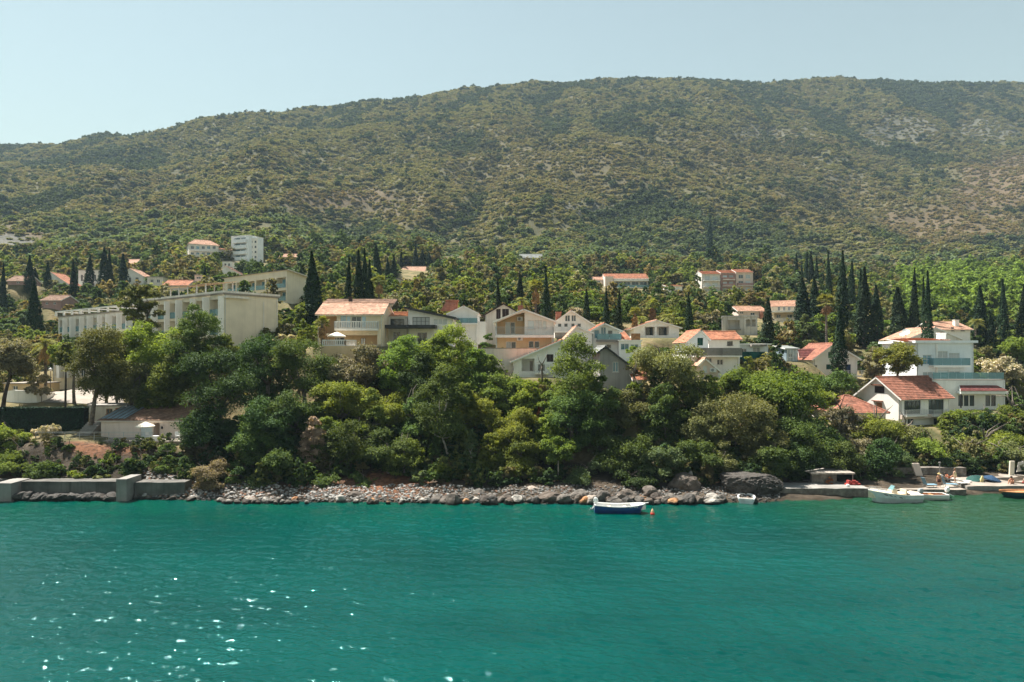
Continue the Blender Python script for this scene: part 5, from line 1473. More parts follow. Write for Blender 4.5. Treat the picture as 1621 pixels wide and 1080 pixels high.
# ------------------------------------------------------------------ palms
def frond(b, o, a, rise, length, mi, rng, fan):
    """one frond: a drooping rib carrying leaflets, or a fan on a stalk"""
    d = Vector((math.cos(a), math.sin(a), 0)); s = d.cross(Z)
    if fan:
        st = length * .5; tip = o + d * st * math.cos(rise) + Z * st * math.sin(rise)
        ax = (tip - o).normalized(); up = ax.cross(s).normalized()
        b.box(o - s * .02, s * .04, tip - o, up * .03, mi)
        for k in range(9):
            t = (k - 4) / 4 * 1.25
            dr = (ax * math.cos(t) + s * math.sin(t)).normalized(); e = tip + dr * length * .55 - Z * length * (.12 + .1 * abs(t)) * rng.uniform(.6, 1.4)
            wv = s * math.cos(t) * .055 * length - ax * math.sin(t) * .055 * length; m = tip.lerp(e, .55) + up * .05
            b.face([tip - wv * .25, m - wv, e, m + wv], mi)
    else:
        pts = [o + d * length * t * (math.cos(rise) + .15 * t) + Z * (length * (math.sin(rise) * t - .62 * t * t)) for t in np.linspace(0, 1, 8)]
        for i in range(7):
            p, q = pts[i], pts[i + 1]; wl = length * .2 * math.sin(math.pi * min(.95, .12 + i / 7.5))
            for k in (-1, 1):
                for j in (0, .5):
                    r = p.lerp(q, j); b.face([r, r + (q - p) * .3, r + (q - p) * .9 + s * k * wl - Z * wl * .45, r + (q - p) * .65 + s * k * wl - Z * wl * .5], mi)


GUARD = list(CYPS)
def palm(px, top, crown_bot, foot, wpx, D, label, fan=True, skirt=0.0, seed=0, zfoot=None):
    GUARD.append((px, top, foot, wpx, D, ''))
    k = D / F; x = (px - CX) * k; g = gz(x, D); rng = np.random.default_rng(300 + seed + int(px))
    zc = zat((top * .45 + crown_bot * .55), D); z0 = min(g, zat(foot, D)) if zfoot is None else zat(zfoot, D)
    R = wpx * k * .5
    root = empty('palm_tree', (x, D, z0), label, 'palm tree', 'palms in the village gardens')
    H0 = zc - z0; b = MB()
    b.tube([(0, 0, -.5), (.05, 0, H0 * .3), (-.04, 0, H0 * .7), (0, 0, H0)], [.26, .2, .17, .2], 8)
    for i in range(int(H0 / .35)): b.lathe((0, 0, i * .35), [(.21, 0), (.245, .1), (.2, .14)], 8)
    b.build('trunk', BARK, root)
    c = MB(); nf = 34
    for i in range(nf): frond(c, Vector((0, 0, H0)), i * 2.4, rng.uniform(-.35, 1.35), R * rng.uniform(.85, 1.15), 0, rng, fan)
    cm = c.build('crown', L['palm'], root)
    a = cm.data.attributes.new('tone', 'FLOAT', 'POINT'); a.data.foreach_set('value', np.repeat(rng.uniform(.1, 1, len(cm.data.vertices) // 4 + 1), 4)[:len(cm.data.vertices)].astype(np.float32))
    if skirt:
        s = MB(); n = int(26 * (1 + skirt))
        for i in range(n):
            frond(s, Vector((0, 0, H0 - .15 - skirt * rng.uniform(0, 1))), i * 2.4, rng.uniform(-1.35, -.75), R * rng.uniform(.6, .85), 0, rng, fan)
        sk = s.build('dead_fronds', L['deadpalm'], root)
        a = sk.data.attributes.new('tone', 'FLOAT', 'POINT'); a.data.foreach_set('value', np.repeat(rng.uniform(0, 1, len(sk.data.vertices) // 4 + 1), 4)[:len(sk.data.vertices)].astype(np.float32))
    return root
palm(600, 430, 458, 478, 27, 132, 'fan palm with a ragged skirt behind the yellow house', True, 1.2)
palm(848, 439, 468, 500, 28, 124, 'tallest fan palm with brown skirt beside a dark cypress', True, 1.8)
palm(1005, 483, 505, 530, 24, 121, 'fan palm with a rusty skirt left of the dark verandas', True, 2.2)
palm(1033, 472, 492, 515, 24, 132, 'rusty-skirted fan palm above the wide low gable', True, 2.6)
palm(1057, 490, 512, 520, 28, 126, 'low green palm right behind the wide low gable', False, 0)
palm(1308, 464, 490, 545, 32, 128, 'fan palm with a long bare trunk among the right cypresses', True, .8)
palm(1015, 494, 512, 522, 22, 127, 'small green palm between two rusty-skirted palms', False, 0)
palm(72, 524, 560, 620, 44, 100, 'feather palm with a thick trunk by the columned annexe', False, .5)
palm(510, 497, 522, 548, 26, 93, 'short shaggy palm before the yellow house arch', True, 1.4)
palm(826, 466, 482, 500, 24, 122, 'bushy yellowish palm left of the tallest fan palm', False, 0)
palm(1545, 496, 520, 540, 26, 139, 'low palm tuft behind the villa rear roofs', False, 0)

# clipped hedge on the left
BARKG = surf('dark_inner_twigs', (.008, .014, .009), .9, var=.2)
def hedge(label, x0, x1, D, top, bot, thick, pal):
    A, B = P(x0, bot, D), P(x1, bot, D); hh = (bot - top) / F * D
    rng = np.random.default_rng(5); n = 9000; Lx = (B - A).length
    u, w, f = rng.uniform(0, Lx, n), rng.uniform(0, 1, n), rng.integers(0, 3, n)
    y = np.where(f == 0, 0, np.where(f == 1, rng.uniform(0, thick, n), rng.uniform(0, thick, n))); zz = np.where(f == 0, w * hh, np.where(f == 1, hh, w * hh))
    cen = np.stack([u, y, zz], 1) + rng.normal(size=(n, 3)) * .04
    nor = np.where((f == 0)[:, None], np.array([0, -1, .2]), np.where((f == 1)[:, None], np.array([0, 0, 1]), np.array([0, -.3, .2]))) + rng.normal(size=(n, 3)) * .35
    v, q = leaves(cen, nor, .22, rng)
    me = np_mesh('hedge', v, q, L[pal], {'tone': ('FLOAT', np.repeat(vnoise(u * 2, zz * 3 + y, 3), 4))})
    ho = link('hedge', me, None, A)
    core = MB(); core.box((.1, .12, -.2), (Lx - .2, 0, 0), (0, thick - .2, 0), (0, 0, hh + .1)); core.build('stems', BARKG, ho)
    return tag(ho, label, 'hedge')
hedge('tall clipped dark green hedge left of the bungalow', -20, 133, 88.5, 646, 694, 1.2, 'hedge')
# ------------------------------------------------------------------ trees among the houses: one object each, labelled from what stands next to them
VAR = {}
for style in ('round', 'tall', 'spread'):
    for i in range(3):
        me, lb = crown('crown', style, 2.0, 1.9 if style == 'round' else (2.6 if style == 'tall' else 1.3), 1500, .17, None, 4000 + i * 13 + len(style))
        b = trunk_mb(lb, .25, .07, np.random.default_rng(i), limbs=5, roots=.5); t = b.build('trunk', BARK); tm = t.data; bpy.data.objects.remove(t)
        VAR[(style, i)] = (me, tm)
VMAT = {}
def variant(style, i, pal):
    if (style, i, pal) not in VMAT:
        m = VAR[(style, i)][0].copy(); m.materials.clear(); m.materials.append(L[pal]); VMAT[(style, i, pal)] = m
    return VMAT[(style, i, pal)], VAR[(style, i)][1]

LAND = [(102, 442, 'the white house with the red slope'), (142, 442, 'the white block between cypresses'), (214, 442, 'the white gabled cottage of the cypress trio'), (80, 478, 'the little rose-brick house'), (277, 452, 'the long orange-roofed outbuilding'), (322, 395, 'the hillside villa'),
        (388, 395, 'the narrow tower house'), (470, 452, 'the upper hotel wing'), (390, 500, 'the blank hotel wall'), (555, 484, 'the yellow house roof'), (655, 432, 'the long white house'), (716, 412, 'the tiny lone house'), (680, 500, 'the black-roofed house'), (734, 495, 'the brick-chimney gable'),
        (797, 488, 'the grey gabled house'), (840, 409, 'the low stone house'), (848, 470, 'the tallest fan palm'), (904, 500, 'the arched-window gable'), (990, 447, 'the long veranda house'), (956, 520, 'the blue glazed gable'), (1039, 515, 'the wide low gable'), (1066, 457, 'the small white hut'),
        (1091, 495, 'the lone dark cypress'), (1150, 447, 'the three-step apartments'), (1170, 515, 'the stained white block'), (1240, 495, 'the two-storey terrace house'), (1308, 500, 'the bare-trunked fan palm'), (1319, 560, 'the green-shuttered gable'), (1369, 485, 'the widest tall cypress'), (1424, 495, 'the stout cypress'),
        (1469, 470, 'the pointed villa cypress'), (1512, 515, 'the villa rear roofs'), (1548, 495, 'the cypress right of the villa roofs'), (1590, 490, 'the right-edge cypress')]
TONE = {'mid': 'mid-green', 'yellow': 'yellowish', 'olive': 'olive', 'grey': 'greyish', 'darkgreen': 'dark green', 'dark': 'very dark', 'bright': 'bright green', 'brown': 'brownish', 'blue': 'bluish', 'flower': 'pale flecked'}
SHAPE = {'round': 'round', 'tall': 'upright', 'spread': 'low spreading'}
def place_words(px, py):
    d, lx, ly, nm = min((math.hypot(px - a, (py - b) * 1.4), a, b, n) for a, b, n in LAND)
    dx, dy = px - lx, py - ly
    if abs(dx) > abs(dy) * 1.1: rel = 'left of' if dx < 0 else 'right of'
    else: rel = 'uphill of' if dy < 0 else 'downhill of'
    return f'{rel} {nm}'

def hides(px, top, bot, w, D, slack=0):
    for a, b, c, d, HD in HOUSES:
        if D < HD + 3 and px + w / 2 > a + slack and px - w / 2 < c - slack and top < d - 1 and bot > b: return True
    return False

MIDS = []
rng = np.random.default_rng(77)
cand = []
tries = 0
while len(MIDS) < 205 and tries < 30000:
    tries += 1
    D = 104 + 190 * rng.uniform() ** 1.5
    px = rng.uniform(-40, 1660); x = (px - CX) / F * D
    g = gz(x, D)
    w = rng.uniform(3.2, 6.8) * (1 + (D > 170) * .12); h = w * rng.uniform(.75, 1.15)
    gp = HY - (g - CH) / D * F; pw = w / D * F; ph = h / D * F
    if gp > 600 or gp < 425: continue
    if hides(px, gp - ph, gp, pw, D): continue
    if any(math.hypot(x - a, D - b) < r for a, b, r, _ in PADS): continue
    if any(math.hypot(x - q[0], (D - q[1]) * .7) < (w + q[2]) * .40 for q in MIDS): continue
    # keep the tall cypresses, palms clear
    if any(abs(px - c[0]) < pw * .5 and D < c[4] and gp - ph < c[2] - 8 and gp > c[1] for c in GUARD): continue
    MIDS.append((x, D, w))
    bright = 1395 < px < 1640 and 425 < gp < 545 and D > 150
    pal = str(rng.choice(['bright', 'bright', 'yellow', 'mid'])) if bright else str(rng.choice(['mid', 'yellow', 'olive', 'grey', 'darkgreen', 'dark', 'bright', 'brown', 'blue', 'flower'], p=[.22, .15, .13, .12, .14, .06, .05, .06, .05, .02]))
    style = str(rng.choice(['round', 'tall', 'spread'], p=[.55, .2, .25])); i = int(rng.integers(0, 3))
    me, tm = variant(style, i, pal)
    root = empty('broadleaf_tree', (x, D, g - .15), None, 'tree', 'broadleaf trees among the houses on the slope')
    k = w / 2.0; zs = h / {'round': 2.15, 'tall': 2.85, 'spread': 1.55}[style]
    c = link('crown', me, root, (0, 0, .25 * zs)); c.scale = (k, k, zs); c.rotation_euler.z = rng.uniform(0, 6.28)
    t = link('trunk', tm, root); t.scale = (k, k, zs); t.rotation_euler.z = c.rotation_euler.z
    TREES.append((root, TONE[pal], SHAPE[style], px, gp - ph / 2, w / D))
sets = {}
for t in TREES: sets.setdefault(f'{t[1]} {t[2]} tree {place_words(t[3], t[4])}', []).append(t)
ORD = ['', 'leftmost', 'second from left', 'third from left', 'fourth from left', 'fifth from left', 'sixth from left']
for lab, ts in sets.items():
    ts.sort(key=lambda t: t[3])
    for i, t in enumerate(ts):
        if len(ts) == 1: t[0]['label'] = lab
        elif len(ts) == 2: t[0]['label'] = ('left' if i == 0 else 'right') + ' one of two: ' + lab
        else: t[0]['label'] = ORD[min(i + 1, 6)] + ': ' + lab
        t[0]['label'] = t[0]['label'].replace('one of two: ', 'one of two: ').replace('the cypress right of the villa roofs', 'the cypress beside villa roofs')
        if len(t[0]['label'].replace('-', ' ').split()) > 16: t[0]['label'] = t[0]['label'].replace('the white gabled cottage of the cypress trio', 'the gabled cypress-trio cottage').replace('low spreading', 'low').replace('the white house with the red slope', 'the red-sloped white house')

# ------------------------------------------------------------------ woods nobody could count: one object, scattered plants
def scatter(name, label, pts, scale, tint, protos, group=None):
    n = len(pts)
    me = bpy.data.meshes.new(name); me.vertices.add(n); me.vertices.foreach_set('co', np.ascontiguousarray(pts, np.float32).ravel())
    r = np.random.default_rng(n)
    for nm, typ, val in (('psize', 'FLOAT_VECTOR', scale), ('prot', 'FLOAT', r.uniform(0, 6.28, n)), ('pvar', 'INT', r.integers(0, len(protos), n)), ('tint', 'FLOAT_COLOR', np.concatenate([tint, np.ones((n, 1))], 1))):
        a = me.attributes.new(nm, typ, 'POINT')
        a.data.foreach_set({'FLOAT_VECTOR': 'vector', 'FLOAT_COLOR': 'color'}.get(typ, 'value'), np.ascontiguousarray(val, np.int32 if typ == 'INT' else np.float32).ravel())
    me.materials.append(L['scatter'])
    o = link(name, me)
    ng = bpy.data.node_groups.new(name, 'GeometryNodeTree')
    ng.interface.new_socket('Geometry', in_out='INPUT', socket_type='NodeSocketGeometry'); ng.interface.new_socket('Geometry', in_out='OUTPUT', socket_type='NodeSocketGeometry')
    gi, go = ng.nodes.new('NodeGroupInput'), ng.nodes.new('NodeGroupOutput')
    def attr(nm, typ):
        a = ng.nodes.new('GeometryNodeInputNamedAttribute'); a.data_type = typ; a.inputs[0].default_value = nm; return a.outputs[0]
    inst = ng.nodes.new('GeometryNodeInstanceOnPoints'); lk = ng.links.new
    gg = ng.nodes.new('GeometryNodeGeometryToInstance')
    for p in reversed(protos):
        oi = ng.nodes.new('GeometryNodeObjectInfo'); oi.inputs['Object'].default_value = p; lk(oi.outputs['Geometry'], gg.inputs[0])
    lk(gi.outputs[0], inst.inputs['Points']); lk(gg.outputs[0], inst.inputs['Instance'])
    inst.inputs['Pick Instance'].default_value = True
    lk(attr('pvar', 'INT'), inst.inputs['Instance Index']); lk(attr('psize', 'FLOAT_VECTOR'), inst.inputs['Scale'])
    cx = ng.nodes.new('ShaderNodeCombineXYZ'); lk(attr('prot', 'FLOAT'), cx.inputs[2]); lk(cx.outputs[0], inst.inputs['Rotation'])
    lk(inst.outputs[0], go.inputs[0])
    md = o.modifiers.new('scatter', 'NODES'); md.node_group = ng
    return tag(o, label, None, group, 'stuff')

PROTO = []
for i in range(6):
    me, lb = crown('scrub_plant', ('round', 'spread', 'tall')[i % 3], 2.0, (1.7, 1.3, 2.2)[i % 3], 620, .27, L['scatter'], 7000 + i)
    PROTO.append(bpy.data.objects.new('scrub_plant', me))
PROTOF = []
for i in range(6):
    me, lb = crown('far_scrub_plant', ('round', 'spread')[i % 2], 2.0, (1.5, 1.2)[i % 2], 210, .46, L['scatter'], 7100 + i)
    PROTOF.append(bpy.data.objects.new('far_scrub_plant', me))

PALC = np.array([(.12, .16, .038), (.19, .215, .05), (.17, .16, .07), (.19, .18, .11), (.07, .11, .035), (.04, .07, .03), (.18, .145, .07), (.10, .145, .07)]) * 1.02
def fan_points(n, d0, d1, rng, power=2.0, u=.86):
    D = (rng.uniform(0, 1, n) * (d1 ** power - d0 ** power) + d0 ** power) ** (1 / power)
    t = rng.uniform(-u, u, n)
    return t * D, D

def low_wood():
    r = np.random.default_rng(5)
    x, D = fan_points(26000, 84, 345, r, 1.75, 1.05)
    w = (r.uniform(.9, 2.9, len(x)) * (.75 + .7 * sstep(100, 260, D)))
    g = ground(x, D)
    px, gp = CX + x / D * F, HY - (g - CH) / D * F
    pw = w * 2 / D * F; ph = w * 1.5 / D * F
    ok = np.ones(len(x), bool)
    for a, b, c, d, HD in HOUSES: ok &= ~((D < HD + 2) & (px + pw * .45 > a) & (px - pw * .45 < c) & (gp - ph < d - 1) & (gp > b))
    for a, b, rr, _ in PADS: ok &= np.hypot(x - a, D - b) > rr + .4
    for c in GUARD: ok &= ~((D < c[4]) & (np.abs(px - c[0]) < pw * .5) & (gp - ph < c[2] - 6))
    ok &= ~((px < 345) & (D < 104)) & ~((px > 1280) & (D < 90))       # terrace, drive and beach stay open
    ok &= ~((D < 90) & (r.uniform(0, 1, len(x)) < .45))
    x, D, w, g, px, gp = x[ok], D[ok], w[ok], g[ok], px[ok], gp[ok]
    nz = fbm(x, D, 16, 61, 3)
    ci = np.clip((r.normal(size=len(x)) * .16 + nz) * 11 - 1.8, 0, 7).astype(int)
    tint = PALC[ci] * r.uniform(.75, 1.25, (len(x), 1))
    br = ((px > 1390) & (gp < 548) & (gp > 418) & (D > 148))[:, None] * blob(px, gp, 1520, 470, 135, 55, 3)[:, None]
    tint = tint * (1 - br) + np.array([.17, .245, .05]) * r.uniform(.8, 1.2, (len(x), 1)) * br
    s = np.stack([w, w, w * r.uniform(.75, 1.25, len(x))], 1)
    # a share of clearings with grass only
    keep = ~((fbm(x, D, 22, 81, 3) > .62) & (D < 200) & (r.uniform(0, 1, len(x)) < .6))
    scatter('village_undergrowth', 'mixed green trees and bushes covering the slope between the houses', np.stack([x, D, g - .2], 1)[keep], s[keep], tint[keep], PROTO)
low_wood()

def mountain_wood():
    r = np.random.default_rng(6)
    x, D = fan_points(140000, 325, 1330, r, 1.85, .98)
    g = ground(x, D)
    px, gp = CX + x / D * F, HY - (g - CH) / D * F
    bare, rock = bare_mask(x, D, g), rock_mask(x, D, g)
    gl = gully(x, D)
    thick = fbm(x, D * .7, 60, 91, 4) + .35 * (sstep(.22, .02, gl) if False else (1 - sstep(.03, .2, gl)))
    ok = r.uniform(0, 1, len(x)) > np.maximum(bare * .22, rock * .7)
    for a, b, c, d, HD in HOUSES: ok &= ~((D < HD + 2) & (px + 6 > a) & (px - 6 < c) & (gp - 9 < d - 1) & (gp > b))
    x, D, g, px, gp, thick, bare, rock = [q[ok] for q in (x, D, g, px, gp, thick, bare, rock)]
    low = 1 - sstep(380, 600, D)
    big = (r.uniform(0, 1, len(x)) < .035 + .42 * sstep(.66, .90, thick) + .12 * low) & (bare < .45) & (rock < .5)
    w = np.where(big, r.uniform(3.0, 5.4, len(x)), r.uniform(1.7, 3.6, len(x)) * (1 - .35 * np.maximum(bare, rock))) * (1 + .15 * sstep(700, 1200, D))
    n2 = fbm(x, D, 90, 95, 3)[:, None]
    kinds = np.array([(.225, .215, .112), (.20, .20, .105), (.235, .212, .12), (.185, .188, .10), (.235, .20, .128)])
    base = kinds[np.clip((n2[:, 0] * 5 + r.normal(size=len(x)) * 1.0), 0, 4).astype(int)]
    base = np.where(big[:, None], np.array([.060, .080, .042]) * (1 + 1.2 * low[:, None]), base)
    k = (np.clip(bare * 1.1, 0, 1) * (r.uniform(0, 1, len(x)) < .75))[:, None]
    base = base * (1 - k) + np.array([.26, .18, .115]) * k
    grn = (low * (r.uniform(0, 1, len(x)) < .65))[:, None] * (~big)[:, None]
    base = base * (1 - grn) + np.array([.185, .21, .080]) * grn
    tint = base * r.uniform(.82, 1.18, (len(x), 1))
    br = blob(px, gp, 1520, 430, 120, 28, 4)[:, None] * (D < 420)[:, None]
    tint = tint * (1 - br) + np.array([.175, .245, .055]) * r.uniform(.8, 1.2, (len(x), 1)) * br
    s = np.stack([w, w, w * np.where(big, r.uniform(.9, 1.2, len(x)), r.uniform(.55, .95, len(x))) * (1 - .2 * low)], 1)
    scatter('mountain_scrub', 'dense olive-green evergreen scrub covering the whole mountainside', np.stack([x, D, g - .3 * w], 1), s, np.clip(tint, .008, 1), PROTOF)
mountain_wood()

def bank_growth():
    r = np.random.default_rng(15)
    n = 2600; D = r.uniform(74.6, 87, n); px = r.uniform(-60, 1700, n); x = (px - CX) / F * D
    g = ground(x, D); w = r.uniform(.45, 1.25, n) * (1 + .25 * (D > 79)); gpy = HY - (g - CH) / D * F
    w = np.where((px < 345) & (D > 76), w * .5, w)
    ok = ((fbm(x, D, 5, 19, 3) > .42) | (px < 345)) & ~((px > 1235) & (D < 83.5)) & ~((px < 345) & (D > 81.0)) & ~((px < 300) & (D < 75.2))
    ok &= ~((np.abs(px - 160) < 48) & (D > 78.6) & (D < 82) & (r.uniform(0, 1, n) < .8))
    ok &= ~((np.abs(px - 625) < 55) & (D < 77.5)) & (r.uniform(0, 1, n) < np.where(D < 76, .5, .95))
    for a, b, rr, _ in PADS: ok &= np.hypot(x - a, D - b) > rr + .2
    t = np.array([(.07, .11, .035), (.045, .075, .03), (.13, .15, .05), (.16, .14, .07), (.05, .09, .04)])[r.integers(0, 5, n)] * r.uniform(.7, 1.3, (n, 1))
    s = np.stack([w, w, w * r.uniform(.8, 1.3, n)], 1)
    scatter('bank_undergrowth', 'low dark bushes and weeds filling the bank under the shore trees', np.stack([x, D, g - .15], 1)[ok], s[ok], t[ok], PROTO)
bank_growth()

# ------------------------------------------------------------------ the shore: boulders and rubble
ROCKM = []
for nm, c in (('pale_limestone', (.34, .315, .28)), ('grey_limestone', (.125, .11, .095)), ('dark_wet_rock', (.07, .064, .058)), ('orange_brown_rock', (.36, .19, .09))):
    m, nt, out = nmat(nm)
    p = N(nt, 'ShaderNodeBsdfPrincipled'); p.inputs['Roughness'].default_value = .85; p.inputs['Specular IOR Level'].default_value = .25
    g = N(nt, 'ShaderNodeNewGeometry'); s = N(nt, 'ShaderNodeSeparateXYZ'); nt.links.new(g.outputs['Position'], s.inputs[0])
    n1 = N(nt, 'ShaderNodeTexNoise'); n1.inputs['Scale'].default_value = 2.1; n1.inputs['Detail'].default_value = 8; nt.links.new(g.outputs['Position'], n1.inputs['Vector'])
    oi = N(nt, 'ShaderNodeObjectInfo')
    cc = mixc(nt, maprange(nt, n1.outputs[0], .35, .65), tuple(x * .5 for x in c), tuple(x * 1.25 for x in c))
    cc = mixc(nt, maprange(nt, oi.outputs['Random'], .55, 1, 0, .55), cc, (c[0] * .7, c[1] * .52, c[2] * .42))
    wet = N(nt, 'ShaderNodeMapRange'); wet.inputs[1].default_value = .42; wet.inputs[2].default_value = .12; nt.links.new(s.outputs[2], wet.inputs[0])
    cc = mixc(nt, wet.outputs[0], cc, (.022, .022, .018))        # tide-line algae
    nt.links.new(cc, p.inputs['Base Color'])
    b = N(nt, 'ShaderNodeBump'); b.inputs['Strength'].default_value = .9; b.inputs['Distance'].default_value = .12
    n2 = N(nt, 'ShaderNodeTexNoise'); n2.inputs['Scale'].default_value = 5; n2.inputs['Detail'].default_value = 8; nt.links.new(g.outputs['Position'], n2.inputs['Vector'])
    nt.links.new(n2.outputs[0], b.inputs['Height']); nt.links.new(b.outputs[0], p.inputs['Normal']); nt.links.new(p.outputs[0], out.inputs[0])
    ROCKM.append(m)
import bmesh
def rock_mesh(seed, sub=3, blocky=.5):
    bm = bmesh.new(); bmesh.ops.create_icosphere(bm, subdivisions=sub, radius=.5)
    r = np.random.default_rng(seed)
    pl = [(Vector(r.normal(size=3)).normalized(), r.uniform(.28, .44)) for _ in range(int(7 + blocky * 6))]
    co = np.array([v.co[:] for v in bm.verts])
    for v in bm.verts:
        for n, d in pl:
            t = v.co.dot(n)
            if t > d: v.co -= n * (t - d) * .92
        k = 1 + .22 * (float(vnoise(v.co.x * 5 + seed, v.co.y * 5 + v.co.z * 4, seed)) - .5) + .16 * (float(vnoise(v.co.z * 11 + seed, v.co.x * 11 - v.co.y * 9, seed + 3)) - .5)
        v.co *= k
    me = bpy.data.meshes.new('boulder'); bm.to_mesh(me); bm.free(); me.polygons.foreach_set('use_smooth', np.zeros(len(me.polygons), bool)); me.update()
    return me
RM = [rock_mesh(60 + i, 3) for i in range(8)]
RMM = {}
def rock(px, py, wpx, hpx, mi, label, group=None, D=None, dep=1.0, i=None, rz=None, name='boulder', sink=.25):
    D = D or CH * F / max(py - HY, 1)
    i = i if i is not None else int(px * 3 + wpx) % 8
    if (i, mi) not in RMM:
        m = RM[i].copy(); m.materials.append(ROCKM[mi]); RMM[(i, mi)] = m
    k = D / F; x = (px - CX) * k
    o = link(name, RMM[(i, mi)], None, (x, D, zat(py, D) + hpx * k * (.5 - sink)))
    o.scale = (wpx * k * 1.12, wpx * k * dep, hpx * k * 1.3); o.rotation_euler = (random.uniform(-.3, .3), random.uniform(-.3, .3), rz if rz is not None else random.uniform(0, 6.28))
    if rz is None: o.scale = (wpx * k * 1.1,) * 2 + (hpx * k * 1.3,)
    return tag(o, label, 'boulder', group)
rock(548, 780, 24, 19, 3, 'large orange-brown boulder among the pale rubble', i=1)
rock(596, 783, 18, 13, 3, 'rusty boulder at the foot of the red earth bank', i=3)
rock(845, 786, 26, 24, 0, 'big pale upright boulder leaning on the dark rocks', i=2, rz=.5)
rock(868, 793, 54, 17, 1, 'long dark boulder at the waterline below the pale upright one', i=4, rz=.1, dep=.7)
rock(760, 788, 24, 15, 1, 'round grey boulder left of the big pale one', i=5)
rock(918, 792, 36, 18, 1, 'rounded grey boulder behind the stern of the blue boat', i=6, rz=.3, dep=.8)
rock(952, 794, 32, 20, 1, 'rounded grey boulder just behind the outboard of the blue boat', i=0, rz=1)
rock(990, 793, 44, 22, 1, 'broad grey boulder behind the middle of the blue boat', i=3, rz=2, dep=.8)
rock(1030, 790, 34, 24, 1, 'tall grey boulder behind the bow of the blue boat', i=7, rz=.9)
rock(1056, 795, 22, 12, 0, 'pale boulder behind the orange buoy', i=2, rz=.2)
rock(1098, 794, 30, 16, 1, 'grey boulder between the buoy and the dinghy', i=5, rz=.4)
rock(1125, 797, 34, 9, 0, 'flat pale slab left of the white dinghy', i=4, rz=.05, dep=.6)
rock(1084, 776, 46, 30, 1, 'shaded boulder mass above the flat pale slab', i=6, rz=.7, D=75)
rock(1092, 765, 12, 22, 0, 'sunlit narrow rock above the shaded boulder mass', i=1, rz=.5, D=76)
rock(480, 778, 34, 14, 0, 'pale flat-topped boulder half way along the rubble', i=2, rz=.6)
rock(505, 790, 22, 12, 2, 'dark wet boulder left of the orange-brown one', i=6)
rock(565, 790, 30, 14, 1, 'grey boulder at the water below the orange-brown one', i=7)
def outcrop():
    bm = bmesh.new(); bmesh.ops.create_icosphere(bm, subdivisions=6, radius=.5)
    r = np.random.default_rng(5); co = np.array([v.co[:] for v in bm.verts])
    pl = [(r.normal(size=3), r.uniform(.33, .47)) for _ in range(16)]
    for n, d in pl:
        n = n / np.linalg.norm(n); t = co @ n; co -= np.outer(np.maximum(0, t - d) * .9, n)
    k = 1 + .30 * (fbm(co[:, 0] * 4 + co[:, 1], co[:, 2] * 4 - co[:, 1] * 3, 1, 3, 5) - .5) + .16 * (np.abs(fbm(co[:, 0] * 13 + co[:, 2] * 3, co[:, 2] * 9 + co[:, 1] * 8, 1, 8, 4) - .5) * -2 + .3)
    co = co * k[:, None]; co[:, 2] = np.minimum(co[:, 2], .36 + .04 * (co[:, 0]))
    for v, c in zip(bm.verts, co): v.co = c
    me = bpy.data.meshes.new('rock_outcrop'); bm.to_mesh(me); bm.free(); me.materials.append(ROCKM[2])
    D = 74.6; o = link('rock_outcrop', me, None, P(1184, 774, D)); o.scale = (112 / F * D, 5.0, 66 / F * D)
    tag(o, 'big dark flat-topped rock outcrop above the white dinghy', 'rock')
outcrop()
zones = [('pale rubble left of the tan bush', 215, 330, 34, 0), ('rubble right of the tan bush', 335, 440, 30, 0), ('pale rubble below the dark oaks', 440, 545, 30, 0), ('rubble below the red earth bank', 560, 690, 38, 0), ('shore below the grey ash', 690, 800, 46, 1), ('rocks below the tall leafy tree', 800, 935, 62, 1), ('rocks behind the blue boat', 935, 1040, 50, 1), ('rocks left of the outcrop', 1040, 1140, 48, 1)]
rr = np.random.default_rng(17)
for zn, a, b_, n, mi in zones:
    pal = [(['pale', 'grey', 'dark', 'rusty'][m]) for m in range(4)]
    for k in range(n):
        px = rr.uniform(a, b_); row = rr.uniform(0, 1)
        base = 795 - 5 * (px < 330)
        py = base - 2 + 5 * rr.uniform() if row < .4 else base - 4 - 22 * rr.uniform() * (1 if mi == 0 else 1.2)
        s = (rr.uniform(7, 13) if row > .35 else rr.uniform(8, 17)) if mi == 0 else (rr.uniform(9, 18) if row > .35 else rr.uniform(12, 26))
        m = int(rr.choice([0, 1, 2, 3], p=[.5, .36, .09, .05] if mi == 0 else [.12, .52, .3, .06]))
        x = (px - CX) / F * 73
        if row < .4: D = CH * F / (py - HY)
        else:
            D = 72.2 + 4.0 * (base - py) / 26
        rock(px, py, s, s * rr.uniform(.5, .8), m, f'{pal[m]} boulder ' + ('at the waterline on the ' if row < .4 else 'higher up on the ') + zn, 'boulders of the ' + zn, D=D)

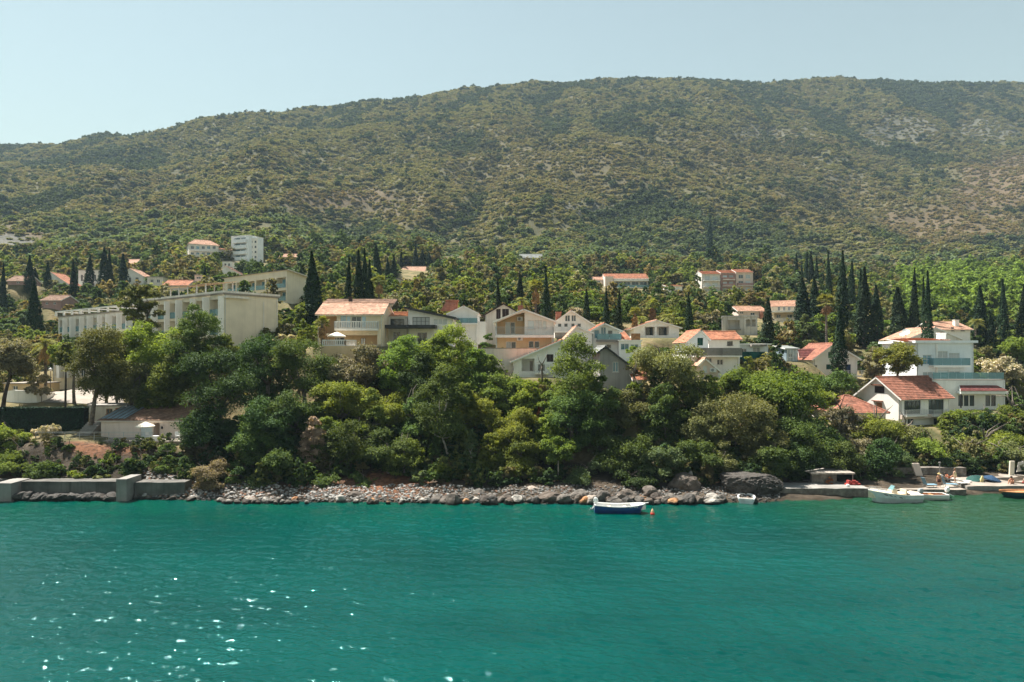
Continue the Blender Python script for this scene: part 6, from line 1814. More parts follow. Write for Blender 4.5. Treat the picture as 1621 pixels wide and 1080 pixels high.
# small rubble between the boulders: too many to count
def rubble():
    r = np.random.default_rng(23); n = 5200
    px = r.uniform(205, 1235, n); t = r.uniform(0, 1, n)
    shoreD = np.interp(px, [200, 330, 400, 600, 810, 1200, 1240], [73, 72.2, 71.7, 71.2, 70.7, 71.2, 72])
    D = shoreD - .3 + 4.0 * t ** 1.3; x = (px - CX) / F * D; z = ground(x, D)
    s = r.uniform(.12, .5, n) * np.where(px < 700, 1, .85)
    base = [rock_mesh(80 + i, 1) for i in range(4)]
    VV, QQ, off = [], [], 0
    vs = [np.array([v.co[:] for v in b.vertices]) for b in base]; fs = [np.array([list(p.vertices) + [p.vertices[-1]] for p in b.polygons]) for b in base]
    vv, ff = [], []
    for i in range(n):
        k = i % 4; a = r.uniform(0, 6.28); c, sn = math.cos(a), math.sin(a)
        v = vs[k] * np.array([1, r.uniform(.6, 1), r.uniform(.45, .8)]) * s[i]
        vv.append(np.stack([v[:, 0] * c - v[:, 1] * sn + x[i], v[:, 0] * sn + v[:, 1] * c + D[i], v[:, 2] + z[i] + s[i] * .12], 1)); ff.append(fs[k][:, :3] + off); off += len(v)
    vv = np.concatenate(vv); ff = np.concatenate(ff)
    me = bpy.data.meshes.new('shore_rubble'); me.from_pydata(vv.tolist(), [], ff.tolist())
    m, nt, out = nmat('mixed_rubble'); p = N(nt, 'ShaderNodeBsdfPrincipled'); p.inputs['Roughness'].default_value = .9
    g = N(nt, 'ShaderNodeNewGeometry'); sx = N(nt, 'ShaderNodeSeparateXYZ'); nt.links.new(g.outputs['Position'], sx.inputs[0])
    ri = mixc(nt, maprange(nt, g.outputs['Random Per Island'], 0, 1), (.10, .095, .09), (.40, .385, .36))
    vr = N(nt, 'ShaderNodeMath', operation='FRACT'); ml = N(nt, 'ShaderNodeMath', operation='MULTIPLY'); ml.inputs[1].default_value = 17.3
    nt.links.new(g.outputs['Random Per Island'], ml.inputs[0]); nt.links.new(ml.outputs[0], vr.inputs[0])
    ri = mixc(nt, maprange(nt, vr.outputs[0], .8, .9), ri, (.25, .13, .08))
    dx = maprange(nt, sx.outputs[0], -12, 4)
    ri = mixc(nt, dx, ri, mixc(nt, .55, ri, (.05, .05, .045)))
    wet = N(nt, 'ShaderNodeMapRange'); wet.inputs[1].default_value = .45; wet.inputs[2].default_value = .15; nt.links.new(sx.outputs[2], wet.inputs[0])
    ri = mixc(nt, wet.outputs[0], ri, (.022, .022, .018))
    nt.links.new(ri, p.inputs['Base Color']); nt.links.new(p.outputs[0], out.inputs[0]); me.materials.append(m)
    tag(link('shore_rubble', me), 'small loose stones heaped along the rocky shore', kind='stuff')
rubble()
# ------------------------------------------------------------------ things along the water
def gp(px, D, z=None):
    x = (px - CX) / F * D
    return Vector((x, D, gz(x, D) if z is None else z))


def block(name, label, cat, px0, px1, D0, D1, z0, z1, mat, top=None, bevel=.0):
    a, b = (px0 - CX) / F * D0, (px1 - CX) / F * D0
    c = Vector(((a + b) / 2, (D0 + D1) / 2, z0)); m = MB(c)
    n = max(1, int((b - a) / 1.1)); r = random.Random(int(px0 * 7 + px1))
    zs = [z1 + r.uniform(-.035, .035) for _ in range(n + 1)]; ys = [D0 + r.uniform(-.04, .04) for _ in range(n + 1)]
    xs = [a + (b - a) * i / n for i in range(n + 1)]
    for i in range(n):
        p = lambda k, f, z: Vector((xs[k], ys[k] if f else D1, z))
        zm = (z0 + z1) / 2
        m.face([p(i, 1, z0), p(i + 1, 1, z0), p(i + 1, 1, zs[i + 1]), p(i, 1, zs[i])])
        m.face([p(i, 1, zs[i]), p(i + 1, 1, zs[i + 1]), p(i + 1, 0, zs[i + 1]), p(i, 0, zs[i])], 1 if top else 0)
        m.face([p(i + 1, 0, z0), p(i, 0, z0), p(i, 0, zs[i]), p(i + 1, 0, zs[i + 1])])
    for k in (0, n):
        q = [Vector((xs[k], ys[k], z0)), Vector((xs[k], D1, z0)), Vector((xs[k], D1, zs[k])), Vector((xs[k], ys[k], zs[k]))]
        m.face(q if k else q[::-1])
    return tag(m.build(name, [M[mat], M[top or mat]], None, loc=c), label, cat)


block('sea_wall', 'long dark stained sea wall between two concrete blocks', 'sea wall', 34, 183, 72.7, 74.6, -1.2, 1.88, 'concrete_dark')
block('sea_wall', 'sea wall at the left edge behind the pale concrete block', 'sea wall', -420, -9, 72.7, 74.6, -1.2, 1.88, 'concrete_dark')
block('sea_wall', 'stained sea wall running from the tall block to the rubble', 'sea wall', 213, 292, 72.9, 74.6, -1.2, 1.75, 'concrete_dark')
block('concrete_block', 'pale square concrete block at the left end of the wall', 'pier', -8, 18, 71.6, 74.4, -1.2, 1.92, 'concrete')
block('concrete_block', 'tall pale concrete block standing above the sea wall', 'pier', 184, 200, 71.6, 74.5, -1.2, 2.36, 'concrete')
r_ = random.Random(4)
for i in range(26):
    px = 30 + i * 6.1 + r_.uniform(-2, 2)
    if 182 < px < 203: continue
    rock(px, 789 + r_.uniform(-1, 1.5), r_.uniform(14, 24), r_.uniform(8, 13), 2, 'dark algae-covered rock at the foot of the long sea wall', 'rocks at the foot of the sea wall', D=72.3, sink=.3)

# quay and bathing platform on the right
block('stone_quay', 'low stone quay with a pale worn edge right of the outcrop', 'quay', 1233, 1377, 73.6, 79.5, -1.2, .98, 'stone', 'concrete')
block('bathing_platform', 'low concrete bathing platform with sun loungers', 'platform', 1378, 1530, 74.9, 83, -1.2, .6, 'stone', 'pave')
block('bathing_platform', 'sunlit concrete slab where the bather sits at the right edge', 'platform', 1531, 1760, 76.2, 84, -1.2, .72, 'concrete', 'pave')
block('stone_wall', 'dark rubble retaining wall behind the loungers', 'wall', 1352, 1530, 82.2, 83.2, 0, 1.75, 'stone')
block('kerb_wall', 'low sunlit kerb wall stepping down beside the parasols', 'wall', 1542, 1602, 80.0, 80.6, .3, .98, 'pave')
# shelter on the quay: slab roof on rubble walls
c = gp(1300, 77, .98); sh = empty('shelter', c, 'low rubble shelter with a flat plank roof on the quay', 'shelter')
b = MB(c); xa, xb = (1283 - CX) / F * 77, (1322 - CX) / F * 77
b.box((xa, 76.6, .98), (xb - xa, 0, 0), (0, .5, 0), (0, 0, 1.05)); b.box((xb - .5, 77.11, .98), (.5, 0, 0), (0, 1.8, 0), (0, 0, 1.05)); b.build('wall', M['stone'], sh)
b = MB(c); xb2 = (1347 - CX) / F * 77
for i in range(5): b.box((xa - .25, 76.1 + i * .62, 2.05 + .01 * (i % 2)), (xb2 - xa + .3, 0, 0), (0, .6, 0), (0, 0, .16))
b.tube([(xb2 - .1, 76.4, .98), (xb2 - .1, 76.4, 2.05)], .06); b.build('roof', M['wood_grey'], sh)
c = gp(1290, 76.5, 2.3); b = MB(c); b.box(c + Vector((-1.1, -.1, 0)), (2.1, 0, .32), (0, .22, 0), (0, 0, .05)); tag(b.build('plank', M['wood_grey'], None, loc=c), 'loose grey plank lying aslant on the shelter roof', 'plank')
T('dry_shrub', 'rusty dry shrub hanging over the shelter roof edge', 1313, 751, 760, 11, 76.3, 'red', 'spread', cat='shrub', leaf=.12, trunk=False)
c = gp(1350, 75.5, .98); b = MB(c)
for k in range(7): b.cbox(c + Vector((-.7 + .22 * k + .05 * (k % 2), .1 * (k % 3), 0)), .26, .4, .18 + .16 * ((k * 5) % 3), rz=.3 * k)
b.build('bag', surf('red_cloth', (.35, .05, .04), .8, var=.2), None, loc=c)
tag(bpy.context.scene.objects['bag'], 'heap of red cloth bags on the quay near the speedboat bow', 'bag')
c = gp(1342, 74.4, .98); b = MB(c); b.lathe(c, [(.16, 0), (.2, .1), (.17, .28), (.05, .3)], 10); tag(b.build('bucket', M['plastic_white'], None, loc=c), 'white bucket standing on the quay edge', 'bucket')


# ------------------------------------------------------------------ boats
def hull_parts(root, Lg, beam, sheer, keel, mats, bow_full=.55, inner=.12, floor=.3, transom=.8, rub='rail', flare=.75):
    """open boat along +X (bow at +X), waterline at z = 0; sheer(t), keel depth"""
    n = 15; rings = []; inn = []
    for i in range(n):
        t = i / (n - 1); x = -Lg / 2 + Lg * t
        hb = beam / 2 * (transom + (1 - transom) * min(1, t / .45) ** .8 if t < .45 else max(.012, (1 - ((t - .45) / .55) ** 2.3) ** bow_full))
        zs = sheer(t); zk = -keel * (1 - max(0, (t - .6) / .4) ** 2 * .9); rake = .10 * Lg * max(0, (t - .6) / .4) ** 2
        xs = x
        ring = []
        for s in (-1, 1):
            pr = [(hb, zs), (hb * .97, zs * .55 + zk * .1), (hb * flare, zs * .1 + zk * .35), (hb * .42, zk * .85), (0, zk)]
            if s == 1: pr = pr[:-1][::-1]
            for y, z in pr: ring.append(Vector((xs - rake * (1 - (z - zk) / (zs - zk + 1e-6)), s * y, z)))
        rings.append(ring)
        ib = max(.005, hb - inner)
        inn.append([Vector((xs, -ib, zs - .01)), Vector((xs, -ib * .88, min(floor, zs - .05))), Vector((xs, ib * .88, min(floor, zs - .05))), Vector((xs, ib, zs - .01))])
    b = MB(); b.loft(rings, 0, closed=False, caps=False); b.face(rings[0][::-1]); h = b.build('hull', mats[0], root, smooth=False)
    b = MB(); b.loft(inn, 0, closed=False, caps=False); b.face(inn[0][::-1]); b.build('inner_shell', mats[1], root)
    b = MB()
    for s in (0, -1):
        pts = [r[s] for r in rings]; ip = [r[s if s == 0 else 3] for r in inn]
        for i in range(n - 1):
            o = Vector((0, -.025 if s == 0 else .025, 0))
            A, B, Cc, Dd = pts[i] + o, pts[i + 1] + o, ip[i + 1], ip[i]
            b.face([A + Z * .035, B + Z * .035, Cc + Z * .035, Dd + Z * .035]); b.face([A - Z * .04, B - Z * .04, B + Z * .035, A + Z * .035]); b.face([Dd + Z * .035, Cc + Z * .035, Cc - Z * .03, Dd - Z * .03])
    b.box((-Lg / 2 - .01, -beam / 2 * transom, sheer(0) - .03), (inner, 0, 0), (0, beam * transom, 0), (0, 0, .066))
    b.build('gunwale', mats[2], root)
    return rings, inn


def outboard(root, x, z, tilt, cowl='plastic_white', leg='plastic_grey', s=1.0):
    R = Matrix.Rotation(tilt, 3, 'Y')
    o = Vector((x, 0, z)); q = lambda a, y, c: o + R @ Vector((a, y, c)) * s
    b = MB()
    b.loft([[q(u * k - .05 * i, v * k, c) for u, v in ((-.24, -.1), (-.1, -.17), (.16, -.15), (.2, 0), (.16, .15), (-.1, .17), (-.24, .1))] for i, (k, c) in enumerate(((.8, .1), (1.05, .2), (1.05, .42), (.8, .56), (.35, .6)))])
    e = b.build('outboard_motor', M[cowl], root)
    b = MB(); b.loft([[q(u, v, c) for u, v in ((-.1, -.05), (.08, -.07), (.08, .07), (-.1, .05))] for c in (.1, -.25, -.62)]); b.tube([q(-.2, 0, -.62), q(.16, 0, -.62)], .055 * s, 8)
    for k in range(3): b.box(q(-.2, 0, -.62), R @ Vector((0, math.cos(k * 2.1), math.sin(k * 2.1))) * .16 * s, R @ Vector((.02, -math.sin(k * 2.1), math.cos(k * 2.1))) * .08 * s, R @ Vector((-.012, 0, 0)))
    b.build('motor_leg', M[leg], e)
    return e


def lettering(txt, size, mat, root, M4, name='lettering'):
    cu = bpy.data.curves.new(name, 'FONT'); cu.body = txt; cu.size = size; cu.extrude = .004; cu.align_x = 'CENTER'
    t = bpy.data.objects.new(name, cu); COL.objects.link(t); dg = bpy.context.evaluated_depsgraph_get()
    me = bpy.data.meshes.new_from_object(t.evaluated_get(dg)); bpy.data.objects.remove(t)
    me.materials.clear(); me.materials.append(mat); o = link(name, me, root); o.matrix_local = M4
    return o


def on_side(x, y, z, rz=0.0, tiltx=90): return Matrix.Translation((x, y, z)) @ Matrix.Rotation(rz, 4, 'Z') @ Matrix.Rotation(math.radians(tiltx), 4, 'X')


blue = surf('deep_blue_hull_paint', (.012, .055, .20), .35, var=.12, scale=1.2, streak=.3, dirt=(.03, .06, .12), spec=.5)
whitep = surf('white_boat_gelcoat', (.68, .68, .66), .35, var=.06, scale=2, streak=.25, dirt=(.4, .38, .33), spec=.5)
greyp = surf('grey_white_gelcoat', (.56, .60, .62), .35, var=.06, scale=2, streak=.2, dirt=(.35, .35, .32), spec=.5)
cream = surf('cream_deck', (.68, .58, .43), .6, var=.12, scale=3)
darkhull = surf('dark_teal_hull', (.012, .045, .06), .4, var=.2)
white_l = plain('white_lettering', (.7, .7, .7), .5)

bt = empty('fishing_boat', ((981.5 - CX) / F * 66.8, 66.8, .0), 'blue open boat with white gunwale and tilted white outboard', 'boat', rz=math.radians(-3))
sheer = lambda t: .58 + .20 * (1 - t) ** 2 + .62 * max(0, t - .35) ** 1.6
rg, inn = hull_parts(bt, 5.0, 1.75, sheer, .28, (blue, whitep, whitep), .5)
b = MB()
for x in (-1.2, .35): b.box((x, -.74, .46), (.3, 0, 0), (0, 1.48, 0), (0, 0, .05))
b.build('thwart', cream, bt)
b = MB(); b.face([inn[k][0] for k in (10, 11, 12, 13, 14)] + [inn[k][3] for k in (14, 13, 12, 11, 10)]); b.build('foredeck', whitep, bt)
b = MB(); b.box((2.42, -.05, sheer(1) - .02), (.34, 0, .05), (0, .1, 0), (0, 0, .07)); b.build('bow_roller', M['rail'], bt)
b = MB(); b.tube([(-2.52, -.5, .7), (-2.72, -.5, .42)], .05); b.build('fender', M['plastic_white'], bt)
outboard(bt, -2.42, .78, math.radians(28))
lettering('PHV 4678', .2, white_l, bt, on_side(1.25, -.80, .58, math.radians(11), 84), 'registration_lettering')
by = empty('mooring_buoy', ((1033 - CX) / F * 65.8, 65.8, 0), 'red and cream conical mooring buoy beside the blue boat', 'buoy')
b = MB(); b.lathe((0, 0, -.15), [(.12, 0), (.21, .1), (.225, .22), (.19, .36)], 14); b.build('float', surf('red_float', (.5, .05, .03), .4, var=.15), by, smooth=True)
b = MB(); b.lathe((0, 0, .212), [(.188, 0), (.13, .15), (.07, .3), (.03, .37)], 14); b.build('cone_top', surf('sunbleached_orange_float', (.70, .45, .26), .5, var=.15), by, smooth=True)
b = MB(); b.lathe((0, 0, .58), [(.03, 0), (.05, .03), (.045, .08), (.015, .1)], 8); b.build('ring', M['black'], by)
bo = MB(); c = Vector(((1562 - CX) / F * 71.6, 71.6, 0)); bo.lathe(c + Z * -.1, [(.05, 0), (.12, .1), (.12, .2), (.05, .3)], 12); tag(bo.build('float', surf('pale_orange_float', (.6, .34, .2), .5), None, loc=c), 'small pale orange float off the bathing platform', 'float')

dg = empty('dinghy', ((1181.5 - CX) / F * 71.6, 71.6, 0), 'little white dinghy seen end-on below the rock outcrop', 'dinghy', rz=math.radians(71))
hull_parts(dg, 2.5, 1.75, lambda t: .50 + .12 * t * t, .15, (greyp, whitep, whitep), .45, floor=.2, transom=.86, flare=.82)
b = MB(); b.box((-.2, -.7, .34), (.28, 0, 0), (0, 1.4, 0), (0, 0, .05)); b.build('thwart', M['wood_grey'], dg)

sb = empty('speedboat', ((1414 - CX) / F * 71.7, 71.7, 0), 'white speedboat with bow rail, console and dark side graphics', 'boat', rz=math.radians(180 + 4))
shs = lambda t: .70 + .08 * (1 - t) + .75 * max(0, t - .25) ** 1.15
rg, inn = hull_parts(sb, 5.5, 2.1, shs, .3, (greyp, cream, whitep), .5, floor=.45, transom=.9)
b = MB(); b.face([inn[k][0] + Z * .03 for k in range(8, 15)] + [inn[k][3] + Z * .03 for k in range(14, 7, -1)]); b.build('foredeck', cream, sb)
b = MB(); b.loft([[(-.25, -.4, .46), (.45, -.4, .46), (.45, .4, .46), (-.25, .4, .46)], [(-.2, -.38, 1.2), (.35, -.38, 1.2), (.35, .38, 1.2), (-.2, .38, 1.2)], [(-.1, -.34, 1.38), (.2, -.34, 1.38), (.2, .34, 1.38), (-.1, .34, 1.38)]]); cs = b.build('console', cream, sb)
b = MB(); b.loft([[(.22, -.36, 1.385), (.34, -.36, 1.21), (.34, .36, 1.21), (.22, .36, 1.385)], [(.0, -.3, 1.66), (.04, -.3, 1.66), (.04, .3, 1.66), (.0, .3, 1.66)]]); b.build('windscreen', M['balglass'], cs)
b = MB(); b.box((-1.15, -.5, .46), (.6, 0, 0), (0, 1.0, 0), (0, 0, .42)); b.box((-1.2, -.5, .88), (.14, 0, 0), (0, 1.0, 0), (0, 0, .35)); b.build('seat', cream, sb)
b = MB(); b.loft([[(-2.6, s * y, z) for y, z in ()] for s in ()] or [[(-2.62, -.92, .8), (-2.62, 0, .98), (-2.62, .92, .8)], [(-1.9, -.9, .82), (-1.9, 0, 1.12), (-1.9, .9, .82)], [(-1.35, -.9, .82), (-1.35, 0, 1.0), (-1.35, .9, .82)]], closed=False, caps=False); b.build('stern_cover', surf('patterned_canvas', (.60, .50, .40), .9, var=.35, scale=9), sb)
b = MB()
for s in (-1, 1):
    pts = [Vector((.75 + 1.85 * t, s * (.86 * (1 - t ** 2.2) + .06), shs(.62 + .36 * t) + .33)) for t in np.linspace(0, 1, 7)]
    b.tube(pts, .018, 5)
    for k in (0, 2, 4, 6): b.tube([pts[k], pts[k] - Z * .33], .015, 5)
b.build('bow_rail', M['steel'], sb)
b = MB()
for i, (x, z, l, hgt) in enumerate(((1.35, .86, .5, .16), (.9, .78, .42, .14), (.45, .7, .36, .12), (-.15, .58, .5, .15), (-.55, .55, .3, .1))):
    def yb(xx):
        t = (xx + 2.75) / 5.5
        return 1.05 * (1 if t < .45 else (1 - ((t - .45) / .55) ** 2.3) ** .5) + .012
    b.face([Vector((xx, yb(xx), z + dz)) for xx, dz in ((x - l / 2, -hgt * .6), (x - l / 2 + .14, hgt * .2), (x + l / 2, hgt * .7), (x + l / 2 - .15, -hgt * .1))])
b.build('side_graphic', M['frame_dark'], sb)
outboard(sb, -2.85, .62, math.radians(0), 'plastic_grey', 'plastic_grey', 1.15)

wb = empty('motorboat', ((1470 - CX) / F * 72.9, 72.9, 0), 'small white motorboat moored behind the speedboat stern', 'boat', rz=math.radians(180 - 2))
hull_parts(wb, 3.7, 1.55, lambda t: .52 + .2 * max(0, t - .4) ** 1.5, .2, (whitep, M['wood'], whitep), .5, floor=.25)
b = MB(); b.box((-.5, -.65, .4), (.3, 0, 0), (0, 1.3, 0), (0, 0, .05)); b.build('thwart', M['wood'], wb)
outboard(wb, -1.95, .66, math.radians(18), 'plastic_white', 'shutter_green', 1.0)
b = MB(); b.tube([(-2.05, -.1, .62), (-2.85, -.35, .22)], [.06, .05], 7); b.build('tiller_arm', M['plastic_white'], wb)
db = empty('wooden_boat', ((1624 - CX) / F * 73.9, 73.9, 0), 'dark-hulled wooden boat cut off by the right edge', 'boat', rz=math.radians(181))
hull_parts(db, 5.9, 1.9, lambda t: .62 + .15 * max(0, t - .5) ** 1.5, .25, (darkhull, M['wood'], M['wood']), .42, floor=.5)
b = MB(); b.box((-1.4, -.7, .55), (.35, 0, 0), (0, 1.4, 0), (0, 0, .06)); b.build('thwart', M['wood'], db)

# ------------------------------------------------------------------ bathing place
sling = surf('blue_sling_fabric', (.16, .28, .36), .7, var=.1)
def lounger(px, D, z, rz, label, mat, back=62, fr='plastic_grey'):
    o = empty('sun_lounger', gp(px, D, z), label, 'sun lounger', 'sun loungers on the bathing platform', rz)
    b = MB(); b.box((-.1, -.32, .33), (1.25, 0, 0), (0, .64, 0), (0, 0, .03)); b.build('seat', mat, o)
    a = math.radians(back); d = Vector((-math.cos(a), 0, math.sin(a))); b = MB(); b.box((-.1, -.32, .34), d * .85, (0, .64, 0), Vector((math.sin(a), 0, math.cos(a))) * .03); b.build('backrest', mat, o)
    for x in (-.15, 1.05):
        for y in (-.3, .27):
            b = MB(); b.box((x, y, 0), (.035, 0, 0), (0, .035, 0), (0, 0, .33)); b.build('leg', M[fr], o)
    return o
lounger(1466, 76.0, .6, math.radians(5), 'blue sling lounger left of the person in the straw hat', sling, 68)
lounger(1497, 76.4, .6, math.radians(-8), 'blue sling lounger right of the person in the straw hat', sling, 66)
lounger(1519, 77.0, .6, math.radians(12), 'front white lounger stacked beside the platform edge', M['plastic_white'], 12, 'plastic_white')
lounger(1524, 77.9, .6, math.radians(24), 'rear white lounger beside the platform edge', M['plastic_white'], 20, 'plastic_white')
lg = lounger(1499, 79.6, .6, math.radians(10), 'white lounger on which the sunbather lies', M['plastic_white'], 32, 'plastic_white')

def parasol(c, R, hgt, label, mat, tilt=0.0, tz=0.0, rise=.35, group=None, valance=.12):
    o = empty('parasol', c, label, 'parasol', group)
    T4 = Matrix.Rotation(tz, 3, 'Z') @ Matrix.Rotation(tilt, 3, 'Y')
    q = lambda v: T4 @ Vector(v)
    b = MB(); b.tube([q((0, 0, 0)), q((0, 0, hgt))], .025, 6); b.build('pole', M['rail'], o)
    b = MB(); n = 16; rings = []
    for r, z in ((.03, hgt + .02), (R * .5, hgt - rise * .38), (R, hgt - rise), (R * 1.005, hgt - rise - valance)):
        rings.append([q((math.cos(2 * math.pi * k / n) * r * (1 if k % 2 == 0 else .965), math.sin(2 * math.pi * k / n) * r * (1 if k % 2 == 0 else .965), z)) for k in range(n)])
    b.loft(rings, 0, True, False); b.build('canopy', mat, o)
    b = MB()
    for k in range(8): b.tube([q((0, 0, hgt - .35)), q((math.cos(math.pi * k / 4) * R * .95, math.sin(math.pi * k / 4) * R * .95, hgt - rise - .02))], .01, 4)
    b.build('rib', M['rail'], o)
    return o
def clothmat(n, c): return surf(n, c, .85, var=.08)
parasol(P(533, 546, 94.0), 1.28, 1.75, 'cream parasol open over the yellow house terrace', M['parasol'], rise=.55)
parasol(gp(230, 84.2, zat(697, 84.2)), 1.12, 2.25, 'sand-coloured parasol in front of the bungalow door', M['parasol'], rise=.5)
parasol(gp(1543, 79.4, .72), .85, .62, 'dark green parasol propped low on the bathing platform', M['green_cloth'], math.radians(-24), .4, .34)
parasol(gp(1568, 79.0, .72), 1.0, .72, 'navy blue parasol propped low beside the green one', M['navy_cloth'], math.radians(12), -.5, .40)
c = gp(1553, 78.6, .72); b = MB(c); b.loft([[c + Vector((x, y, 0)) for x, y in ((-.2, -.12), (.2, -.12), (.2, .12), (-.2, .12))], [c + Vector((x + .1, y, .4)) for x, y in ((-.14, -.1), (.16, -.1), (.16, .1), (-.14, .1))], [c + Vector((x + .16, y, .72)) for x, y in ((-.05, -.05), (.08, -.05), (.08, .05), (-.05, .05))]])
tag(b.build('bag', clothmat('yellow_straw', (.5, .42, .2)), None, loc=c), 'yellowish beach bag between the two low parasols', 'bag')
c = gp(1487.5, 80.5, .6); b = MB(c); b.tube([c, c + Z * 2.0], .06, 8); b.cbox(c + Z * 2.0, .2, .2, .12); tag(b.build('post', M['concrete'], None, loc=c), 'slim grey post behind the sun loungers', 'post')
c = gp(1456, 81.6, .6); b = MB(c); b.box(c + Vector((-.35, 0, 0)), (.85, 0, 0), (.0, .25, 0), (-.45, .2, 1.75)); tag(b.build('board', M['pinkish'], None, loc=c), 'pale board leaning against the dark rubble wall', 'board')
c = gp(1605, 83, .72); b = MB(c); b.box(c + Vector((-.5, 0, 0)), (.55, 0, 0), (0, .2, 0), (.15, .1, 1.7)); tag(b.build('board', M['beige'], None, loc=c), 'beige board propped under the trees near the right edge', 'board')
c = gp(1616, 83.5, .72); b = MB(c); b.loft([[c + Vector((x, 0, z)) for x, z in ((-.5, .3), (.7, .5), (.7, 1.7), (-.3, 1.5))], [c + Vector((x, .06, z)) for x, z in ((-.5, .3), (.7, .5), (.7, 1.7), (-.3, 1.5))]]); tag(b.build('towel', M['offwhite'], None, loc=c), 'pale towel hung up at the right edge of the beach', 'towel')

# ------------------------------------------------------------------ people
SKIN = surf('tanned_skin', (.45, .22, .13), .55, var=.06); SKIN2 = surf('fair_skin', (.60, .38, .26), .55, var=.05)
HAIRD = plain('dark_hair', (.03, .02, .015), .6); HAIRB = plain('brown_hair', (.16, .08, .04), .6)
def person(loc, rz, J, label, skin, hair, wear, wmat, s=1.0, hat=None):
    """one continuous body grown over a skeleton; J maps joints to positions (m)"""
    o = empty('person', loc, label, 'person', None, rz); o.scale = (s, s, s)
    names = list(J); rad = {'pelvis': .135, 'waist': .115, 'chest': .145, 'neck': .055, 'chin': .075, 'head': .10}
    vs = [Vector(J[n]) for n in names]; R = []
    for n in names:
        k = n.rstrip('LR')
        R.append(rad.get(n) or {'hip': .095, 'knee': .058, 'ankle': .04, 'toe': .032, 'sho': .06, 'elb': .042, 'wri': .028, 'palm': .032}[k])
    ix = {n: i for i, n in enumerate(names)}; E = []
    for a, b in (('pelvis', 'waist'), ('waist', 'chest'), ('chest', 'neck'), ('neck', 'chin'), ('chin', 'head')): E.append((ix[a], ix[b]))
    for S in 'LR':
        for a, b in (('pelvis', 'hip' + S), ('hip' + S, 'knee' + S), ('knee' + S, 'ankle' + S), ('ankle' + S, 'toe' + S), ('chest', 'sho' + S), ('sho' + S, 'elb' + S), ('elb' + S, 'wri' + S), ('wri' + S, 'palm' + S)): E.append((ix[a], ix[b]))
        w, p = Vector(J['wri' + S]), Vector(J['palm' + S]); d = (p - w).normalized(); sd = d.cross(Vector((0, 1, .01)) if abs(d.y) < .9 else Vector((1, 0, 0))).normalized(); up = d.cross(sd)
        for f in range(5):
            off = (f - 1.5) * .021 if f < 4 else -.05; ln = (.075, .085, .08, .06, .055)[f]
            st = p if f < 4 else w.lerp(p, .4)
            a = st + sd * off + d * (.02 if f < 4 else .015); m = a + d * ln * .55 + (up * .012); e = a + d * ln * .9 + up * .03
            n0 = len(vs); vs += [a, m, e]; R += [.0105, .009, .008]
            E += [(ix['palm' + S] if f < 4 else ix['wri' + S], n0), (n0, n0 + 1), (n0 + 1, n0 + 2)]
    hd, ch = Vector(J['head']), Vector(J['chin']); ax = (hd - ch).normalized()
    fw = Vector(J['face']) if 'face' in J else Vector((0, -1, 0))
    me = bpy.data.meshes.new('body'); me.from_pydata([tuple(v) for v in vs], E, [])
    b = link('body', me, o); me.materials.append(skin)
    md = b.modifiers.new('skin', 'SKIN'); md.use_smooth_shade = True
    for i, sv in enumerate(me.skin_vertices[0].data): sv.radius = (R[i], R[i]); sv.use_root = (i == 0)
    ss = b.modifiers.new('sub', 'SUBSURF'); ss.levels = 1; ss.render_levels = 1
    c = hd + ax * .015 - fw * .025; sx = ax.cross(fw).normalized(); fr = sx.cross(ax)
    h = MB(); h.loft([[c + (sx * math.cos(t) + fr * math.sin(t)) * r + ax * z for t in [2 * math.pi * k / 12 for k in range(12)]] for r, z in ((.085, -.1), (.118, -.02), (.112, .06), (.07, .11), (.01, .13))]); h.build('hair', hair, o, smooth=True)
    f = MB(); fc = hd.lerp(ch, .25) + fw * .1
    f.tube([fc + ax * .03, fc + fw * .022 - ax * .02], [.008, .016], 5); f.build('nose', skin, o)
    e = MB()
    for k in (-1, 1): e.lathe(fc + sx * .035 * k + ax * .025 - fw * .006 - Z * .01, [(.004, 0), (.011, .008), (.004, .018)], 6)
    e.box(fc - ax * .055 - sx * .025 - fw * .008, sx * .05, fw * .012, ax * .012); e.build('facial_features', HAIRD, o)
    g = MB(); P0, H1, H2 = Vector(J['pelvis']), Vector(J['hipL']), Vector(J['hipR'])
    def sleeve(a, b_, r0, r1):
        a, b_ = Vector(a), Vector(b_); g.tube([a, a.lerp(b_, .5), b_], [r0, (r0 + r1) / 2, r1], 10)
    sleeve(Vector(J['waist']).lerp(P0, .35), P0 - (Vector(J['waist']) - P0) * .35, .155, .165)
    if wear == 'shorts':
        for S in 'LR': sleeve(J['hip' + S], Vector(J['hip' + S]).lerp(Vector(J['knee' + S]), .6), .115, .095)
    if wear == 'swimsuit': sleeve(Vector(J['waist']).lerp(P0, .3), Vector(J['chest']) * .9 + Vector(J['waist']) * .1, .14, .165)
    if wear == 'bikini': sleeve(Vector(J['chest']) * .8 + Vector(J['waist']) * .2, Vector(J['chest']) * 1.0 + (Vector(J['chest']) - Vector(J['waist'])) * .12, .165, .165)
    g.build('swimwear', wmat, o, smooth=True)
    if hat:
        q = MB(); c = hd + ax * .07; n = 14
        q.loft([[c + (sx * math.cos(2 * math.pi * k / n) + fr * math.sin(2 * math.pi * k / n)) * r + ax * z for k in range(n)] for r, z in ((.24, -.02), (.13, .02), (.12, .1), (.04, .13))]); q.build('hat', hat, o)
    return o

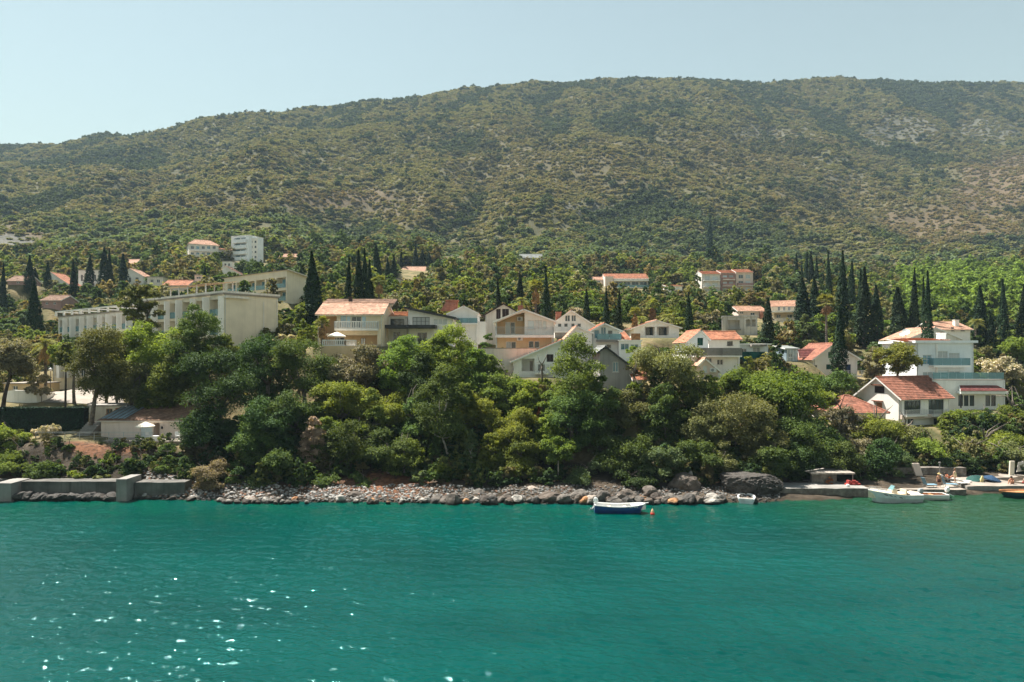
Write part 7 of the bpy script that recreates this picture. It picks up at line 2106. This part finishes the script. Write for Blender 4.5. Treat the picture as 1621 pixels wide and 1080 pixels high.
def stand(kb=.04, armL=None, armR=None):
    J = {'pelvis': (0, 0, .95), 'waist': (0, -.01, 1.12), 'chest': (0, .0, 1.33), 'neck': (0, .01, 1.49), 'chin': (0, -.02, 1.56), 'head': (0, -.02, 1.66)}
    for S, s in (('L', -1), ('R', 1)):
        J.update({'hip' + S: (s * .095, 0, .88), 'knee' + S: (s * .10, -kb, .49), 'ankle' + S: (s * .105, .03, .08), 'toe' + S: (s * .115, -.15, .03), 'sho' + S: (s * .185, .01, 1.40), 'elb' + S: (s * .25, .03, 1.12), 'wri' + S: (s * .25, -.08, .88), 'palm' + S: (s * .25, -.12, .80)})
    return J
def sit(lean=.12):
    """on the ground, knees drawn up, arms round the shins; faces -Y"""
    J = {'pelvis': (0, .1, .13), 'waist': (0, .12, .3), 'chest': (0, .03, .5), 'neck': (0, -.05, .64), 'chin': (0, -.12, .69), 'head': (0, -.14, .79)}
    for S, s in (('L', -1), ('R', 1)):
        J.update({'hip' + S: (s * .1, .02, .12), 'knee' + S: (s * .14, -.36, .47), 'ankle' + S: (s * .12, -.46, .08), 'toe' + S: (s * .13, -.64, .03), 'sho' + S: (s * .18, .0, .56), 'elb' + S: (s * .25, -.2, .36), 'wri' + S: (s * .1, -.42, .33), 'palm' + S: (s * .03, -.47, .32)})
    return J
def recline():
    """on a lounger along -Y, back raised"""
    J = {'pelvis': (0, 0, .47), 'waist': (0, .14, .55), 'chest': (0, .32, .68), 'neck': (0, .45, .78), 'chin': (0, .49, .85), 'head': (0, .53, .94)}
    for S, s in (('L', -1), ('R', 1)):
        kn = .74 if S == 'L' else .5
        J.update({'hip' + S: (s * .09, -.04, .46), 'knee' + S: (s * .1, -.42, kn), 'ankle' + S: (s * .1, -.72 if S == 'L' else -.84, .42), 'toe' + S: (s * .1, -.88 if S == 'L' else -.92, .42 if S == 'L' else .55), 'sho' + S: (s * .18, .34, .72), 'elb' + S: (s * .26, .14, .58), 'wri' + S: (s * .2, -.06, .52), 'palm' + S: (s * .18, -.13, .50)})
    return J
person(gp(1511.5, 78.2, .6), .5, stand(), 'person in pale swimwear standing behind the white loungers', SKIN2, HAIRB, 'swimsuit', clothmat('pale_yellow_swimwear', (.6, .5, .28)), .98)
person(gp(1486.5, 76.3, .6), -.4, stand(.06), 'person in a straw hat and dark shorts between blue loungers', SKIN, HAIRD, 'shorts', clothmat('dark_maroon_shorts', (.05, .015, .018)), .86, hat=clothmat('straw', (.55, .40, .18)))
person(gp(1602, 77.4, .72), math.radians(-65), sit(), 'tanned bather sitting with knees drawn up on the sunlit slab', SKIN, HAIRD, 'bikini', clothmat('dark_bikini', (.12, .03, .03)))
person(gp(1622, 77.6, .72), math.radians(40), sit(), 'bather sitting half out of frame at the right edge', SKIN2, HAIRD, 'shorts', clothmat('red_swim_shorts', (.3, .04, .04)), .95)
lo = lg.location
person(lo + Vector((.28, .03, 0)), math.radians(10 + 90), recline(), 'sunbather in orange-red swimwear lying on the white lounger', SKIN, HAIRD, 'bikini', clothmat('orange_red_swimwear', (.5, .1, .04)))

# ------------------------------------------------------------------ left terrace garden
zt = zat(697.5, 83)
tr = MB(); xa, xb = (54 - CX) / F * 82.2, (330 - CX) / F * 82.2
c0 = Vector(((xa + xb) / 2, 84, zt))
tr.box((xa, 82.2, zt - 1.5), (xb - xa, 0, 0), (0, 3.6, 0), (0, 0, 1.5 + .02)); tag(tr.build('terrace_paving', M['pave'], None, loc=c0), kind='structure'); 
bpy.data.objects['terrace_paving'].data.transform(Matrix.Translation(-c0))
r = MB(c0); railing(r, Vector((xa + .1, 82.3, zt + .02)), Vector(((242 - CX) / F * 82.3, 82.3, zt + .02)), 1.1, 'mesh'); railing(r, Vector((xa + .1, 82.36, zt + .02)), Vector((xa + .1, 85.4, zt + .02)), 1.1, 'mesh')
tag(r.build('railing', M['steel'], None, loc=c0), 'thin steel railing along the front of the bungalow terrace', 'railing')
def chair(px, D, z, rz, label):
    o = empty('garden_chair', gp(px, D, z), label, 'chair', 'white plastic garden chairs', rz)
    b = MB(); b.box((-.25, -.25, .42), (.5, 0, 0), (0, .5, 0), (0, 0, .04)); b.build('seat', M['plastic_white'], o)
    b = MB(); b.box((-.25, .22, .47), (.5, 0, 0), (0, .04, 0), (0, .1, .45)); b.build('backrest', M['plastic_white'], o)
    for x in (-.23, .19):
        for y in (-.23, .19):
            b = MB(); b.box((x, y, 0), (.04, 0, 0), (0, .04, 0), (0, 0, .42)); b.build('leg', M['plastic_white'], o)
        b = MB(); b.box((x, -.24, .62), (.05, 0, 0), (0, .48, 0), (0, 0, .04)); b.build('armrest', M['plastic_white'], o)
chair(281, 84.0, zt + .02, .6, 'white garden chair right of the potted round shrub'); chair(291, 84.2, zt + .02, -.5, 'white garden chair next to the garden table'); chair(236, 83.4, zt + .02, 1.2, 'white garden chair beside the terrace railing end')
c = gp(314, 83.6, zt + .02); t_ = empty('garden_table', c, 'white garden table under the dark oak on the terrace', 'table'); b = MB(); b.lathe((0, 0, .7), [(.55, 0), (.56, .03), (.54, .05)], 16); b.build('tabletop', M['plastic_white'], t_)
for k in range(4): b = MB(); b.tube([(.35 * math.cos(k * 1.57 + .78), .35 * math.sin(k * 1.57 + .78), 0), (.25 * math.cos(k * 1.57 + .78), .25 * math.sin(k * 1.57 + .78), .7)], .025); b.build('leg', M['plastic_white'], t_)
c = gp(244, 82.6, zt - .9); b = MB(c); b.box(c + Vector((-.3, 0, 0)), (.7, 0, 0), (0, .5, 0), (0, 0, 1.5)); tag(b.build('pillar', M['white'], None, loc=c), 'white stub pillar at the end of the terrace railing', 'pillar')
# curved white wall, drive, steps
c = gp(50, 98.6); pts = [(8, 98.2), (22, 97.4), (40, 97.3), (58, 97.6), (72, 98.6), (81, 100.4), (85, 102.6)]
b = MB(c); ring = []
for px, D in pts:
    p = gp(px, D); ztop = zat(np.interp(px, [8, 22, 60, 85], [619, 618, 619, 622]), D)
    ring.append([p - Z * 1, Vector((p.x, p.y, ztop)), Vector((p.x, p.y + .28, ztop)), Vector((p.x, p.y + .28, p.z - 1))])
b.loft(ring); tag(b.build('garden_wall', M['white'], None, loc=c), 'curved white garden wall beside the paved drive', 'wall')
b = MB(c); g_ = []
for D in np.linspace(97.5, 107, 9): g_.append([gp(px, D) + Z * .10 for px in np.linspace(66 + (D - 97.5) * 2.4, 200 - (D - 97.5) * 2, 14)])
b.loft(g_, closed=False, caps=False); tag(b.build('driveway', M['pave'], None, loc=c), kind='structure')
c = gp(139, 87); st = MB(c)
for i in range(9): st.box((c.x - .9, 85.6 + i * .33, zt - .2), (1.8, 0, 0), (0, .33, 0), (0, 0, .2 + .19 * (i + 1)))
tag(st.build('garden_steps', M['concrete'], None, loc=c), 'concrete garden steps at the end of the dark hedge', 'steps')
c = gp(80, 103.5); b = MB(c); b.tube([c, c + Z * 3.4], .045, 6); lp = b.build('street_lamp', M['frame_dark'], None, loc=c); tag(lp, 'slim garden lamp with a white globe by the drive', 'lamp')
b = MB(); b.lathe((0, 0, 3.4), [(.02, 0), (.17, .08), (.24, .24), (.17, .4), (.02, .48)], 12); b.build('globe', M['plastic_white'], lp, smooth=True)
# yellow house terrace with its balustrade
c = P(533, 548, 93.6); tp = MB(c); xa, xb = (509 - CX) / F * 92.6, (560 - CX) / F * 92.6
tp.box((xa, 92.6, c.z - 3), (xb - xa, 0, 0), (0, 4.2, 0), (0, 0, 3.0)); te = tp.build('garden_terrace', M['peach'], None, loc=c); tag(te, 'peach garden terrace with a white balustrade below the yellow house', 'terrace')
r = MB(c); railing(r, Vector((xa + .1, 92.72, c.z + .005)), Vector((xb - 1.2, 92.72, c.z + .005)), .85, 'balusters'); railing(r, Vector((xb - 1.2, 92.72, c.z + .005)), Vector((xb - .1, 94.4, c.z + .005)), .85, 'balusters'); r.build('balustrade', M['rail'], te)

# satellite dishes on the roofs behind the villa
for px, py, D, r in ((1434, 526, 121, .62), (1427.5, 529.5, 120.5, .45)):
    c = P(px, py, D); o = empty('satellite_dish', c, ('larger' if r > .5 else 'smaller') + ' white satellite dish on the peach roof left of the villa cypress', 'dish')
    b = MB(); n = Vector((-.35, -.75, .55)).normalized(); a = n.cross(Z).normalized(); bb = n.cross(a)
    b.loft([[(a * math.cos(t) + bb * math.sin(t)) * r * k + n * (.25 * r * k * k) for t in [2 * math.pi * j / 14 for j in range(14)]] for k in (.05, .5, .85, 1)], 0, True, False); b.build('reflector', M['plastic_white'], o)
    b = MB(); b.tube([(0, 0, 0), (0, .1, -1.6)], .04, 6); b.tube([-bb * r * .9 + n * .2 * r, n * r * .8], .015, 4); b.build('mast', M['steel'], o)
# ------------------------------------------------------------------ water: real ripples
def sea():
    rng = np.random.default_rng(3)
    ys = [14.0]
    while ys[-1] < 82: ys.append(ys[-1] + max(.05, .0012 * ys[-1] * (1 + ys[-1] / 60)))
    ys = np.array(ys); us = np.linspace(-.86, .86, 1000)
    us = np.concatenate([[-9, -4, -2.4, -1.5, -1.1], us, [1.1, 1.5, 2.4, 4, 9]])
    X = us[None, :] * ys[:, None]; Y = np.repeat(ys[:, None], len(us), 1)
    Zw = np.zeros_like(X)
    amp_env = .55 + .9 * fbm(X.ravel(), Y.ravel(), 11, 7, 3).reshape(X.shape)
    for i in range(70):
        lam = .26 * (3.2 / .26) ** rng.uniform(0, 1) ; th = rng.normal() * .55 + 1.35
        k = 2 * math.pi / lam; a = .0060 * lam ** .70 * rng.uniform(.4, 1.2) / (1 + .12 * lam)
        ph = k * (X * math.cos(th) + Y * math.sin(th)) + rng.uniform(0, 6.28)
        s = np.sin(ph); Zw += a * (s + .35 * (s * s - .5))
    Zw *= amp_env
    edge = (np.abs(us) < .87)[None, :]
    Zw = Zw * edge
    V = np.stack([X.ravel(), Y.ravel(), Zw.ravel()], 1)
    nr, nc = X.shape; ii = (np.arange(nr - 1)[:, None] * nc + np.arange(nc - 1)[None, :]).ravel()
    Q = np.stack([ii, ii + 1, ii + nc + 1, ii + nc], 1)
    n0 = len(V)
    V = np.concatenate([V, [(-126, -60, 0), (126, -60, 0)]]); Q = np.concatenate([Q, [(n0, n0 + 1, nc - 1, 0)]])
    m, nt, out = nmat('clear_teal_sea')
    p = N(nt, 'ShaderNodeBsdfPrincipled'); p.inputs['Roughness'].default_value = .06; p.inputs['IOR'].default_value = 1.333; p.inputs['Specular IOR Level'].default_value = .36; p.inputs['Specular Tint'].default_value = (.36, .92, .95, 1)
    g = N(nt, 'ShaderNodeNewGeometry')
    mp = N(nt, 'ShaderNodeMapping'); mp.inputs['Scale'].default_value = (.05, .11, 1); nt.links.new(g.outputs['Position'], mp.inputs['Vector'])
    n1 = N(nt, 'ShaderNodeTexNoise'); n1.inputs['Scale'].default_value = 1; n1.inputs['Detail'].default_value = 5; nt.links.new(mp.outputs[0], n1.inputs['Vector'])
    c = mixc(nt, maprange(nt, n1.outputs[0], .25, .8), WATER[0], WATER[1])
    sx = N(nt, 'ShaderNodeSeparateXYZ'); nt.links.new(g.outputs['Position'], sx.inputs[0])
    # shallow bottom showing through near the shore and off the little beach on the right
    sh = maprange(nt, sx.outputs[1], 60, 71)
    n3 = N(nt, 'ShaderNodeTexNoise'); n3.inputs['Scale'].default_value = .35; n3.inputs['Detail'].default_value = 4; nt.links.new(g.outputs['Position'], n3.inputs['Vector'])
    ml = N(nt, 'ShaderNodeMath', operation='MULTIPLY'); nt.links.new(sh, ml.inputs[0]); nt.links.new(maprange(nt, n3.outputs[0], .3, .7), ml.inputs[1])
    c = mixc(nt, ml.outputs[0], c, WATER[2])
    rx = maprange(nt, sx.outputs[0], 22, 40); r2 = N(nt, 'ShaderNodeMath', operation='MULTIPLY'); nt.links.new(rx, r2.inputs[0]); nt.links.new(maprange(nt, sx.outputs[1], 44, 66), r2.inputs[1])
    c = mixc(nt, r2.outputs[0], c, WATER[3])
    nt.links.new(c, p.inputs['Base Color'])
    m2 = N(nt, 'ShaderNodeMapping'); m2.inputs['Scale'].default_value = (2.2, 4.2, 1); nt.links.new(g.outputs['Position'], m2.inputs['Vector'])
    n2 = N(nt, 'ShaderNodeTexNoise'); n2.inputs['Scale'].default_value = 1.6; n2.inputs['Detail'].default_value = 5; nt.links.new(m2.outputs[0], n2.inputs['Vector'])
    b = N(nt, 'ShaderNodeBump'); b.inputs['Strength'].default_value = .7; b.inputs['Distance'].default_value = .05
    nt.links.new(n2.outputs[0], b.inputs['Height']); nt.links.new(b.outputs[0], p.inputs['Normal']); nt.links.new(p.outputs[0], out.inputs[0])
    me = np_mesh('sea_water', V, Q, m, smooth=True)
    tag(link('sea_water', me), kind='structure')
WATER = [(.000, .031, .027), (.000, .056, .048), (.0005, .060, .036), (.011, .046, .021)]
sea()

# ------------------------------------------------------------------ sky, sun, air, camera
SUN_AZ, SUN_EL = math.radians(-50), math.radians(61)      # azimuth from straight ahead, negative = left
w = bpy.data.worlds.new('World'); sc.world = w; w.use_nodes = True
nt = w.node_tree; nt.nodes.clear()
sky = N(nt, 'ShaderNodeTexSky'); sky.sky_type = 'NISHITA'; sky.sun_disc = False
sky.sun_elevation = SUN_EL; sky.sun_rotation = SUN_AZ
sky.air_density = 1.9; sky.dust_density = .1; sky.ozone_density = 2.5
hs = N(nt, 'ShaderNodeHueSaturation'); hs.inputs['Saturation'].default_value = .62; nt.links.new(sky.outputs[0], hs.inputs['Color'])
tn = mixc(nt, 1.0, hs.outputs[0], (.82, .86, .76), 'MULTIPLY')
bg = N(nt, 'ShaderNodeBackground'); bg.inputs[1].default_value = .05; nt.links.new(tn, bg.inputs[0])
wo = N(nt, 'ShaderNodeOutputWorld'); nt.links.new(bg.outputs[0], wo.inputs[0])
sl = bpy.data.lights.new('sun', 'SUN'); sl.energy = 5.0; sl.angle = math.radians(.53); sl.color = (1, .945, .86)
so = link('sun', sl)
sd = Vector((math.sin(SUN_AZ) * math.cos(SUN_EL), math.cos(SUN_AZ) * math.cos(SUN_EL), math.sin(SUN_EL)))
so.rotation_euler = sd.to_track_quat('Z', 'Y').to_euler()
so.location = sd * 300

def haze():
    b = MB(); b.box((-2700, -70, -40), (5400, 0, 0), (0, 1760, 0), (0, 0, 780))
    m, nt, out = nmat('thin_summer_haze')
    v = N(nt, 'ShaderNodeVolumePrincipled'); v.inputs['Density'].default_value = HAZE; v.inputs['Color'].default_value = (.58, .80, 1, 1); v.inputs['Anisotropy'].default_value = 0.0
    nt.links.new(v.outputs[0], out.inputs['Volume'])
    o = b.build('haze', m); tag(o, kind='stuff'); o['label'] = 'thin blue summer haze over the bay'
HAZE = .000105
haze()

cam = bpy.data.cameras.new('camera'); co = link('camera', cam)
co.location = (0, 0, CH); co.rotation_euler = (math.radians(90), 0, 0)
cam.sensor_width = 36; cam.lens = F / 1621 * 36; cam.shift_y = 20 / 1621
cam.clip_start = .5; cam.clip_end = 6000
sc.camera = co
sc.view_settings.view_transform = 'Standard'; sc.view_settings.look = 'None'
sc.view_settings.exposure = 1.5; sc.view_settings.gamma = 1
cy = sc.cycles
cy.max_bounces = 8; cy.diffuse_bounces = 4; cy.glossy_bounces = 3; cy.transmission_bounces = 4; cy.transparent_max_bounces = 8; cy.volume_bounces = 0
cy.use_adaptive_sampling = True; cy.adaptive_threshold = .015
cy.use_denoising = True
cy.sample_clamp_indirect = 6; cy.sample_clamp_direct = 0
for o in bpy.data.objects:
    if o.type == 'MESH' and o.name.split('.')[0] in ('crown',): pass
